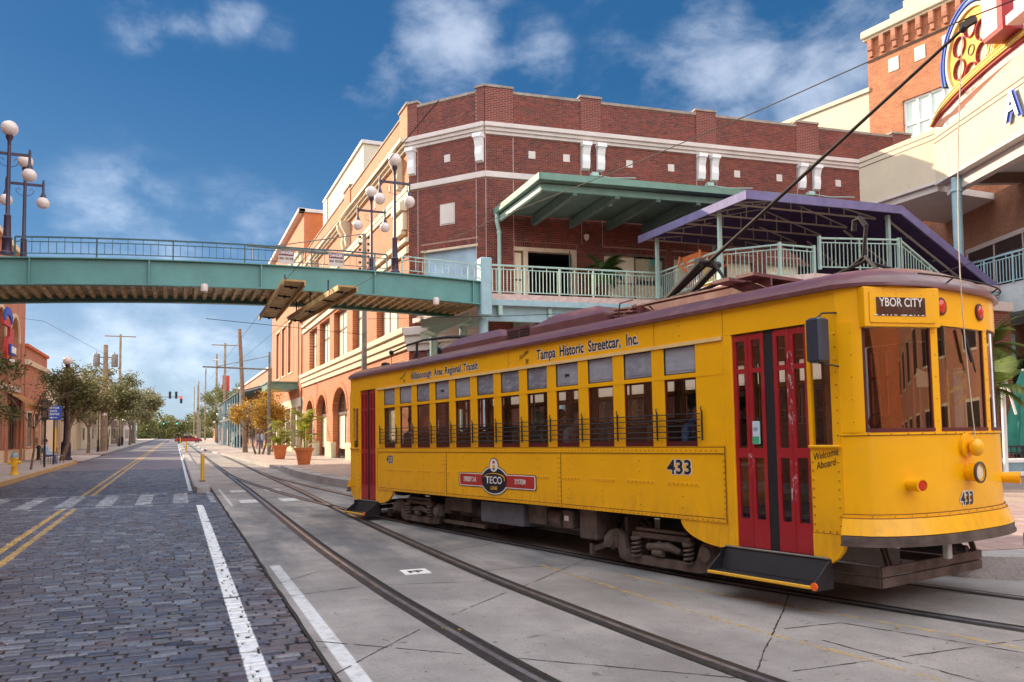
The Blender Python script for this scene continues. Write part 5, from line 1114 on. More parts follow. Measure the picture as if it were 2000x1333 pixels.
# --- left side of the street
FT = frame((-9.3,-24,0), (0,1), (-9.3,18,0))       # x = Y+24 ; y into the wall (toward -X)
tall = thing('arcade_building', 'tall peach stucco building with blind arches and lit signs at left', 'building', (-9.3,18,0))
TLn = 61.5+24
blind = [(48.0,50.6),(51.9,54.6),(56.2,59.2)]       # in world Y
ops = [(y0+24, y1+24, 7.6, 9.1) for y0, y1 in blind]
_bp = bp
def bp(name, mb, m_, parent=None, smooth=False, **k): return obj(name, mb, m_, parent or tall, smooth, **k)
arch_wall(FT, 42+24, TLn, 4.6, 13.0, ops, 0, .5, M['leftpeach'], 'wall')
b = MB(FT); b.box(0,42+24,0,.5,0,14.6); bp('plain_wall', b, M['leftpeach'])
for i in range(7):
    b = MB(FT); a = 2+i*9.0; b.box(a,a+3,-.03,.02,7.0,11.5); w_ = bp('window', b, M['frame_cr']); b = MB(FT); b.box(a+.12,a+2.88,-.05,-.03,7.12,11.38); bp('pane', b, M['darkglass'], w_)
    b = MB(FT); b.box(a,a+4,-.03,.02,.6,3.6); w_ = bp('shop_window', b, M['frame_cr']); b = MB(FT); b.box(a+.12,a+3.88,-.05,-.03,.72,3.48); bp('pane', b, M['darkglass'], w_)
b = MB(FT); b.box(0,66,-.3,.6,14.6,14.9); b.box(66,TLn+.1,-.3,.6,13.0,13.3); bp('coping', b, M['cream'])
for a, c, zs, zc in ops:
    b = MB(FT); n_ = 12
    for i in range(n_):
        t0, t1 = math.pi*i/n_, math.pi*(i+1)/n_; pts = [((a+c)/2-((c-a)/2+k)*math.cos(t), zs+(zc-zs+k)*math.sin(t)) for k, t in ((0,t0),(0,t1),(.22,t1),(.22,t0))]; b.prism(pts[::-1], -.09, 0)
    bp('arch_moulding', b, M['cream'])
    b = MB(FT); b.box(a,c,.42,.47,4.6,9.3); bp('niche', b, M['beige'])
    b = MB(FT); b.bbox(a-.2,c+.2,-.15,.4,4.45,4.75,.02); bp('sill', b, M['creamshade'])
for y in (51.25, 55.4, 60.3): b = MB(FT); b.bbox(y+24-.35,y+24+.35,-.12,0,.15,7.6,.02); bp('pilaster', b, M['leftpeach'])
b = MB(FT); wall_with_holes(b, 42+24, TLn, .1, 4.6, [(y0+24,y1+24,.9,3.7) for y0, y1 in blind], 0, .4); bp('shop_wall', b, M['leftpeach'])
b = MB(FT); b.box(42+24,TLn,-.06,0,.15,.85); bp('plinth', b, M['cream'])
for y0, y1 in blind:
    b = MB(FT)
    for i in range(5): x = y0+24+(y1-y0)*i/4; b.box(x-.05,x+.05,.15,.25,.9,3.7)
    w_ = bp('shop_window', b, M['frame_br']); b = MB(FT); b.box(y0+24,y1+24,.2,.22,.9,3.7); bp('pane', b, M['darkglass'], w_)
b = MB(FT); b.quad((55+24,-1.2,3.6),(60.5+24,-1.2,3.6),(60.5+24,0,4.4),(55+24,0,4.4)); b.box(55+24,60.5+24,-1.2,-1.15,3.35,3.6); bp('awning', b, mat('awning_orange', (.45,.2,.05), .8))
b = MB(FT); b.box(.2,TLn-.2,.5,20,.0,12.9); bp('core', b, M['leftpeach'])
b = MB(FT); b.box(TLn-.3,TLn,.4,20,0,13.0); bp('end_wall', b, M['leftpeach'])
# sign cluster in front of the blind arch: fixed lettering boards
sgn = obj('wall_sign', MB(FT).box(51.2+24,53.4+24,-.55,-.40,7.9,8.3), M['redsign'], tall)
q = MB(FT)
for i in range(9):
    t = R(150-15*i); q.bbox(52.3+24+1.15*math.cos(t)-.13,52.3+24+1.15*math.cos(t)+.13,-.62,-.50,7.75+.75*math.sin(t),8.2+.75*math.sin(t),.02)
obj('sign_letters', q, M['bluesign'], sgn, kind='stuff')
q = MB(FT); q.box(53.0+24,54.2+24,-.55,-.40,7.0,7.9); obj('sign_wing', q, M['redsign'], sgn)
q = MB(FT); q.lathe([(.85,-.62),(.85,-.45)], (52.6+24,0,6.5), 24, 'Y'); obj('sign_disc', q, M['redsign'], sgn)
q = MB(FT); q.bbox(52.2+24,53.8+24,-.75,-.63,6.3,6.9,.03); obj('sign_plate', q, M['bluesign'], sgn); q = MB(FT); q.box(52.35+24,53.65+24,-.77,-.75,6.42,6.78); obj('sign_panel', q, M['white'], sgn)
q = MB(FT); q.box(52.3+24,53.6+24,-.72,-.64,5.9,6.1); q.box(52.4+24,53.5+24,-.70,-.64,5.6,5.75); obj('sign_lines', q, M['white'], sgn)
bp = _bp
lb = thing('corner_shop', 'orange brick shop with white cornice line beside the tall arcade building', 'building', (-9.3,62,0))
b = MB(); b.box(-14,0,0,9.6,0,7.7); obj('wall', b, M['leftbrick'], lb)
b = MB(); b.box(-14,.14,-.1,9.7,7.7,7.9); obj('coping', b, M['orange_b'], lb); b = MB(); b.box(.0,.20,-.1,9.7,6.5,6.85); b.box(-14,0,-.2,-.0,6.5,6.85); obj('cornice', b, M['cream'], lb)
for i in range(3):
    b = MB(); b.box(-.02,.05,.8+i*3,2.6+i*3,.9,3.4); w_ = obj('window', b, M['frame_cr'], lb); b = MB(); b.box(.05,.07,.95+i*3,2.45+i*3,1.0,3.3); obj('pane', b, M['darkglass'], w_)
b = MB(); b.box(-.02,.08,0,9.6,0,.8); obj('plinth', b, M['cream'], lb)
wb = thing('white_building', 'long pale building with stepped curved parapet behind the left trees', 'building', (-9.5,78,0))
b = MB(); b.box(-14,0,0,20,0,6.3); obj('wall', b, M['creampaint'] if 'creampaint' in M else M['beige'], wb)
b = MB(); n_ = 14; v = [(6.2,6.3)]+[(6.2,6.9),(7.4,7.2)]+[(10+2.6*-math.cos(math.pi*i/n_), 7.3+1.2*math.sin(math.pi*i/n_)) for i in range(n_+1)]+[(13.4,7.2),(14.2,6.9),(14.2,6.3)]
X = Matrix(((0,0,0,0),(1,0,0,0),(0,0,1,0),(0,0,0,1))); 
b.add([(.0,p[0],p[1]) for p in v]+[(-.4,p[0],p[1]) for p in v], [tuple(range(len(v))), tuple(range(2*len(v)-1,len(v)-1,-1))]+[(i,len(v)+i,len(v)+(i+1)%len(v),(i+1)%len(v)) for i in range(len(v))])
obj('parapet', b, M['creamshade'], wb)
b = MB(); 
for i in range(14): b.box(0,.06,.4+i*1.4,.5+i*1.4,0,6.2)
obj('pilaster_strips', b, M['cream'], wb, kind='stuff')
lw = thing('low_building', 'low pale flat roofed building with small windows farther on the left', 'building', (-9.5,99,0))
b = MB(); b.box(-10,0,0,44,0,3.4); obj('wall', b, M['beige'], lw); b = MB(); b.box(-10.2,.5,-.2,44.2,3.4,3.62); obj('roof', b, M['frame_br'], lw)
for i in range(8):
    b = MB(); b.box(0,.05,1.5+i*5.4,3.5+i*5.4,1.1,2.6); w_ = obj('window', b, M['frame_cr'], lw); b = MB(); b.box(.05,.07,1.65+i*5.4,3.35+i*5.4,1.2,2.5); obj('pane', b, M['darkglass'], w_)
simple_building('shop_building', 'plain distant brown shop past the low pale building', (-24,146,0), 14, 40, 5.5, M['frame_br'], side=-1, nwin=7)
simple_building('shop_building', 'last tiny pale shop on the left of street', (-24,192,0), 14, 60, 6.5, M['creamshade'], side=-1, nwin=8, flo=1)
# buildings behind the viewer (they light and mirror in the glass)
simple_building('rear_building', 'orange stucco building across the street behind the viewer', (-9,-44,0), 80, 12, 13, M['peach'], nwin=6, flo=3)

# --- theatre block at right: brick tower, pale side wall, curved marquee
th_ = thing('theatre', 'sunlit brick theatre tower with corbelled cornice and cream side wall', 'building', (33,30.8,0))
FW = frame((33,30.8), (1.4,-9.8), (33,30.8,0)); FB = frame((31.0,42.4), (2.0,-11.6), (33,30.8,0))
def tpb(name, mb, m_, parent=None, **k): return obj(name, mb, m_, parent or th_, **k)
b = MB(FW); wall_with_holes(b, .45, 14, 0, 21.9, [(2.3,6.5,15.2,18.05)], 0, .5); tpb('tower_wall', b, M['towerbrick'])
b = MB(FW); b.box(.45,1.0,.5,14,0,21.9); tpb('return_wall', b, M['towerbrick'])
b = MB(FW); b.bbox(.3,14,-.35,.5,21.95,22.35,.04); b.box(.35,14,-.22,.5,21.85,21.95); b.box(1.9,14,-.2,.5,22.35,22.62); b.box(2.6,14,-.15,.5,22.62,23.0); tpb('cornice', b, M['cream'])
for i in range(15):
    u = .72+i*.66; b = MB(FW); b.bbox(u-.13,u+.13,-.22,0,21.25,21.85,.02); b.box(u-.10,u+.10,-.15,0,20.95,21.25)
    for k in range(3): b.box(u-.12,u+.12,-.235,-.22,21.3+k*.08,21.33+k*.08)
    tpb('corbel', b, M['leftbrick'])
b = MB(FW); b.box(.45,14,-.06,0,20.72,20.80); tpb('string_course', b, M['frame_br'])
for u in (1.9, 3.3, 4.7, 6.1): b = MB(FW); b.bbox(u-.28,u+.28,-.03,0,19.75,20.45,.01); tpb('stone_panel', b, M['creamshade'])
b = MB(FW); 
for x in (2.3,2.95,3.6,4.25,4.9,5.55,6.4): b.box(x,x+.10,.12,.24,15.2,18.05)
for z in (15.2,15.95,16.75,17.95): b.box(2.3,6.5,.12,.24,z,z+.10)
w_ = tpb('window', b, M['white']); b = MB(FW); b.box(2.3,6.5,.2,.22,15.2,18.05); tpb('pane', b, mat('pale_green_glass', (.62,.70,.60), .3, var=.05), w_)
b = MB(FB); b.box(0,12.3,0,.4,0,19.3); tpb('side_wall', b, M['beige'])
b = MB(FB); b.add([(0,-.1,19.2),(12.3,-.1,19.2),(12.3,.4,19.2),(0,.4,19.2),(0,-.1,19.42),(12.3,-.1,19.42),(12.3,.4,19.42),(0,.4,19.42)], [(0,1,5,4),(1,2,6,5),(2,3,7,6),(3,0,4,7),(4,5,6,7)]); tpb('coping', b, M['cream'])
# lower storeys of the theatre behind the marquee
FQ = frame((32.0,26.5), (-3.9,-9.2), (33,30.8,0))      # parallel to the marquee front, set back
def glaz2(X, u0, u1, z0, z1, fm, gm, mull=()):
    b = MB(X); f = .12; b.box(u0-f,u1+f,-.06,.04,z1,z1+f*1.5); b.box(u0-f,u0,-.05,.04,z0,z1); b.box(u1,u1+f,-.05,.04,z0,z1)
    for m_ in mull: b.box(m_-.04,m_+.04,-.03,.03,z0,z1)
    o = tpb('window', b, fm); b = MB(X); b.box(u0,u1,-.02,.0,z0,z1); tpb('pane', b, gm, o)
b = MB(FQ); b.box(-1,16,0,.4,0,11.0); tpb('front_wall', b, bricktex('theatre_brick', (.30,.13,.07), (.38,.18,.10), (.4,.28,.2), axis='xy', bw=.22, bh=.08, patch=.5))
glaz2(FQ, 1.0, 2.6, 6.6, 9.0, M['creamshade'], M['darkglass']); glaz2(FQ, 3.6, 9.0, 6.6, 9.0, M['creamshade'], M['darkglass'], (5.4,7.2))
for u in (1.0, 5.0, 9.0): glaz2(FQ, u, u+3.0, .6, 4.2, M['frame_br'], M['darkglass'], (u+1.5,))
simple_building('theatre_annex', 'plain brick annex of the theatre row to the right of the viewer', (27,-34,0), 14, 44, 12, M['leftbrick'], nwin=8, flo=3)
# marquee: pale curved fascia wrapping from the street side
mq = thing('marquee', 'cream theatre marquee with two incised lines and blue edged letters', 'marquee', (26.6,21.4,0))
K0 = Vector((26.6,21.4,0)); FM = frame((26.6,21.4), (-3.9,-9.2), tuple(K0)); FN = frame((26.6,25.4), (0,-1), tuple(K0))
b = MB(FN); b.box(.35,4.0,0,.5,11.1,13.15); b.X = FM; b.box(.0,12,0,.5,11.05,12.85); 
b.add([(-.05,0,12.85),(.9,0,12.85),(.0,0,13.15),(-.05,.5,12.85),(.9,.5,12.85),(.0,.5,13.15)], [(0,1,2),(5,4,3),(1,4,5,2),(0,2,5,3)])
arc = [(.8,12.85),(1.6,13.02),(2.8,13.28),(4.2,13.50),(5.8,13.65),(7.5,13.7),(9.5,13.55),(12,13.0),(12,12.84),(.8,12.84)]; b.prism(arc[::-1], .0, .5)
obj('fascia', b, M['beige'], mq)
b = MB(FN); 
for z in (12.93, 12.72): b.box(.35,4.0,-.012,0,z,z+.035)
b.X = FM
for z in (12.73, 12.55): b.box(.0,12,-.012,0,z,z+.035)
obj('reveal_line', b, M['frame_br'], mq)
b = MB(FN); b.box(.33,4.05,-.06,.6,11.0,11.10); b.box(.6,4.0,.1,5,10.75,11.0); b.X = FM; b.box(0,12,-.05,.6,10.95,11.05); b.box(.2,12,.3,.6,10.5,10.95); b.box(.2,12,.6,8.5,10.88,10.95); obj('soffit', b, M['creamshade'], mq)
b = MB(FM); 
for u in (1.5,4.5,7.5): b.box(u,u+.25,.6,5.5,10.55,10.86)
obj('soffit_beam', b, M['frame_br'], mq)
text('lettering', 'A', 1.25, FM @ Matrix.Translation((4.98,-.10,11.98)), M['bluesign'], mq, bold=.07, sx=.85); text('lettering', 'A', 1.25, FM @ Matrix.Translation((4.90,-.16,12.02)), M['white'], mq, bold=.03, sx=.85)
text('lettering', 'M', 1.25, FM @ Matrix.Translation((6.1,-.10,11.98)), mat('letter_teal', (.02,.35,.33), .5), mq, bold=.05, sx=.85)
b = MB(); b.tube([(26.35-K0.x,20.35-K0.y,6.5),(26.35-K0.x,20.35-K0.y,10.9)], .17, 16); b.lathe([(.20,10.35),(.22,10.40),(.20,10.46)], (26.35-K0.x,20.35-K0.y,0), 16); obj('column', b, M['ltblue'], mq, True)
# rooftop sign: film reel, scrollwork, large pink block letter, rising curved base
rs = thing('rooftop_sign', 'yellow film reel neon sign with pink letter on curved base above marquee', 'sign', tuple(K0))
def rsp(name, mb, m_, parent=None, **k): return obj(name, mb, m_, parent or rs, **k)
cur = [(-.05,13.22),(.3,13.42),(.8,13.62),(1.6,13.80),(2.7,13.92),(4.0,14.0),(5.5,14.02),(7.5,14.0),(11,13.8)]; cur = [(p.x,p.y) for p in spline(cur, 5)]
def band(name, m_, d0, d1, y0, y1):
    b = MB(FM)
    for i in range(len(cur)-1):
        (x0,z0),(x1,z1) = cur[i], cur[i+1]; f0 = min(1, max(0, x0+.05)/1.2); f1 = min(1, max(0, x1+.05)/1.2)
        b.add([(x0,y0,z0+d0*f0),(x1,y0,z1+d0*f1),(x1,y0,z1+d1*f1+.01),(x0,y0,z0+d1*f0+.01),(x0,y1,z0+d0*f0),(x1,y1,z1+d0*f1),(x1,y1,z1+d1*f1+.01),(x0,y1,z0+d1*f0+.01)], [(0,1,2,3),(7,6,5,4),(3,2,6,7),(0,4,5,1)])
    return rsp(name, b, m_)
M['neony'] = mat('sign_yellow', (.85,.48,.04), .5, var=.05); M['pink'] = mat('sign_pink', (.80,.46,.42), .6, var=.05); M['dred'] = mat('sign_dark_red', (.30,.015,.02), .5)
band('base_pink', M['pink'], -.42, -.16, .02, .3); band('base_red', M['dred'], -.16, -.07, -.10, .35); band('base_yellow', M['neony'], -.07, .05, -.16, .35); band('base_upper', M['neony'], .12, .24, -.10, .3)
band('base_cream', M['cream'], .05, .12, -.05, .3)
rc = (2.45, 15.05)
def ring(mb, cx, cz, r0, r1, y0, y1, a0=0, a1=360, n=40, sx=1):
    for i in range(n):
        t0, t1 = R(a0+(a1-a0)*i/n), R(a0+(a1-a0)*(i+1)/n)
        p = [(cx+sx*r*math.cos(t), cz+r*math.sin(t)) for r, t in ((r0,t0),(r0,t1),(r1,t1),(r1,t0))]
        mb.add([(q[0],y0,q[1]) for q in p]+[(q[0],y1,q[1]) for q in p], [(0,1,2,3),(7,6,5,4),(3,2,6,7),(1,0,4,5)])
b = MB(FM); b.lathe([(1.45,.17),(1.45,.30)], (rc[0],0,rc[1]), 40, 'Y'); rsp('reel_backing', b, M['cream'])
b = MB(FM); nseg = 60; holes = [(rc[0]+.82*math.cos(R(60*k+28)), rc[1]+.82*math.sin(R(60*k+28)), .345) for k in range(6)]
# reel face with six round openings, built by radial cells that skip the openings
nr, na = 22, 96
for i in range(nr):
    for k in range(na):
        r0_, r1_ = 1.45*i/nr, 1.45*(i+1)/nr; t0, t1 = 2*math.pi*k/na, 2*math.pi*(k+1)/na; rm, tm2 = (r0_+r1_)/2, (t0+t1)/2; x_, z_ = rc[0]+rm*math.cos(tm2), rc[1]+rm*math.sin(tm2)
        if any((x_-h[0])**2+(z_-h[1])**2 < h[2]**2 for h in holes): continue
        b.quad(*[(rc[0]+r*math.cos(t), .12, rc[1]+r*math.sin(t)) for r, t in ((r0_,t0),(r0_,t1),(r1_,t1),(r1_,t0))])
rsp('reel_face', b, M['neony'])
for h in holes: b = MB(FM); ring(b, h[0], h[1], h[2]-.0, h[2]+.03, .04, .17, n=24); rsp('reel_opening', b, M['dred'])
b = MB(FM); ring(b, rc[0], rc[1], 1.43, 1.55, .02, .42); rsp('reel_rim', b, M['cream'])
b = MB(FM); ring(b, rc[0], rc[1], 1.62, 1.70, .0, .3, 40, 200); ring(b, rc[0], rc[1], 1.80, 1.86, .0, .3, 40, 200); rsp('reel_outer_ring', b, M['bluesign'])
b = MB(FM); ring(b, rc[0], rc[1], 1.70, 1.80, .05, .3, 20, 200); rsp('film_strip', b, M['ltblue'])
b = MB(FM); ring(b, rc[0], rc[1], .16, .20, .08, .13, n=20); rsp('reel_hub', b, M['frame_br'])
for k, (r_, mm_) in enumerate(((.95,M['neony']),(.80,M['frame_br']),(.72,M['cream']),(.60,M['frame_br']),(.52,M['neony']))):
    b = MB(FM); ring(b, 4.45, 14.15, r_-.07, r_, .0-.02*k, .2, 90, 180, 12); b.box(4.45,5.1,-.02*k,.2,14.15+r_-.07,14.15+r_); b.box(4.45-r_,4.45-r_+.07,-.02*k,.2,13.95,14.15); rsp('scrollwork', b, mm_)
b = MB(FM); b.box(4.55,5.35,-.75,-.3,14.35,18.0); rsp('letter_face', b, M['pink']); b = MB(FM); b.box(5.35,5.62,-.75,-.1,14.35,18.0); b.box(4.6,5.62,-.74,-.1,14.2,14.35); b.box(4.55,5.35,-.3,-.1,14.35,18); rsp('letter_side', b, M['dred'])
b = MB(FM); b.box(6.2,7.0,-.75,-.3,14.35,18.0); b.box(5.8,7.4,-.76,-.3,14.2,14.5); rsp('letter_face', b, M['pink'])
bl_ = MB(FM)
for i in range(0, len(cur)-1):
    for t in (.0,.33,.66):
        x = cur[i][0]+(cur[i+1][0]-cur[i][0])*t; z = cur[i][1]+(cur[i+1][1]-cur[i][1])*t
        if x > .3: bl_.sphere((x,-.17,z-.01), .03, 6, 4); bl_.sphere((x,-.11,z+.19), .03, 6, 4)
rsp('bulbs', bl_, M['cream'], kind='stuff')

# ================================================================== TERRACE, AWNINGS, BRIDGE
ZT = 6.58
deck = thing('terrace', 'raised terrace deck on pale blue steel columns beside the brick building', 'terrace', (10.1,26,0))
def dk(name, mb, m_, parent=None, smooth=False, **k): mb.v = [(p[0]-10.1,p[1]-26,p[2]) for p in mb.v]; return obj(name, mb, m_, parent or deck, smooth, **k)
outl_ = [(9.9,26.0),(16.55,25.2),(16.45,21.3),(17.65,19.9),(18.3,19.1),(26.0,18.6),(29,26.0),(29.8,28.0),(11.65,30.1),(9.3,33.0)]
b = MB(); b.slab(outl_, 6.38, ZT); dk('slab', b, M['deckedge'])
def edge_beam(p, q, z0, z1, wd=.22): b = MB(); b.beam((p[0],p[1],(z0+z1)/2),(q[0],q[1],(z0+z1)/2),wd,z1-z0); return b
for p, q in (((9.9,26.1),(16.55,25.3)),((16.5,25.2),(16.42,21.4)),((16.45,21.3),(18.3,19.2)),((18.3,19.2),(26,18.75))):
    dk('edge_beam', edge_beam(p, q, 6.18, 6.38), M['ltblue']); b = MB(); P_, Q_ = Vector(p), Vector(q); d = (Q_-P_).normalized(); n_ = Vector((-d.y,d.x))*.25; 
    dk('main_beam', edge_beam(tuple(P_+n_), tuple(Q_+n_), 5.65, 6.18, .16), M['ltblue'])
for x, y in ((9.85,25.95),(12.65,25.75),(16.4,25.1),(16.6,21.3),(20.5,19.4),(24.5,19.1),(14,28.3),(20,27)):
    b = MB(); b.tube([(x,y,.2),(x,y,5.66)], .17, 16); dk('column', b, M['ltblue'], smooth=True)
b = MB(); b.tube([(10.12,26.3,.2),(10.12,26.3,6.1)], .06, 8); dk('drainpipe', b, M['ltblue'], smooth=True)
for i in range(8): x = 10.5+i*1.9; b = MB(); b.beam((x,25.9-.06*i,6.0),(x+.3,29.9-.1*i,6.0),.14,.34); dk('joist', b, M['mint'])
def railing(pts, parent_fn, name='railing', m_=None, h=1.02, spacing=.135, post=1.35, zb=ZT, heavy=(), pw=.075):
    m_ = m_ or M['mint']
    for i in range(len(pts)-1):
        P_, Q_ = Vector(pts[i]), Vector(pts[i+1]); L = (Q_-P_).length; n_ = max(1, round(L/spacing)); r_ = MB()
        r_.beam(P_+Vector((0,0,h)), Q_+Vector((0,0,h)), .07, .055); fr_ = parent_fn(name, r_, m_)
        for dz in (h-.14, .08): s = MB(); s.beam(P_+Vector((0,0,dz)), Q_+Vector((0,0,dz)), .032, .032); parent_fn('mid_rail', s, m_)
        bars_ = MB(); np_ = max(1, round(L/post))
        for k in range(1, n_):
            q = P_.lerp(Q_, k/n_); bars_.beam(q+Vector((0,0,.08)), q+Vector((0,0,h-(.0 if k % 4 == 0 else .14))), .022, .022)
        parent_fn('balusters', bars_, m_, kind='stuff')
        for k in range(np_+1):
            if k == np_ and i < len(pts)-2: continue
            q = P_.lerp(Q_, k/np_); w_ = .09 if k in (0, np_) else .045; pb = MB(); pb.beam(q+Vector((0,0,0)), q+Vector((0,0,h+(.07 if w_ > .05 else 0))), w_, w_); parent_fn('post', pb, m_)
railing([(10.1,26.0,ZT),(16.6,25.2,ZT),(16.4,21.35,ZT),(17.65,19.9,ZT),(19.0,19.85,ZT)], dk)
railing([(19.15,19.75,ZT+.30),(21.8,19.0,ZT+.30)], dk)
railing([(21.85,19.0,ZT+.30),(27.0,18.9,ZT-2.7)], dk)
railing([(26.32,20.4,ZT),(25.4,15.6,ZT)], dk, m_=M['ltblue'])
b = MB(); b.slab([(26.42,20.6),(25.35,15.2),(29.5,14.8),(29.6,20.6)][::-1], 5.6, 6.6); dk('balcony_slab', b, mat('balcony_bluegrey', (.52,.56,.58), .7))
b = MB()
for i in range(12): x = 21.8+i*.42; z = ZT-.24*i; b.slab([(x,19.0),(x+.44,19.0),(x+.44,20.8),(x,20.8)], z-.25, z)
dk('stairs', b, M['creamshade'])
# green canopy
gc = thing('green_canopy', 'green metal canopy with ribbed dark underside over the terrace doors', 'canopy', (11.8,25.3,10.2))
def gcp(name, mb, m_, **k): mb.v = [(p[0]-11.8,p[1]-25.3,p[2]-10.2) for p in mb.v]; return obj(name, mb, m_, gc, **k)
GL, GR, GW = (11.8,25.25), (22.6,24.0), (12.0,30.1)
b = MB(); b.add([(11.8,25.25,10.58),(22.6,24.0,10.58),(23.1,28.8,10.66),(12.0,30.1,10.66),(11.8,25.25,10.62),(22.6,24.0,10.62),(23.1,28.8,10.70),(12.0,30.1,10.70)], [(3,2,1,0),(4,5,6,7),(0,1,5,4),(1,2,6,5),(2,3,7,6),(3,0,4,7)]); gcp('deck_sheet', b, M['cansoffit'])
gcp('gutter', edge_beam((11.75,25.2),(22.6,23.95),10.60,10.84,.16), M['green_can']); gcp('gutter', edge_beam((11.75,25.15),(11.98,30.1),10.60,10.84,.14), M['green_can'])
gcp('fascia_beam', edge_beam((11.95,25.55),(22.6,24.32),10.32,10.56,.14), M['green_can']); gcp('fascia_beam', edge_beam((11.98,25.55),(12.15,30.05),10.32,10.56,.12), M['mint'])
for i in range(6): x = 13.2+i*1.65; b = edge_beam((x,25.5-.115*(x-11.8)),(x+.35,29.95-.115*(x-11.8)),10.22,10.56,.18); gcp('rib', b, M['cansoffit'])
b = MB(); b.tube([(12.12,30.0,6.6),(12.12,30.0,9.9),(11.98,29.9,10.3),(11.98,29.9,10.6)], .085, 10); b.lathe([(.10,9.8),(.11,9.86),(.10,9.92)], (12.12,30.0,0), 10); gcp('downpipe', b, M['mint'])
# purple awning on a light truss
pa = thing('purple_awning', 'purple canvas awning on pale trusses stepping down over the terrace stairs', 'awning', (16,19.4,ZT))
def pap(name, mb, m_, smooth=False, **k): mb.v = [(p[0]-16,p[1]-19.4,p[2]-ZT) for p in mb.v]; return obj(name, mb, m_, pa, smooth, **k)
ZA = 8.9
E1, E2, E3, E4 = (16.0,25.6), (16.0,19.4), (21.9,18.95), (26.9,18.6)
def fasc(p, q, zp, zq, hh=.27, nm_='valance', mm=None):
    b = MB(); P_, Q_ = Vector((p[0],p[1],0)), Vector((q[0],q[1],0)); d = (Q_-P_).normalized(); n_ = Vector((-d.y,d.x,0))*.03
    v = [P_-n_+Vector((0,0,zp-hh/2)), Q_-n_+Vector((0,0,zq-hh/2)), Q_-n_+Vector((0,0,zq+hh/2)), P_-n_+Vector((0,0,zp+hh/2))]; v += [x+2*n_ for x in v]
    b.add(v, [(0,1,2,3),(7,6,5,4),(0,4,5,1),(1,5,6,2),(2,6,7,3),(3,7,4,0)]); return pap(nm_, b, mm or M['purple'])
fasc(E1, E2, ZA, ZA); fasc(E2, E3, ZA, ZA); fasc(E3, E4, ZA, 5.95, .30)
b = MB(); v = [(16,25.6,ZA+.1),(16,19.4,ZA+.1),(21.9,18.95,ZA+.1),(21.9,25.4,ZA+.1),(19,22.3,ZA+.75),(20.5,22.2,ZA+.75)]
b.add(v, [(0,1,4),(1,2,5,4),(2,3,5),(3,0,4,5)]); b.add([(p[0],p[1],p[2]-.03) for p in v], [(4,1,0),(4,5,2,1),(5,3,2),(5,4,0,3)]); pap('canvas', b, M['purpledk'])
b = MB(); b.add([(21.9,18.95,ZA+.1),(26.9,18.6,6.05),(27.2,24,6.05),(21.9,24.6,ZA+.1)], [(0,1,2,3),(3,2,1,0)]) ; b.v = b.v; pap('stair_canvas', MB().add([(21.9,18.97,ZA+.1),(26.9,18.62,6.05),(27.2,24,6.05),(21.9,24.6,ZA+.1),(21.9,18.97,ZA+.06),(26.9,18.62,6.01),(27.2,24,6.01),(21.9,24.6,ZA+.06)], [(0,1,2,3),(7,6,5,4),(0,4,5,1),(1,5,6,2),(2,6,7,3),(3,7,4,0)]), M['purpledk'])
M['truss'] = mat('truss_grey', (.40,.38,.33), .6, var=.1)
for k in range(5):
    y = 20.2+k*1.25; b = MB(); x0, x1, xm = 16.1, 21.8, 19.2; zc = ZA+.10; zt = ZA+.10+(.62 if k in (1,2,3) else .32)
    b.beam((x0,y,ZA-.08),(x1,y-.3,ZA-.08),.04,.05); b.beam((x0,y,ZA-.05),(xm,y-.15,zt-.03),.04,.04); b.beam((xm,y-.15,zt-.03),(x1,y-.3,ZA-.05),.04,.04)
    for t in (.25,.5,.75): 
        x = x0+(xm-x0)*t; b.beam((x,y,ZA-.08),(x,y,ZA-.05+(zt-ZA)*t),.03,.03); x = xm+(x1-xm)*t; b.beam((x,y-.2,ZA-.08),(x,y-.2,zt-.05-(zt-ZA)*t),.03,.03)
    pap('truss', b, M['truss'])
for k in range(3):
    y = 19.6+k*1.8; b = MB(); b.beam((21.9,y,ZA-.1),(26.7,y-.3,6.0),.05,.06)
    for t in (.2,.45,.7): x = 21.9+4.8*t; z = ZA-.1-2.9*t; b.beam((x,y,z),(x+.9,y,z+.12),.03,.03); b.beam((x+.9,y,z+.12),(x+.96,y,z-.5),.03,.03)
    pap('truss', b, M['truss'])
for x, y in ((16.35,24.9),(16.3,21.15),(21.75,19.35),(19.0,25.0)): b = MB(); b.beam((x,y,ZT),(x,y,ZA-.1),.11,.11); pap('post', b, M['mint'])
# kiosk on the terrace
kb = thing('ticket_kiosk', 'small yellow kiosk with flared orange top standing on the terrace', 'kiosk', (16.95,22.9,ZT))
b = MB(); b.box(-.42,.42,-.42,.42,0,.78); obj('body', b, M['yellowp'], kb)
b = MB(); b.add([(-.42,-.42,.78),(.42,-.42,.78),(.42,.42,.78),(-.42,.42,.78),(-.55,-.55,1.22),(.55,-.55,1.22),(.55,.55,1.22),(-.55,.55,1.22)], [(3,2,1,0),(4,5,6,7),(0,1,5,4),(1,2,6,5),(2,3,7,6),(3,0,4,7)]); obj('flared_top', b, M['orange_b'], kb)
b = MB()
for sx, sy in ((-1,-1),(1,-1),(1,1),(-1,1)): b.tube([(sx*.42,sy*.42,.70),(sx*.62,sy*.62,.98),(sx*.58,sy*.58,1.26)], .045, 8)
obj('scroll_bracket', b, M['orange_b'], kb, kind='stuff')
b = MB(); b.box(-.425,-.423,-.42,.42,.04,.78); b.box(-.12,.16,-.432,-.421,.42,.68); obj('panel', b, M['redsign'], kb)
b = MB(); b.box(-.46,-.42,-.46,-.42,0,.78); b.box(.42,.46,-.46,-.42,0,.78); obj('corner_strip', b, M['bluesign'], kb)
text('lettering', 'R', .22, Matrix.Translation((.02,-.434,.55)), M['white'], kb, bold=.006)

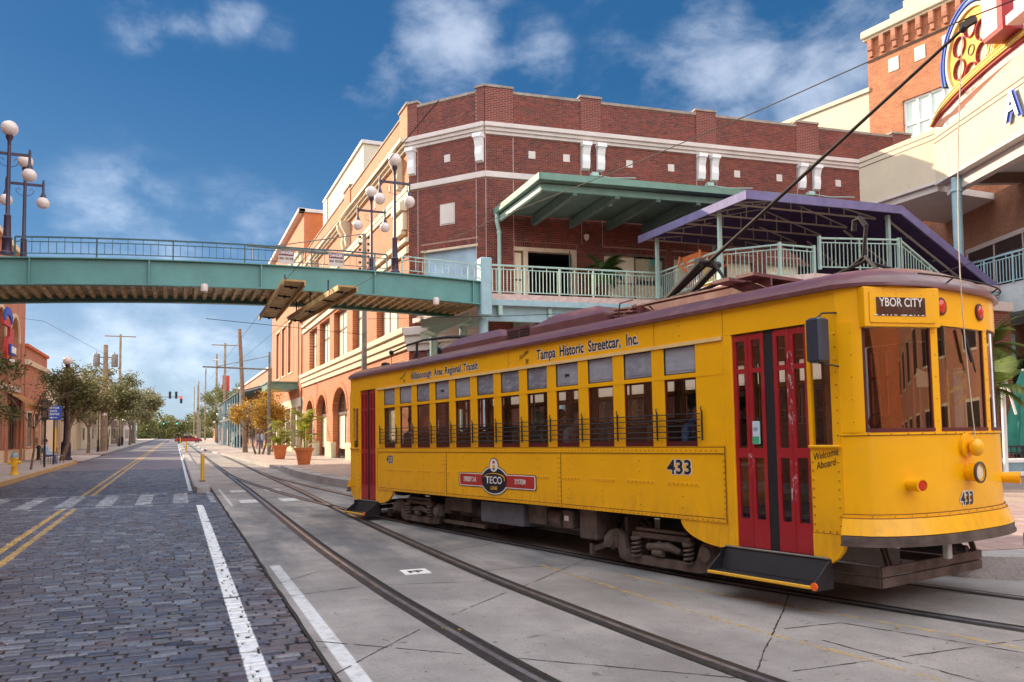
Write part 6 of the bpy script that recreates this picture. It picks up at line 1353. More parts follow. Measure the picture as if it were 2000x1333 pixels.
# ---- footbridge
fbz = lambda x: -.0078*(x-4.3)**2                 # camber
YB0, YB1 = 25.5, 28.75
br = thing('footbridge', 'teal steel footbridge with arched deck spanning the street', 'bridge', (2.5,27,0))
def brp(name, mb, m_, parent=None, smooth=False, **k): mb.v = [(p[0]-2.5,p[1]-27,p[2]) for p in mb.v]; return obj(name, mb, m_, parent or br, smooth, **k)
def zt_(x): return 6.95+min(0, -.0040*(x-4.5)**2) + (.02 if x > 4.5 else 0)
def zb_(x): return 6.20-.0042*(x-4.3)**2
xs = [-14+i*.8 for i in range(30)]+[9.75]; xs = [x for x in xs if x < 9.6]+[9.75]
for yy, s in ((YB0,-1),(YB1,1)):
    b = MB()
    for i in range(len(xs)-1):
        a, c = xs[i], xs[i+1]
        for y0, y1, f0, f1 in ((yy-.012,yy+.012,(zb_,.02),(zt_,-.02)),(yy-.13,yy+.13,(zt_,-.02),(zt_,.012)),(yy-.13,yy+.13,(zb_,-.012),(zb_,.02))):
            z = [f0[0](a)+f0[1], f0[0](c)+f0[1], f1[0](c)+f1[1], f1[0](a)+f1[1]]
            b.add([(a,y0,z[0]),(c,y0,z[1]),(c,y0,z[2]),(a,y0,z[3]),(a,y1,z[0]),(c,y1,z[1]),(c,y1,z[2]),(a,y1,z[3])], [(0,1,2,3),(7,6,5,4),(0,4,5,1),(3,2,6,7)])
    gi = brp('girder', b, M['teal'])
    for x in (-10.1,-6.95,-3.78,-.76,2.38,5.91,9.3): b = MB(); b.box(x-.02,x+.02,min(yy,yy+s*.12),max(yy,yy+s*.12),zb_(x)+.02,zt_(x)-.02); brp('stiffener', b, M['teal'], gi)
b = MB(); x = -13.9
while x < 9.6:       # corrugated metal deck pans seen from below
    z = zb_(x)+.10; b.add([(x,YB0+.02,z),(x+.10,YB0+.02,z),(x+.14,YB0+.02,z+.11),(x+.26,YB0+.02,z+.11),(x+.30,YB0+.02,z),(x,YB1-.02,z),(x+.10,YB1-.02,z),(x+.14,YB1-.02,z+.11),(x+.26,YB1-.02,z+.11),(x+.30,YB1-.02,z)], [(0,1,6,5),(1,2,7,6),(2,3,8,7),(3,4,9,8)]); x += .30
brp('deck_pans', b, M['gold'])
b = MB()
for i in range(len(xs)-1): a, c = xs[i], xs[i+1]; b.quad((a,YB0,zb_(a)+.30),(c,YB0,zb_(c)+.30),(c,YB1,zb_(c)+.30),(a,YB1,zb_(a)+.30))
brp('walkway', b, M['curb'])
for yy in (YB0+.02, YB1-.02):
    for xa, xb, mm_ in ((-4.15,6.33,M['tealdk']),(6.85,9.62,M['mint'])) if yy < 27 else ((-4.0,9.6,M['tealdk']),):
        n_ = int((xb-xa)/.40); b = MB(); st = (xb-xa)/n_
        for i in range(n_):
            a, c = xa+i*st, xa+(i+1)*st
            b.beam((a,yy,zt_(a)+.60),(c,yy,zt_(c)+.60),.035,.045)
        rl = brp('handrail', b, mm_)
        for dz in (.47,.14):
            b = MB()
            for i in range(n_): a, c = xa+i*st, xa+(i+1)*st; b.beam((a,yy,zt_(a)+dz),(c,yy,zt_(c)+dz),.03,.022)
            brp('mid_rail', b, mm_, rl)
        b = MB()
        for i in range(n_*2+1):
            a = xa+i*st/2; b.beam((a,yy,zt_(a)+.14),(a,yy,zt_(a)+(.60 if i % 2 == 0 else .47)),.016,.016)
        brp('balusters', b, mm_, rl, kind='stuff'); b = MB()
        for i in range(0, n_+1, 5): a = xa+min(i, n_)*st; b.beam((a,yy,zt_(a)),(a,yy,zt_(a)+.60),.05,.04)
        b.beam((xb,yy,zt_(xb)),(xb,yy,zt_(xb)+.60),.05,.04); brp('rail_posts', b, mm_, rl, kind='stuff')
b = MB(); b.bbox(9.55,9.95,25.30,25.75,5.7,7.70,.03); brp('end_post', b, M['ltblue'])
b = MB(); b.beam((8.5,28.5,5.75),(9.7,27.0,5.75),.5,.3); b.beam((8.4,28.6,5.3),(9.6,26.6,5.85),.06,.3); b.tube([(8.9,28.7,.2),(8.9,28.7,5.9)], .14, 12); b.tube([(9.8,27.9,.2),(9.8,27.9,5.9)], .14, 12); brp('bearing_column', b, M['mint'])
for x in (.75, 7.95): b = MB(); b.lathe([(.0,6.22),(.09,6.20),(.11,6.12),(.10,5.98),(.0,5.93)], (x,25.33,0), 14); brp('under_lamp', b, M['globe'], smooth=True)
# danger signs on the rail
def danger(x, lab):
    t = thing('warning_sign', lab, 'warning sign', (x,25.44,zt_(x)+.06), group='danger signs on the footbridge rail'); b = MB(); b.bbox(-.235,.235,-.012,.004,0,.43,.004); obj('plate', b, M['creamshade'], t)
    b = MB(); b.bbox(-.225,.225,-.018,-.012,.26,.42,.003); obj('header', b, mat('danger_maroon', (.16,.02,.05), .5), t)
    text('lettering', 'DANGER', .125, Matrix.Translation((0,-.020,.345)), M['outl'], t, bold=.003, sx=.82); text('lettering', 'HIGH  VOLTAGE', .095, Matrix.Translation((0,-.014,.165)), M['ink'], t, bold=.004, sx=.60)
danger(3.12, 'white and maroon danger high voltage sign, left one of two on bridge rail'); danger(4.66, 'white and maroon danger high voltage sign nearer the right bridge lamps')
# wooden troughs guarding the trolley wires
def trough(p, q, wd, lab):
    t = thing('wire_trough', lab, 'wire trough', (p[0],p[1],5.7), group='wooden troughs under the footbridge'); P_, Q_ = Vector(p), Vector(q); d = (Q_-P_).normalized(); s_ = Vector((d.y,-d.x,0)); o_ = Vector((p[0],p[1],5.7))
    b = MB(); b.beam(P_-o_, Q_-o_, wd, .05, ); obj('board', b, M['wood'], t)
    for k in (-1, 1): b = MB(); b.beam(P_+s_*k*wd/2-o_+Vector((0,0,-.05)), Q_+s_*k*wd/2-o_+Vector((0,0,-.05)), .04, .15); obj('side_board', b, M['wood'], t)
    b = MB()
    for k in (.08,.30,.62,.93): c_ = P_.lerp(Q_, k)-o_; b.tube([c_-s_*wd*.35+Vector((0,0,-.07)), c_+s_*wd*.3+Vector((0,0,-.09))], .025, 6); b.sphere(c_+Vector((0,0,-.09)), .05, 8, 5)
    obj('insulator', b, M['undk'], t, kind='stuff'); b = MB()
    for k in (.3,.62,.9): c_ = P_.lerp(Q_, k)-o_; b.beam(c_, c_+Vector((0,0,.55)), .04, .04)
    obj('hanger', b, M['black'], t, kind='stuff')
trough((2.86,21.6,5.78), (2.88,28.4,5.72), .56, 'tarnished wooden wire trough hanging under the bridge, the left one')
trough((4.32,21.8,5.75), (3.70,28.5,5.68), .52, 'long angled wooden wire trough hanging under the bridge, right of the other')
# bridge lamps: one globe above, two pendant globes on a cross arm
def globe_lamp(name, loc, H, lab, rz=0, grp='three globe lamps on the footbridge', m_=None, pend=True, sc_=1):
    t = thing(name, lab, 'street lamp', loc, rz, grp); m_ = m_ or M['purpleiron']
    b = MB(); b.lathe([(.17,0),(.17,.05),(.13,.10),(.12,.42),(.14,.45),(.10,.50),(.085,1.05),(.095,1.08),(.055,1.14),(.045,H-.55)], (0,0,0), 14); b.lathe([(.045,H-.55),(.05,H-.42),(.085,H-.35),(.10,H-.28),(.05,H-.27)], (0,0,0), 14); obj('pole', b, m_, t, True)
    g_ = MB(); g_.sphere((0,0,H-.06), .215, 18, 12); obj('globe', g_, M['globe'], t, True)
    b = MB(); b.beam((-.52,0,H-.78),(.52,0,H-.78),.05,.075); 
    for s in (-1,1):
        b.tube([(s*.05,0,H-1.15),(s*.18,0,H-1.1),(s*.25,0,H-.98),(s*.17,0,H-.9),(s*.12,0,H-.98)], .009, 5); b.lathe([(.035,H-.70),(.035,H-1.0),(.06,H-1.06),(.085,H-1.14),(.09,H-1.18)], (s*.50,0,0), 12); b.lathe([(.02,H-.60),(.035,H-.70)], (s*.50,0,0), 8)
    obj('arm', b, m_, t, True)
    for s in (-1,1): g_ = MB(); g_.sphere((s*.50,0,H-1.33), .185, 18, 12); obj('globe', g_, M['globe'], t, True)
    return t
l1 = globe_lamp('globe_lamp', (-4.36,25.62,6.75), 3.62, 'tall iron lamp with white globes, near left end of footbridge')
dup(l1, (-4.42,28.6,6.75), label='iron lamp with white globes on far side of bridge at left')
dup(l1, (6.62,25.62,6.98), label='tall iron lamp with white globes, near right end of footbridge').scale = (1,1,1.07)
dup(l1, (6.52,28.6,6.98), label='iron lamp with white globes on far side of bridge at right')
# ================================================================== TREES AND PLANTS
def leafmat(name, cols, trans=.25):
    m, t, b = nm(name); g = G_(t); r = g.rand(); cr = g.n('ShaderNodeValToRGB'); g.put(cr.inputs[0], r); e = cr.color_ramp.elements
    for i, c in enumerate(cols):
        x = e[i] if i < 2 else e.new(i/(len(cols)-1)); x.position = i/(len(cols)-1); x.color = tuple(c)+(1,)
    b.inputs['Roughness'].default_value = .55; g.put(b.inputs['Base Color'], cr.outputs[0])
    out = t.nodes['Material Output']; tl = g.n('ShaderNodeBsdfTranslucent'); g.put(tl.inputs[0], cr.outputs[0]); mx = g.n('ShaderNodeMixShader'); mx.inputs[0].default_value = trans
    t.links.new(b.outputs[0], mx.inputs[1]); t.links.new(tl.outputs[0], mx.inputs[2]); t.links.new(mx.outputs[0], out.inputs[0]); return m
M['oakleaf'] = leafmat('oak_leaves', [(.08,.085,.028),(.14,.14,.045),(.05,.055,.02),(.20,.19,.065),(.28,.26,.10)], .35)
M['oakleaf2'] = leafmat('dusty_oak_leaves', [(.15,.14,.06),(.24,.21,.09),(.09,.085,.035),(.36,.31,.15)], .35)
M['greenleaf'] = leafmat('green_leaves', [(.11,.12,.03),(.17,.17,.05),(.07,.08,.025),(.26,.22,.06)], .35)
M['goldleaf'] = leafmat('orange_leaves', [(.42,.20,.02),(.55,.30,.03),(.30,.16,.02),(.34,.26,.04),(.50,.36,.05)], .4)
M['palmleaf'] = leafmat('palm_fronds', [(.22,.26,.03),(.34,.36,.04),(.14,.20,.03),(.50,.46,.06)], .4)
M['palmdark'] = leafmat('dark_palm_fronds', [(.05,.11,.03),(.09,.17,.04),(.03,.07,.02)], .3)
M['palmmid'] = leafmat('mid_palm_fronds', [(.10,.15,.03),(.18,.22,.04),(.06,.10,.02)], .35)
M['bark'] = mat('bark', (.17,.115,.08), .9, var=.35, vs_=7, bump=.6, bs=25)
def limb(mb, p, d, L, r, depth, ends, rg):
    q = p+d*L; mid = p.lerp(q, .5)+Vector((rg.uniform(-1,1),rg.uniform(-1,1),0))*L*.07; mb.tube([p, mid, q], [r, r*.82, r*.65], 7 if depth > 1 else 5)
    if depth == 0: ends.append(q); return
    if depth <= 1: ends.append(q)
    for k in range(3 if depth > 1 else 2):
        a = rg.uniform(0, 6.28); sp = rg.uniform(.45,.95); nd = (d+Vector((math.cos(a)*sp, math.sin(a)*sp, rg.uniform(-.15,.35)))).normalized(); limb(mb, q, nd, L*rg.uniform(.6,.82), r*.62, depth-1, ends, rg)
def crown_mesh(seed, centres, rad, n, leaf, m_, flat=.75):
    rg = random.Random(seed); mb = MB()
    for i in range(n):
        c = rg.choice(centres); v = Vector((rg.gauss(0,1),rg.gauss(0,1),rg.gauss(0,1)*flat)); v = v.normalized()*rad*(rg.random()**.45)*(.8+.5*mnoise.noise(v*2+Vector((seed,0,0)))); p = c+v
        if mnoise.noise(p*1.1+Vector((seed*3.1,5,0))) < -.22: continue
        s = leaf*rg.uniform(.6,1.4); u = Vector((rg.gauss(0,1),rg.gauss(0,1),rg.gauss(0,.7))).normalized(); w_ = u.cross(Vector((rg.gauss(0,1),rg.gauss(0,1),rg.gauss(0,1)))).normalized()
        mb.add([p-u*s, p-w_*s*.42, p+u*s, p+w_*s*.42], [(0,1,2,3)])
    return mesh('crown', mb, m_)
def tree(name, lab, loc, H, W, clear, leafm, n=7000, leaf=.11, seed=1, lean=(0,0), group=None, r0=None, trunks=1):
    t = thing(name, lab, 'tree', loc, group=group); rg = random.Random(seed); ends = []; mb = MB(); r0 = r0 or H*.022
    for k in range(trunks):
        off = Vector(((k-(trunks-1)/2)*.25, rg.uniform(-.1,.1), 0)); d = Vector((lean[0]+(k-(trunks-1)/2)*.18, lean[1], 1)).normalized(); limb(mb, off, d, clear, r0, 3, ends, rg)
    obj('trunk', mb, M['bark'], t, True)
    zc = (clear+H)/2+.1; rz_ = (H-clear)/2
    # clumps: limb ends pulled into the crown's envelope
    cs = []
    for e in ends:
        v = Vector((e.x-lean[0]*clear, e.y-lean[1]*clear, e.z-zc)); k = max(abs(v.x)/(W*.42), abs(v.y)/(W*.42), abs(v.z)/(rz_*.8), 1); cs.append(Vector((lean[0]*clear,lean[1]*clear,zc))+v/k)
    for i in range(10): a = rg.uniform(0,6.28); q = rg.uniform(.45,1); cs.append(Vector((lean[0]*clear+math.cos(a)*W*.40*q, lean[1]*clear+math.sin(a)*W*.40*q, zc+rz_*.75*math.sqrt(max(0,1-q*q))*rg.choice((-1,1,1)))))
    o = bpy.data.objects.new('crown', crown_mesh(seed, cs, W*.17, n, leaf, leafm)); C.objects.link(o); o.parent = t; return t
T_A = tree('oak_tree', 'dark dusty oak with low crown at left edge beside arched shopfront', (-7.5,38.6,.15), 5.2, 4.4, 1.5, M['oakleaf'], 13000, .08, 3)
T_B = tree('oak_tree', 'leaning young oak by the dark lamp post behind the blue sign', (-6.5,57.2,.15), 6.5, 4.8, 2.0, M['oakleaf'], 12000, .09, 8, (.18,.1))
tree('bare_tree', 'thin reddish nearly bare sapling between hydrant and black signal', (-6.15,43.0,.15), 4.4, 2.0, 1.9, M['oakleaf'], 420, .06, 5, (.04,0), r0=.055)
tree('oak_tree', 'pale sunlit oak in front of the long pale building', (-6.9,78,.15), 7.2, 6.0, 2.1, M['oakleaf2'], 11000, .12, 12)
t3 = tree('oak_tree', 'big oak crown just right of the transformer pole', (-6.8,96,.15), 9.3, 8.4, 2.4, M['oakleaf'], 15000, .14, 21)
dup(t3, (-8.2,113,.15), 1.3, 'oak behind the transformer pole oak, reaching toward the road', .9)
t4 = tree('oak_tree', 'spreading olive oak overhanging the left side of the road far off', (-6.2,132,.15), 9.8, 9.4, 3.0, M['oakleaf2'], 13000, .17, 33)
dup(t4, (-6.8,155,.15), 2.1, 'distant oak on the left, nearest the hanging traffic signals', 1.0); dup(t4, (-8,186,.15), .7, 'far oak on the left beyond the signals', 1.1)
t5 = tree('oak_tree', 'green oak behind the tall poles on the right side of street', (9.0,150,.15), 10.8, 10, 2.2, M['greenleaf'], 14000, .19, 41)
dup(t5, (8.2,128,.15), 1.0, 'green tree just right of the red car', .78); dup(t5, (8.5,178,.15), 2.4, 'green tree farther back behind the right hand poles', 1.0); dup(t5, (9.5,215,.15), 4, 'small distant green tree at far right end of street', 1.0)
b = []
for i, (x, y, s) in enumerate(((-14,250,1.0),(-9,300,1.1),(0,340,1.1),(8,330,1.0),(4,380,1.3),(14,280,1.0),(-18,360,1.3))):
    pass
wd = MB(); rg = random.Random(5); cs = [Vector((rg.uniform(-45,45), 330+rg.uniform(-25,40), rg.uniform(.8,9.0))) for k in range(170)]
cw_ = crown_mesh(77, cs, 3.6, 42000, .62, M['greenleaf']); o = bpy.data.objects.new('far_woods', cw_); C.objects.link(o); tag(o, 'hazy mass of green trees closing the far end of the street', 'trees'); o['kind'] = 'stuff'
tg = tree('orange_tree', 'small tree with bright orange foliage and several trunks on right pavement', (5.9,63.5,.15), 5.5, 4.2, 1.5, M['goldleaf'], 7000, .10, 52, trunks=3, r0=.085)
dup(tg, (7.8,72,.15), 1.9, 'second smaller orange leaved tree behind the first, near the shopfronts', .85)
def frond(mb, base, az, el, L, droop, nl=14, wl=.32, wid=.022, stem_i=0, leaf_i=0):
    d = Vector((math.cos(az)*math.cos(el), math.sin(az)*math.cos(el), math.sin(el))); pts = []; p = Vector(base)
    for i in range(nl+1): pts.append(p.copy()); p = p+d*L/nl; d = (d+Vector((0,0,-droop/nl))).normalized()
    mb.mi = stem_i; mb.tube(pts[::3]+[pts[-1]], .008, 4, False); mb.mi = leaf_i
    for i in range(3, nl+1):
        dd = (pts[i]-pts[i-1]).normalized(); s = dd.cross(Vector((0,0,1))).normalized(); t = i/nl; l_ = wl*math.sin(math.pi*min(1,.25+.72*t))
        for k in (-1,1):
            for h in (0,.5):
                q = pts[i-1].lerp(pts[i], h); e_ = q+(s*k*.8+dd*.55+Vector((0,0,-.25))).normalized()*l_; mb.add([q-dd*wid, q+dd*wid, e_+Vector((0,0,.0))], [(0,1,2)])
def potted_palm(loc, lab, H=2.4, seed=1):
    t = thing('potted_palm', lab, 'potted plant', loc, group='terracotta pots of palms on the right pavement'); rg = random.Random(seed)
    b = MB(); b.lathe([(.27,0),(.30,.05),(.43,.72),(.49,.73),(.50,.86),(.44,.86),(.42,.78),(.0,.78)], n=20); obj('pot', b, M['terracotta'], t, True)
    b = MB(); 
    for i in range(9): a = rg.uniform(0,6.28); r_ = rg.uniform(.02,.16); h = rg.uniform(.3,.62)*H; b.tube([(r_*math.cos(a),r_*math.sin(a),.75),(r_*2*math.cos(a),r_*2*math.sin(a),.75+h)], [.025,.015], 6)
    obj('stems', b, M['palmleaf'], t, True, kind='stuff'); b = MB()
    for i in range(34): a = rg.uniform(0,6.28); z = .8+rg.random()**1.2*H*.62; frond(b, (.12*math.cos(a),.12*math.sin(a),z), a, rg.uniform(.5,1.3), rg.uniform(.8,1.15), rg.uniform(1.2,2.4), 12, .34, .024)
    obj('fronds', b, M['palmleaf'], t); return t
pp1 = potted_palm((5.93,40.9,.15), 'terracotta pot with tall yellow green palm, nearer of the two pots', 2.7, 4)
potted_palm((5.95,51.0,.15), 'terracotta pot with bushy yellow palm, farther of the two pots', 2.3, 9)
def tall_palm(loc, lab, H, seed, m_=None, n=26, L=1.9):
    t = thing('palm_tree', lab, 'palm', loc); rg = random.Random(seed); b = MB(); b.tube([(0,0,0),(.05,0,H*.5),(.0,.05,H)], [.15,.12,.10], 10); obj('trunk', b, M['bark'], t, True); b = MB()
    for i in range(n): frond(b, (0,0.03,H), rg.uniform(0,6.28), rg.uniform(-.3,1.3), L*rg.uniform(.8,1.1), rg.uniform(1.2,2.2), 14, .5, .03)
    obj('fronds', b, m_ or M['palmdark'], t); return t
tall_palm((22.6,16.6,.25), 'dark green palm under the balcony right of the streetcar', 3.9, 3, M['palmmid'], 24, 1.3); tall_palm((25.4,18.2,.25), 'second palm near umbrella, brighter fronds under the balcony', 3.0, 5, M['palmdark'], 20, 1.3); tall_palm((17.5,12.8,.25), 'palm showing through the streetcar windows', 2.4, 11, M['palmmid'], 20, 1.1)
tall_palm((15.9,28.0,ZT), 'dark potted palm standing on the terrace between doors and windows', 1.6, 6, None, 18, 1.2)

# ================================================================== STREET FURNITURE
hy = thing('fire_hydrant', 'yellow fire hydrant with blue grey cap on left pavement', 'fire hydrant', (-5.98,37.8,.15))
b = MB(); b.lathe([(.17,0),(.17,.06),(.12,.08),(.115,.62),(.15,.64),(.15,.70)], n=16); b.lathe([(.07,-.2),(.07,.2)], (0,0,.50), 12, 'X'); b.lathe([(.085,-.23),(.085,-.19)], (0,0,.50), 10, 'X'); b.lathe([(.085,.19),(.085,.23)], (0,0,.5), 10, 'X'); b.lathe([(.09,-.2),(.09,0)], (0,0,.42), 12, 'Y'); obj('barrel', b, M['yellowp'], hy, True)
b = MB(); b.lathe([(.15,.70),(.14,.78),(.09,.87),(.04,.90),(.035,.95),(.0,.96)], n=16); obj('bonnet', b, M['bluegrey'], hy, True)
sgp = thing('blue_sign', 'blue street sign with white lines and arrow on yellow banded pole', 'street sign', (-6.05,49.6,.15))
b = MB(); b.tube([(0,0,0),(0,0,3.15)], .04, 8); obj('pole', b, M['black'], sgp, True); b = MB(); b.tube([(.07,.03,.7),(.07,.03,2.0)], .05, 8); obj('yellow_sleeve', b, M['yellowp'], sgp, True)
b = MB(); b.bbox(-.40,.36,-.06,-.03,2.42,3.18,.01); pl = obj('plate', b, M['bluesign'], sgp)
for s_, z in (('VISITOR',3.06),('INFO.',2.89),('CENTER',2.72)): text('lettering', s_, .155, Matrix.Translation((-.02,-.064,z)), M['white'], pl, bold=.003, sx=.95)
b = MB(); b.prism([(-.22,2.54),(-.10,2.59),(-.10,2.555),(.16,2.555),(.16,2.525),(-.10,2.525),(-.10,2.49)][::-1], -.066, -.062); obj('arrow', b, M['white'], pl)
ps = thing('pedestrian_signal', 'black pedestrian signal box on thin black pole beside blue sign', 'signal', (-5.98,45.9,.15))
b = MB(); b.tube([(0,0,0),(0,0,2.9)], .045, 8); obj('pole', b, M['black'], ps, True); b = MB(); b.bbox(-.18,.14,-.14,.14,2.35,3.35,.02); h_ = obj('head', b, M['black'], ps); b = MB(); b.bbox(-.12,.08,-.16,-.14,2.95,3.25,.01); b.bbox(-.12,.08,-.16,-.14,2.45,2.8,.01); obj('visor', b, M['frame_br'], h_)
lp = thing('lamp_post', 'thick dark purple fluted lamp post rising into the left oak', 'street lamp', (-6.41,58.2,.15))
b = MB(); b.lathe([(.36,0),(.36,.12),(.27,.2),(.26,.95),(.30,1.0),(.27,1.1),(.19,1.2),(.16,1.3),(.12,6.0),(.16,6.1)], n=16); obj('pole', b, M['purpleiron'], lp, True)
b = MB()
for i in range(12): a = i*math.pi/6; b.tube([(.265*math.cos(a),.265*math.sin(a),.22),(.262*math.cos(a),.262*math.sin(a),.93)], .03, 5)
obj('fluting', b, M['purpleiron'], lp, kind='stuff')
b = MB(); b.sphere((0,0,6.35), .28, 14, 8); obj('globe', b, M['globe'], lp, True)
b = MB(); b.beam((-.6,0,5.6),(.6,0,5.6),.06,.06); obj('arm', b, M['purpleiron'], lp)
for s in (-1,1): b = MB(); b.sphere((s*.6,0,5.3), .22, 12, 8); obj('globe', b, M['globe'], lp, True)
bn = thing('small_bollard', 'short black bollard near the shopfront at left', 'bollard', (-8.3,61.0,.05)); b = MB(); b.lathe([(.16,0),(.16,.12),(.11,.18),(.10,.8),(.15,.84),(.15,.92),(.09,1.02),(.0,1.05)], n=14); obj('body', b, M['black'], bn, True)
# benches and a seated child by the shopfront
def chair(loc, lab, rz=0):
    t = thing('cafe_chair', lab, 'chair', loc, rz, 'cafe chairs by the left shopfront'); b = MB(); b.bbox(-.2,.2,-.2,.2,.42,.46,.01); obj('seat', b, M['greycloth'], t); b = MB(); b.bbox(-.2,.2,.17,.21,.6,.9,.01); obj('backrest', b, M['greycloth'], t)
    for x in (-.18,.18):
        for y in (-.18,.18): b = MB(); b.tube([(x,y,0),(x,y,.42 if y < 0 else .9)], .014, 6); obj('leg', b, M['black'], t)
    return t
ch = chair((-6.55,50.7,.15), 'grey cafe chair with seated child, behind black signal pole', 1.4); dup(ch, (-6.1,52.2,.15), 2.2, 'empty grey cafe chair nearer the curb beside blue sign pole')
def utility_pole(loc, H, lab, r=.17, trans=False, cross=None, m_=None, extra=None, lean=0, arm=None):
    t = thing('utility_pole', lab, 'utility pole', loc); b = MB(); b.tube([(0,0,0),(lean*.5,0,H*.5),(lean,0,H)], [r,r*.85,r*.65], 10); obj('pole', b, m_ or M['polewood'], t, True)
    if trans:
        for s in (-1,1):
            b = MB(); b.lathe([(.28,0),(.30,.05),(.30,1.15),(.26,1.22),(.08,1.25)], (s*.78,0,H-2.1), 16); b.tube([(s*.78,0,H-.9),(s*.78,0,H-.65)], .04, 6); tr = obj('transformer', b, M['polesteel'], t, True); b = MB(); b.beam((0,0,H-1.2),(s*.55,0,H-1.2),.08,.08); obj('bracket', b, M['black'], tr)
    if cross:
        z, w_ = cross; b = MB(); b.beam((-w_/2,0,z),(w_/2,0,z),.12,.14); obj('cross_arm', b, m_ or M['polewood'], t)
    if arm:
        z, w_ = arm; b = MB(); b.tube([(0,0,z),(-w_,0,z+.1)], .06, 6); b.tube([(0,0,z+1.0),(-w_*.8,0,z+.12)], .025, 5); b.tube([(-w_*.95,0,z),(-w_*.95,0,z-.5)], .03, 5); obj('bracket_arm', b, M['polesteel'], t)
    if extra:
        b = MB(); b.tube([(0,0,extra),(-.9,0,extra+.3)], .04, 6); b.bbox(-1.6,-.8,-.15,.15,extra+.22,extra+.40,.04); obj('cobra_lamp', b, M['creamshade'], t)
    return t
utility_pole((-6.24,85.7,.15), 10.2, 'thick utility pole with two grey transformers on the left', .30, trans=True, m_=M['polesteel'] if False else M['polewood'])
utility_pole((-6.9,87.5,.15), 6.6, 'shorter pale pole standing just left of the transformer pole', .20, m_=M['cream'])
utility_pole((-7.2,124,.15), 15.6, 'tall pole with wide cross arm rising behind the left oaks', .22, cross=(15.3,3.9), extra=11.8)
utility_pole((5.46,70.9,.15), 10.4, 'tall tapered wooden pole beside the orange tree', .22, lean=-.55)
utility_pole((6.36,61.3,.15), 7.6, 'grey steel wire pole in front of the orange tree with long arm', .13, m_=M['polesteel'], arm=(6.3,4.6))
utility_pole((6.3,118,.15), 14.2, 'tall pole with cross arm and lamp on the right', .22, cross=(13.9,3.6), extra=11.5)
utility_pole((6.9,156,.15), 16.2, 'bare tall pole left of the right cross arm pole', .24)
utility_pole((6.6,205,.15), 17.0, 'distant bare pole near centre of the far street', .22); utility_pole((6.2,250,.15), 17.0, 'farthest pair pole, left of the distant bare poles', .22); utility_pole((5.6,235,.15), 15, 'thin distant pole between the farthest ones', .2); utility_pole((6.0,300,.15), 18, 'most distant leftmost thin pole on the right side', .22)
utility_pole((7.9,33.9,.15) if False else (7.55,34.5,.25), 10.2, 'grey steel pole with stacked insulators behind the streetcar rear', .14, m_=M['polesteel'], arm=(9.2,4.9))
ip = MB()
for k in range(6): ip.lathe([(.10,8.6+k*.28),(.10,8.68+k*.28)], (.22,0,0), 8); ip.lathe([(.07,8.6+k*.28),(.07,8.68+k*.28)], (-.2,0,0), 8)
obj('insulator_stack', ip, M['black'], bpy.data.objects['utility_pole.011'] if 'utility_pole.011' in bpy.data.objects else None, kind='stuff')
gl2 = globe_lamp('globe_lamp', (6.3,108,.15), 4.8, 'dark globe lamp beside the trash bin on right pavement', grp='globe lamps along the far pavements', m_=M['black'], sc_=1)
for p_, lb_ in (((6.4,140,.15),'farther globe lamp among poles on right'),((-6.6,84,.15),'globe lamp half hidden under the left oak crown'),((-6.8,118,.15),'distant globe lamp on left by the blue banner')): dup(gl2, p_, label=lb_)
def bin_(loc, lab): 
    t = thing('trash_bin', lab, 'trash bin', loc, group='black slatted trash bins'); b = MB(); b.lathe([(.38,0),(.40,.05),(.44,1.15),(.46,1.2),(.3,1.28),(.28,1.2)], n=16); obj('body', b, M['black'], t, True)
    b = MB()
    for i in range(16): a = i*math.pi/8; b.beam((.41*math.cos(a),.41*math.sin(a),.08),(.455*math.cos(a),.455*math.sin(a),1.12),.03,.03)
    obj('slats', b, M['undk'], t, kind='stuff'); return t
b_ = bin_((-6.6,90,.15), 'black trash bin under the left oaks by the transformer pole'); dup(b_, (6.6,96,.15), label='dark trash bin between poles on the right pavement'); dup(b_, (-7.4,130,.15), label='tiny distant bin on the far left pavement')
# traffic signals
ts = thing('traffic_signal', 'mast arm with three hanging signal heads, one showing red', 'traffic signal', (-6.3,150,.15)); b = MB(); b.tube([(0,0,0),(0,0,8.2)], .16, 10); b.tube([(0,0,7.6),(3,0,7.95),(7.3,0,8.0)], [.10,.07,.05], 8); obj('mast', b, M['polesteel'], ts, True)
def head(t, x, z, lit, flip=False):
    b = MB(); b.bbox(x-.2,x+.2,-.14,.14,z-.62,z+.62,.03); h = obj('signal_head', b, M['black'], t)
    for k, c in enumerate(('r','y','g')):
        q = MB(); q.lathe([(.14,-.14),(.15,-.2),(.02,-.22)], (x,0,z+.38-.38*k), 12, 'Y'); obj('lens', q, M['lit'+c] if lit == c else M['undk'], h)
def emis(name, col, s): m, t, b = nm(name); b.inputs['Base Color'].default_value = col+(1,); b.inputs['Emission Color'].default_value = col+(1,); b.inputs['Emission Strength'].default_value = s; return m
M['litr'] = emis('red_signal_light', (1,.04,.01), 1.2); M['litg'] = emis('green_signal_light', (.02,.8,.45), 1.0); M['lity'] = M['litr']
head(ts, 5.4, 8.3, None); head(ts, 6.4, 8.3, None); head(ts, 7.2, 7.5, 'r')
ts2 = thing('traffic_signal', 'distant signal arm with two green lights across the road', 'traffic signal', (7,262,.15)); b = MB(); b.tube([(0,0,0),(0,0,6)], .16, 8); b.tube([(0,0,5.4),(-11,0,5.5)], .08, 6); obj('mast', b, M['polesteel'], ts2, True); head(ts2, -6.5, 5.1, 'g'); head(ts2, -10.2, 5.1, 'g')
fl = thing('banner', 'small red banner hanging high on a right hand pole', 'banner', (7.0,128,9.3)); b = MB(); b.box(-.5,.5,-.03,.03,-1.2,1.2); obj('cloth', b, M['redsign'], fl)
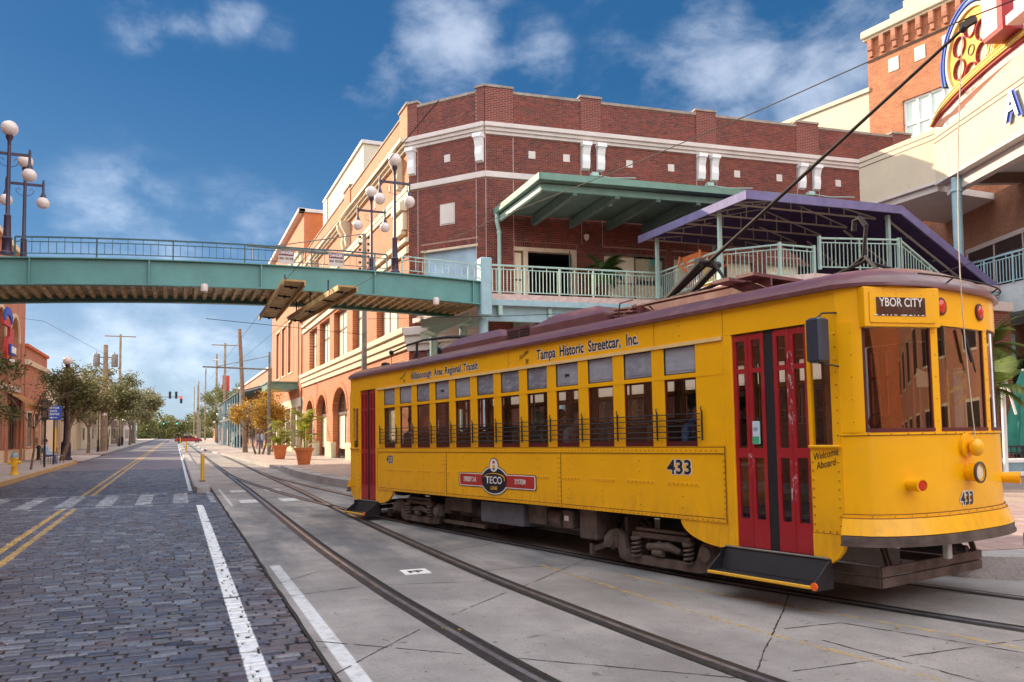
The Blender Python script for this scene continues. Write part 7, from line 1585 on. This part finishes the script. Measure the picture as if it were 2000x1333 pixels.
# overhead wires
def wire(pts, r, lab, nm_='overhead_wire'):
    b = MB(); b.tube(pts, r, 5); o = obj(nm_, b, M['black']); tag(o, lab, 'wire', 'trolley and span wires'); return o
wire([(2.15,160,5.75),(2.3,60,5.70),(2.5,29,5.66),(2.45,20.1,5.5),(2.6,15,5.5),(2.66,11.3,5.5),(2.71,8.5,5.5)], .006, 'trolley wire rising out of the left wooden trough over the near track')
wire([(2.9,60,5.7),(3.55,29,5.66),(4.05,22.6,5.52),(4.60,16.9,5.5),(5.15,13.1,5.5),(5.83,10,5.5),(6.30,7.4,5.5),(6.62,5.05,5.49),(6.95,3.9,5.5),(8.4,0,5.5),(10,-4,5.5)], .007, 'trolley wire from the right wooden trough to the streetcar pole tip')
wire([(6.95,31,6.2),(9.9,24.8,5.6),(14,18,5.1),(17,14.6,5.4),(21.5,12.2,6.9)], .010, 'pale span wire crossing in front of the purple awning')
wire([(1.0,31.5,6.0),(2.6,31.5,5.9),(7.5,34.4,6.0)], .012, 'span wire from steel pole out over the tracks below bridge')
wire([(-6.2,85.7,9.4),(-8,60,9.2),(-9.0,58,9.1)], .012, 'service wire leaving the transformer pole on left')

# ================================================================== CAR
car = thing('car', 'red sedan crossing the street in the distance', 'car', (2.25,157.5,.0))
prof = [(-2.3,.35),(-2.33,.62),(-2.2,.86),(-1.6,.95),(-1.05,1.32),(-.55,1.44),(.35,1.45),(1.0,1.18),(1.35,.98),(2.1,.84),(2.33,.62),(2.30,.35)]
b = MB(); b.prism(prof, -.86, .86); bd = obj('body', b, mat('car_red', (.35,.02,.015), .25, coat=.6, var=.03), car); bm = bmesh.new(); bm.from_mesh(bd.data); bmesh.ops.bevel(bm, geom=[e for e in bm.edges if e.calc_length() < 2.0 or True], offset=.05, segments=2, affect='EDGES'); bm.to_mesh(bd.data); bm.free()
for s in (-.875, .865):
    b = MB(); b.prism([(-1.45,.96),(-1.0,1.28),(-.5,1.38),(-.1,1.385),(-.1,.96)], s, s+.012); obj('side_window', b, M['darkglass'], car); b = MB(); b.prism([(-.02,.96),(-.02,1.385),(.33,1.38),(.9,1.14),(1.1,.98)], s, s+.012); obj('side_window', b, M['darkglass'], car)
for x in (-1.45, 1.45):
    for y in (-.80, .80):
        b = MB(); b.lathe([(.20,-.11),(.32,-.10),(.33,0),(.32,.10),(.2,.11)], (x,y,.33), 20, 'Y'); w_ = obj('wheel', b, M['undk'], car, True); b = MB(); b.lathe([(.21,-.115),(.21,.115)], (x,y,.33), 12, 'Y'); obj('rim', b, M['polesteel'], w_)
for y in (-.6,.6): b = MB(); b.bbox(2.26,2.36,y-.18,y+.18,.58,.72,.02); obj('headlight', b, M['creamshade'], car); b = MB(); b.bbox(-2.38,-2.28,y-.2,y+.2,.62,.80,.02); obj('tail_lamp', b, M['redlens'], car)
b = MB(); b.box(-2.37,-2.33,-.25,.25,.42,.55); obj('licence_plate', b, M['white'], car)

# ================================================================== PEOPLE
def skin_body(joints, edges, name='body'):
    me = bpy.data.meshes.new(name); me.from_pydata([j[0] for j in joints], edges, []); o = bpy.data.objects.new(name, me); C.objects.link(o)
    md_ = o.modifiers.new('s', 'SKIN'); md_.use_smooth_shade = True
    for i, j in enumerate(joints): me.skin_vertices[0].data[i].radius = j[1] if isinstance(j[1], tuple) else (j[1], j[1])
    me.skin_vertices[0].data[0].use_root = True; sb = o.modifiers.new('u', 'SUBSURF'); sb.levels = 1; sb.render_levels = 1
    dg = bpy.context.evaluated_depsgraph_get(); m2 = bpy.data.meshes.new_from_object(o.evaluated_get(dg)); bpy.data.objects.remove(o); return m2
def cloth_body(m2, top, low, skin_, zsh, zhip, arms_bare=.0):
    m2.materials.clear()
    for m_ in (skin_, top, low): m2.materials.append(m_)
    for p in m2.polygons:
        z = p.center.z; x = abs(p.center.x); p.material_index = 0 if z > zsh else (1 if z > zhip else 2)
        p.use_smooth = True
def person_standing(loc, rz, lab, top, low, hair, H=1.72, stride=.12, grp=None):
    t = thing('person', lab, 'person', loc, rz, grp); k = H/1.75
    J = [((0,0,.93),(.15,.11)),((0,0,1.12),(.13,.10)),((0,0,1.33),(.17,.11)),((0,0,1.46),(.09,.07)),((0,-.01,1.54),(.055,.055)),((0,-.015,1.62),(.075,.09)),((0,-.01,1.71),(.06,.075)),
         ((-.19,0,1.40),(.06,.06)),((-.25,.02,1.14),(.045,.045)),((-.24,-.10,.90),(.035,.035)),((-.24,-.13,.81),(.03,.02)),((.19,0,1.40),(.06,.06)),((.25,.02,1.14),(.045,.045)),((.25,-.02,.88),(.035,.035)),((.25,-.04,.79),(.03,.02)),
         ((-.09,0,.86),(.09,.09)),((-.10,-stride*.6,.48),(.06,.06)),((-.10,-stride*.6,.08),(.04,.045)),((-.10,-stride-.12,.04),(.04,.025)),((.09,0,.86),(.09,.09)),((.10,stride*.4,.48),(.06,.06)),((.10,stride,.10),(.04,.045)),((.10,stride-.15,.04),(.04,.025))]
    J = [((a[0]*k,a[1]*k,a[2]*k),b) for a, b in J]
    m2 = skin_body(J, [(0,1),(1,2),(2,3),(3,4),(4,5),(5,6),(2,7),(7,8),(8,9),(9,10),(2,11),(11,12),(12,13),(13,14),(0,15),(15,16),(16,17),(17,18),(0,19),(19,20),(20,21),(21,22)])
    cloth_body(m2, top, low, M['skin'], 1.47*k, .92*k); o = bpy.data.objects.new('body', m2); C.objects.link(o); o.parent = t
    b = MB(); b.sphere((0,.015,1.69*k), .105, 12, 8, (.9,1.0,.95)); obj('hair', b, hair, t, True)
    b = MB(); b.add([(-.012,-.115,1.61*k),(.012,-.115,1.61*k),(0,-.14,1.615*k),(0,-.11,1.65*k)], [(0,1,2),(1,3,2),(3,0,2)]); obj('nose', b, M['skin'], t); return t
def person_seated(loc, rz, lab, top, low, hair, zs=0, long_hair=False, grp=None, turn=0):
    t = thing('person', lab, 'person', loc, rz, grp)
    J = [((0,0,.12),(.16,.13)),((0,.02,.34),(.14,.11)),((0,.02,.55),(.18,.11)),((0,0,.68),(.08,.07)),((0,-.01,.75),(.052,.055)),((0,-.02,.84),(.075,.09)),((0,-.015,.94),(.06,.075)),
         ((-.2,.01,.60),(.06,.06)),((-.25,-.05,.36),(.045,.045)),((-.18,-.26,.26),(.035,.035)),((-.12,-.34,.25),(.035,.02)),((.2,.01,.60),(.06,.06)),((.25,-.05,.36),(.045,.045)),((.18,-.26,.26),(.035,.035)),((.12,-.34,.25),(.035,.02)),
         ((-.10,-.05,.09),(.09,.09)),((-.12,-.45,.12),(.065,.065)),((-.12,-.47,-.30),(.045,.045)),((-.12,-.58,-.36),(.045,.025)),((.10,-.05,.09),(.09,.09)),((.12,-.45,.12),(.065,.065)),((.12,-.47,-.30),(.045,.045)),((.12,-.58,-.36),(.045,.025))]
    m2 = skin_body(J, [(0,1),(1,2),(2,3),(3,4),(4,5),(5,6),(2,7),(7,8),(8,9),(9,10),(2,11),(11,12),(12,13),(13,14),(0,15),(15,16),(16,17),(17,18),(0,19),(19,20),(20,21),(21,22)])
    cloth_body(m2, top, low, M['skin'], .69, .16); o = bpy.data.objects.new('body', m2); C.objects.link(o); o.parent = t
    b = MB(); b.sphere((0,.018,.91), .108, 14, 9, (.92,1.02,1.0))
    if long_hair: b.sphere((0,.05,.80), .10, 12, 8, (1.1,.7,1.7))
    obj('hair', b, hair, t, True); b = MB(); b.add([(-.013,-.115,.83),(.013,-.115,.83),(0,-.142,.835),(0,-.11,.87)], [(0,1,2),(1,3,2),(3,0,2)]); obj('nose', b, M['skin'], t); return t
def in_tram(s, l, z): 
    v = tram.matrix_world @ (TM @ Vector((s, l, z))); return (v.x, v.y, v.z)
tram_rz = math.atan2(t2.y, t2.x)-math.pi/2      # seated facing the rear of the car (-x)
for s, l, top, hair, lh, lab in ((2.05,.45,M['bluecloth'],M['hair'],False,'seated passenger in light blue seen in rearmost streetcar window'),
        (4.95,1.9,M['darkcloth'],M['hair'],False,'dark clothed passenger seated on the far side mid streetcar'),
        (7.15,.50,M['greycloth'],M['hair'],True,'passenger with glasses and grey jacket in fourth window from front door'),
        (7.95,.48,M['darkcloth'],mat('grey_hair', (.30,.27,.24), .8),True,'long grey haired passenger in third window from the front door'),
        (9.45,.50,M['denim'],M['hair'],False,'passenger in denim in window nearest the front door'), (9.1,1.8,M['darkcloth'],M['hair'],False,'dark passenger beyond the one in denim, far side')):
    person_seated(in_tram(s-.02, l, 1.13), tram_rz+math.pi, lab, top, M['denim'], hair, 0, lh)
person_seated((-6.55,50.65,.53), 1.4, 'child in light blue shirt sitting on cafe chair at left', M['bluecloth'], M['denim'], M['hair'])
p1_ = person_standing((7.1,101,.15), 0.3, 'pedestrian in dark clothes walking by trash bin on right', M['darkcloth'], M['darkcloth'], M['hair'])
person_standing((7.6,83,.15), 2.8, 'pedestrian in grey top behind the orange tree trunks', M['greycloth'], M['denim'], M['hair']); person_standing((-7.1,94,.15), 1.2, 'pedestrian in red top under the left oaks by trash bin', M['redcloth'], M['greycloth'], M['hair']); person_standing((8.1,84.5,.15), .5, 'pedestrian in blue jeans near brick storefront posts', M['bluecloth'], M['denim'], M['hair'])

# ================================================================== RIGHT EDGE: patio
fe = thing('patio_fence', 'black iron patio fence with a rounded top rail at the right edge', 'fence', (19.3,14.6,.25))
Pf, Qf = Vector((0,0,0)), Vector((6.5,-2.6,0)); b = MB(); b.beam(Pf+Vector((0,0,.98)), Qf+Vector((0,0,.98)), .05, .05); b.beam(Pf+Vector((0,0,.82)), Qf+Vector((0,0,.82)), .03, .03); b.beam(Pf+Vector((0,0,.15)), Qf+Vector((0,0,.15)), .03, .04); obj('rails', b, M['black'], fe)
for i in range(48): q = Pf.lerp(Qf, i/47); b = MB(); b.beam(q, q+Vector((0,0,.98)), .022 if i % 8 else .06, .022 if i % 8 else .06); obj('bar', b, M['black'], fe)
for i, (x, y) in enumerate(((20.6,15.6),(22.0,15.2),(23.4,14.6))):
    ct = thing('patio_chair', ['black iron patio chair nearest the streetcar behind the fence','black iron patio chair under the green umbrella','black iron patio chair at extreme right edge'][i], 'chair', (x,y,.25), .6*i); b = MB(); b.bbox(-.22,.22,-.22,.22,.42,.46,.01); obj('seat', b, M['black'], ct); b = MB(); b.tube([(-.2,.2,.46),(-.2,.25,.9),(0,.26,1.0),(.2,.25,.9),(.2,.2,.46)], .015, 6); b.tube([(0,.2,.46),(0,.26,1.0)], .012, 6); obj('backrest', b, M['black'], ct)
    for lx in (-.19,.19):
        for ly in (-.19,.19): b = MB(); b.tube([(lx,ly,0),(lx,ly,.43)], .013, 5); obj('leg', b, M['black'], ct)
um = thing('umbrella', 'closed green patio umbrella standing behind the black fence', 'umbrella', (21.7,14.95,.25)); b = MB(); b.tube([(0,0,0),(0,0,3.1)], .03, 8); obj('pole', b, M['white'], um, True)
b = MB(); prof = []; n_ = 16; rings = [(.62,.75),(.50,1.4),(.34,2.1),(.18,2.7),(.04,3.05)]; v = []; f = []
for r_, z in rings: v += [((r_*(1 if k % 2 else .62))*math.cos(2*math.pi*k/n_), (r_*(1 if k % 2 else .62))*math.sin(2*math.pi*k/n_), z) for k in range(n_)]
for i in range(len(rings)-1):
    for k in range(n_): j = (k+1) % n_; f.append((i*n_+k, i*n_+j, i*n_+n_+j, i*n_+n_+k))
b.add(v, f); obj('canopy', b, mat('umbrella_green', (.03,.20,.15), .8), um)
pt = thing('steel_post', 'white painted steel post with bracket in front of the umbrella', 'post', (18.7,13.4,.25)); b = MB(); b.tube([(0,0,0),(0,0,2.95)], .055, 12); b.lathe([(.08,2.92),(.09,2.98),(.05,3.05)], n=12); obj('post', b, M['white'], pt, True); b = MB(); b.tube([(.05,0,2.8),(.30,-.1,1.8)], .03, 8); obj('brace', b, M['white'], pt, True)
sw_ = thing('seat_wall', 'low stepped seat wall with pale caps below the patio fence', 'wall', (17.6,13.8,.25))
for k, (dy, z0, z1) in enumerate(((0,0,.32),(.5,0,.62))):
    P_, Q_ = Vector((0,dy,0)), Vector((8,dy-3.3,0)); b = MB(); b.beam(P_+Vector((0,0,(z0+z1)/2)), Q_+Vector((0,0,(z0+z1)/2)), .45, z1-z0); o = obj('step', b, M['bluegrey'] if k else M['curb'], sw_); b = MB(); b.beam(P_+Vector((0,0,z1+.04)), Q_+Vector((0,0,z1+.04)), .55, .08); obj('cap', b, M['white'], sw_)
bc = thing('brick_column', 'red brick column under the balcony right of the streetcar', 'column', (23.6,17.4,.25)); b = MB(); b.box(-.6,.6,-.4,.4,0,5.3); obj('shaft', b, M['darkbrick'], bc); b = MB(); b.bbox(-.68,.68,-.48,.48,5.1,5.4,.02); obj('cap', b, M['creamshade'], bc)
hx = thing('hanging_sign', 'small dark hexagonal sign with blue outline on the chamfered corner', 'sign', (9.9,31.6,4.9)); b = MB(); b.lathe([(.42,-.04),(.42,.04)], (0,0,0), 6, 'Y'); obj('board', b, M['ink'], hx); b = MB()
for i in range(6): a0, a1 = R(60*i), R(60*i+60); b.beam((.36*math.cos(a0),-.05,.36*math.sin(a0)),(.36*math.cos(a1),-.05,.36*math.sin(a1)),.02,.04)
obj('outline', b, mat('sign_outline_blue', (.10,.32,.65), .5), hx)
b = MB(); b.tube([(.1,.1,.42),(.5,.45,.75)], .02, 6); obj('bracket', b, M['black'], hx)
# scattered leaves caught by the rail
lf = MB(); rg = random.Random(3)
for i in range(34):
    k = rg.random(); y = 3.5+rg.random()**1.5*9; x = 2.42-(y-4.5)*.06+rg.gauss(0,.07) if rg.random() < .65 else rg.uniform(-4,6); a = rg.uniform(0,6.28); s = rg.uniform(.012,.028); lf.add([(x+s*math.cos(a),y+s*math.sin(a),.012+rg.random()*.01),(x-s*.5*math.sin(a),y+s*.5*math.cos(a),.011),(x-s*math.cos(a),y-s*math.sin(a),.013),(x+s*.5*math.sin(a),y-s*.5*math.cos(a),.020)], [(0,1,2,3)])
o = obj('fallen_leaves', lf, M['goldleaf'], kind='stuff'); tag(o, 'few dry fallen leaves lying along the near rail groove', 'leaves')
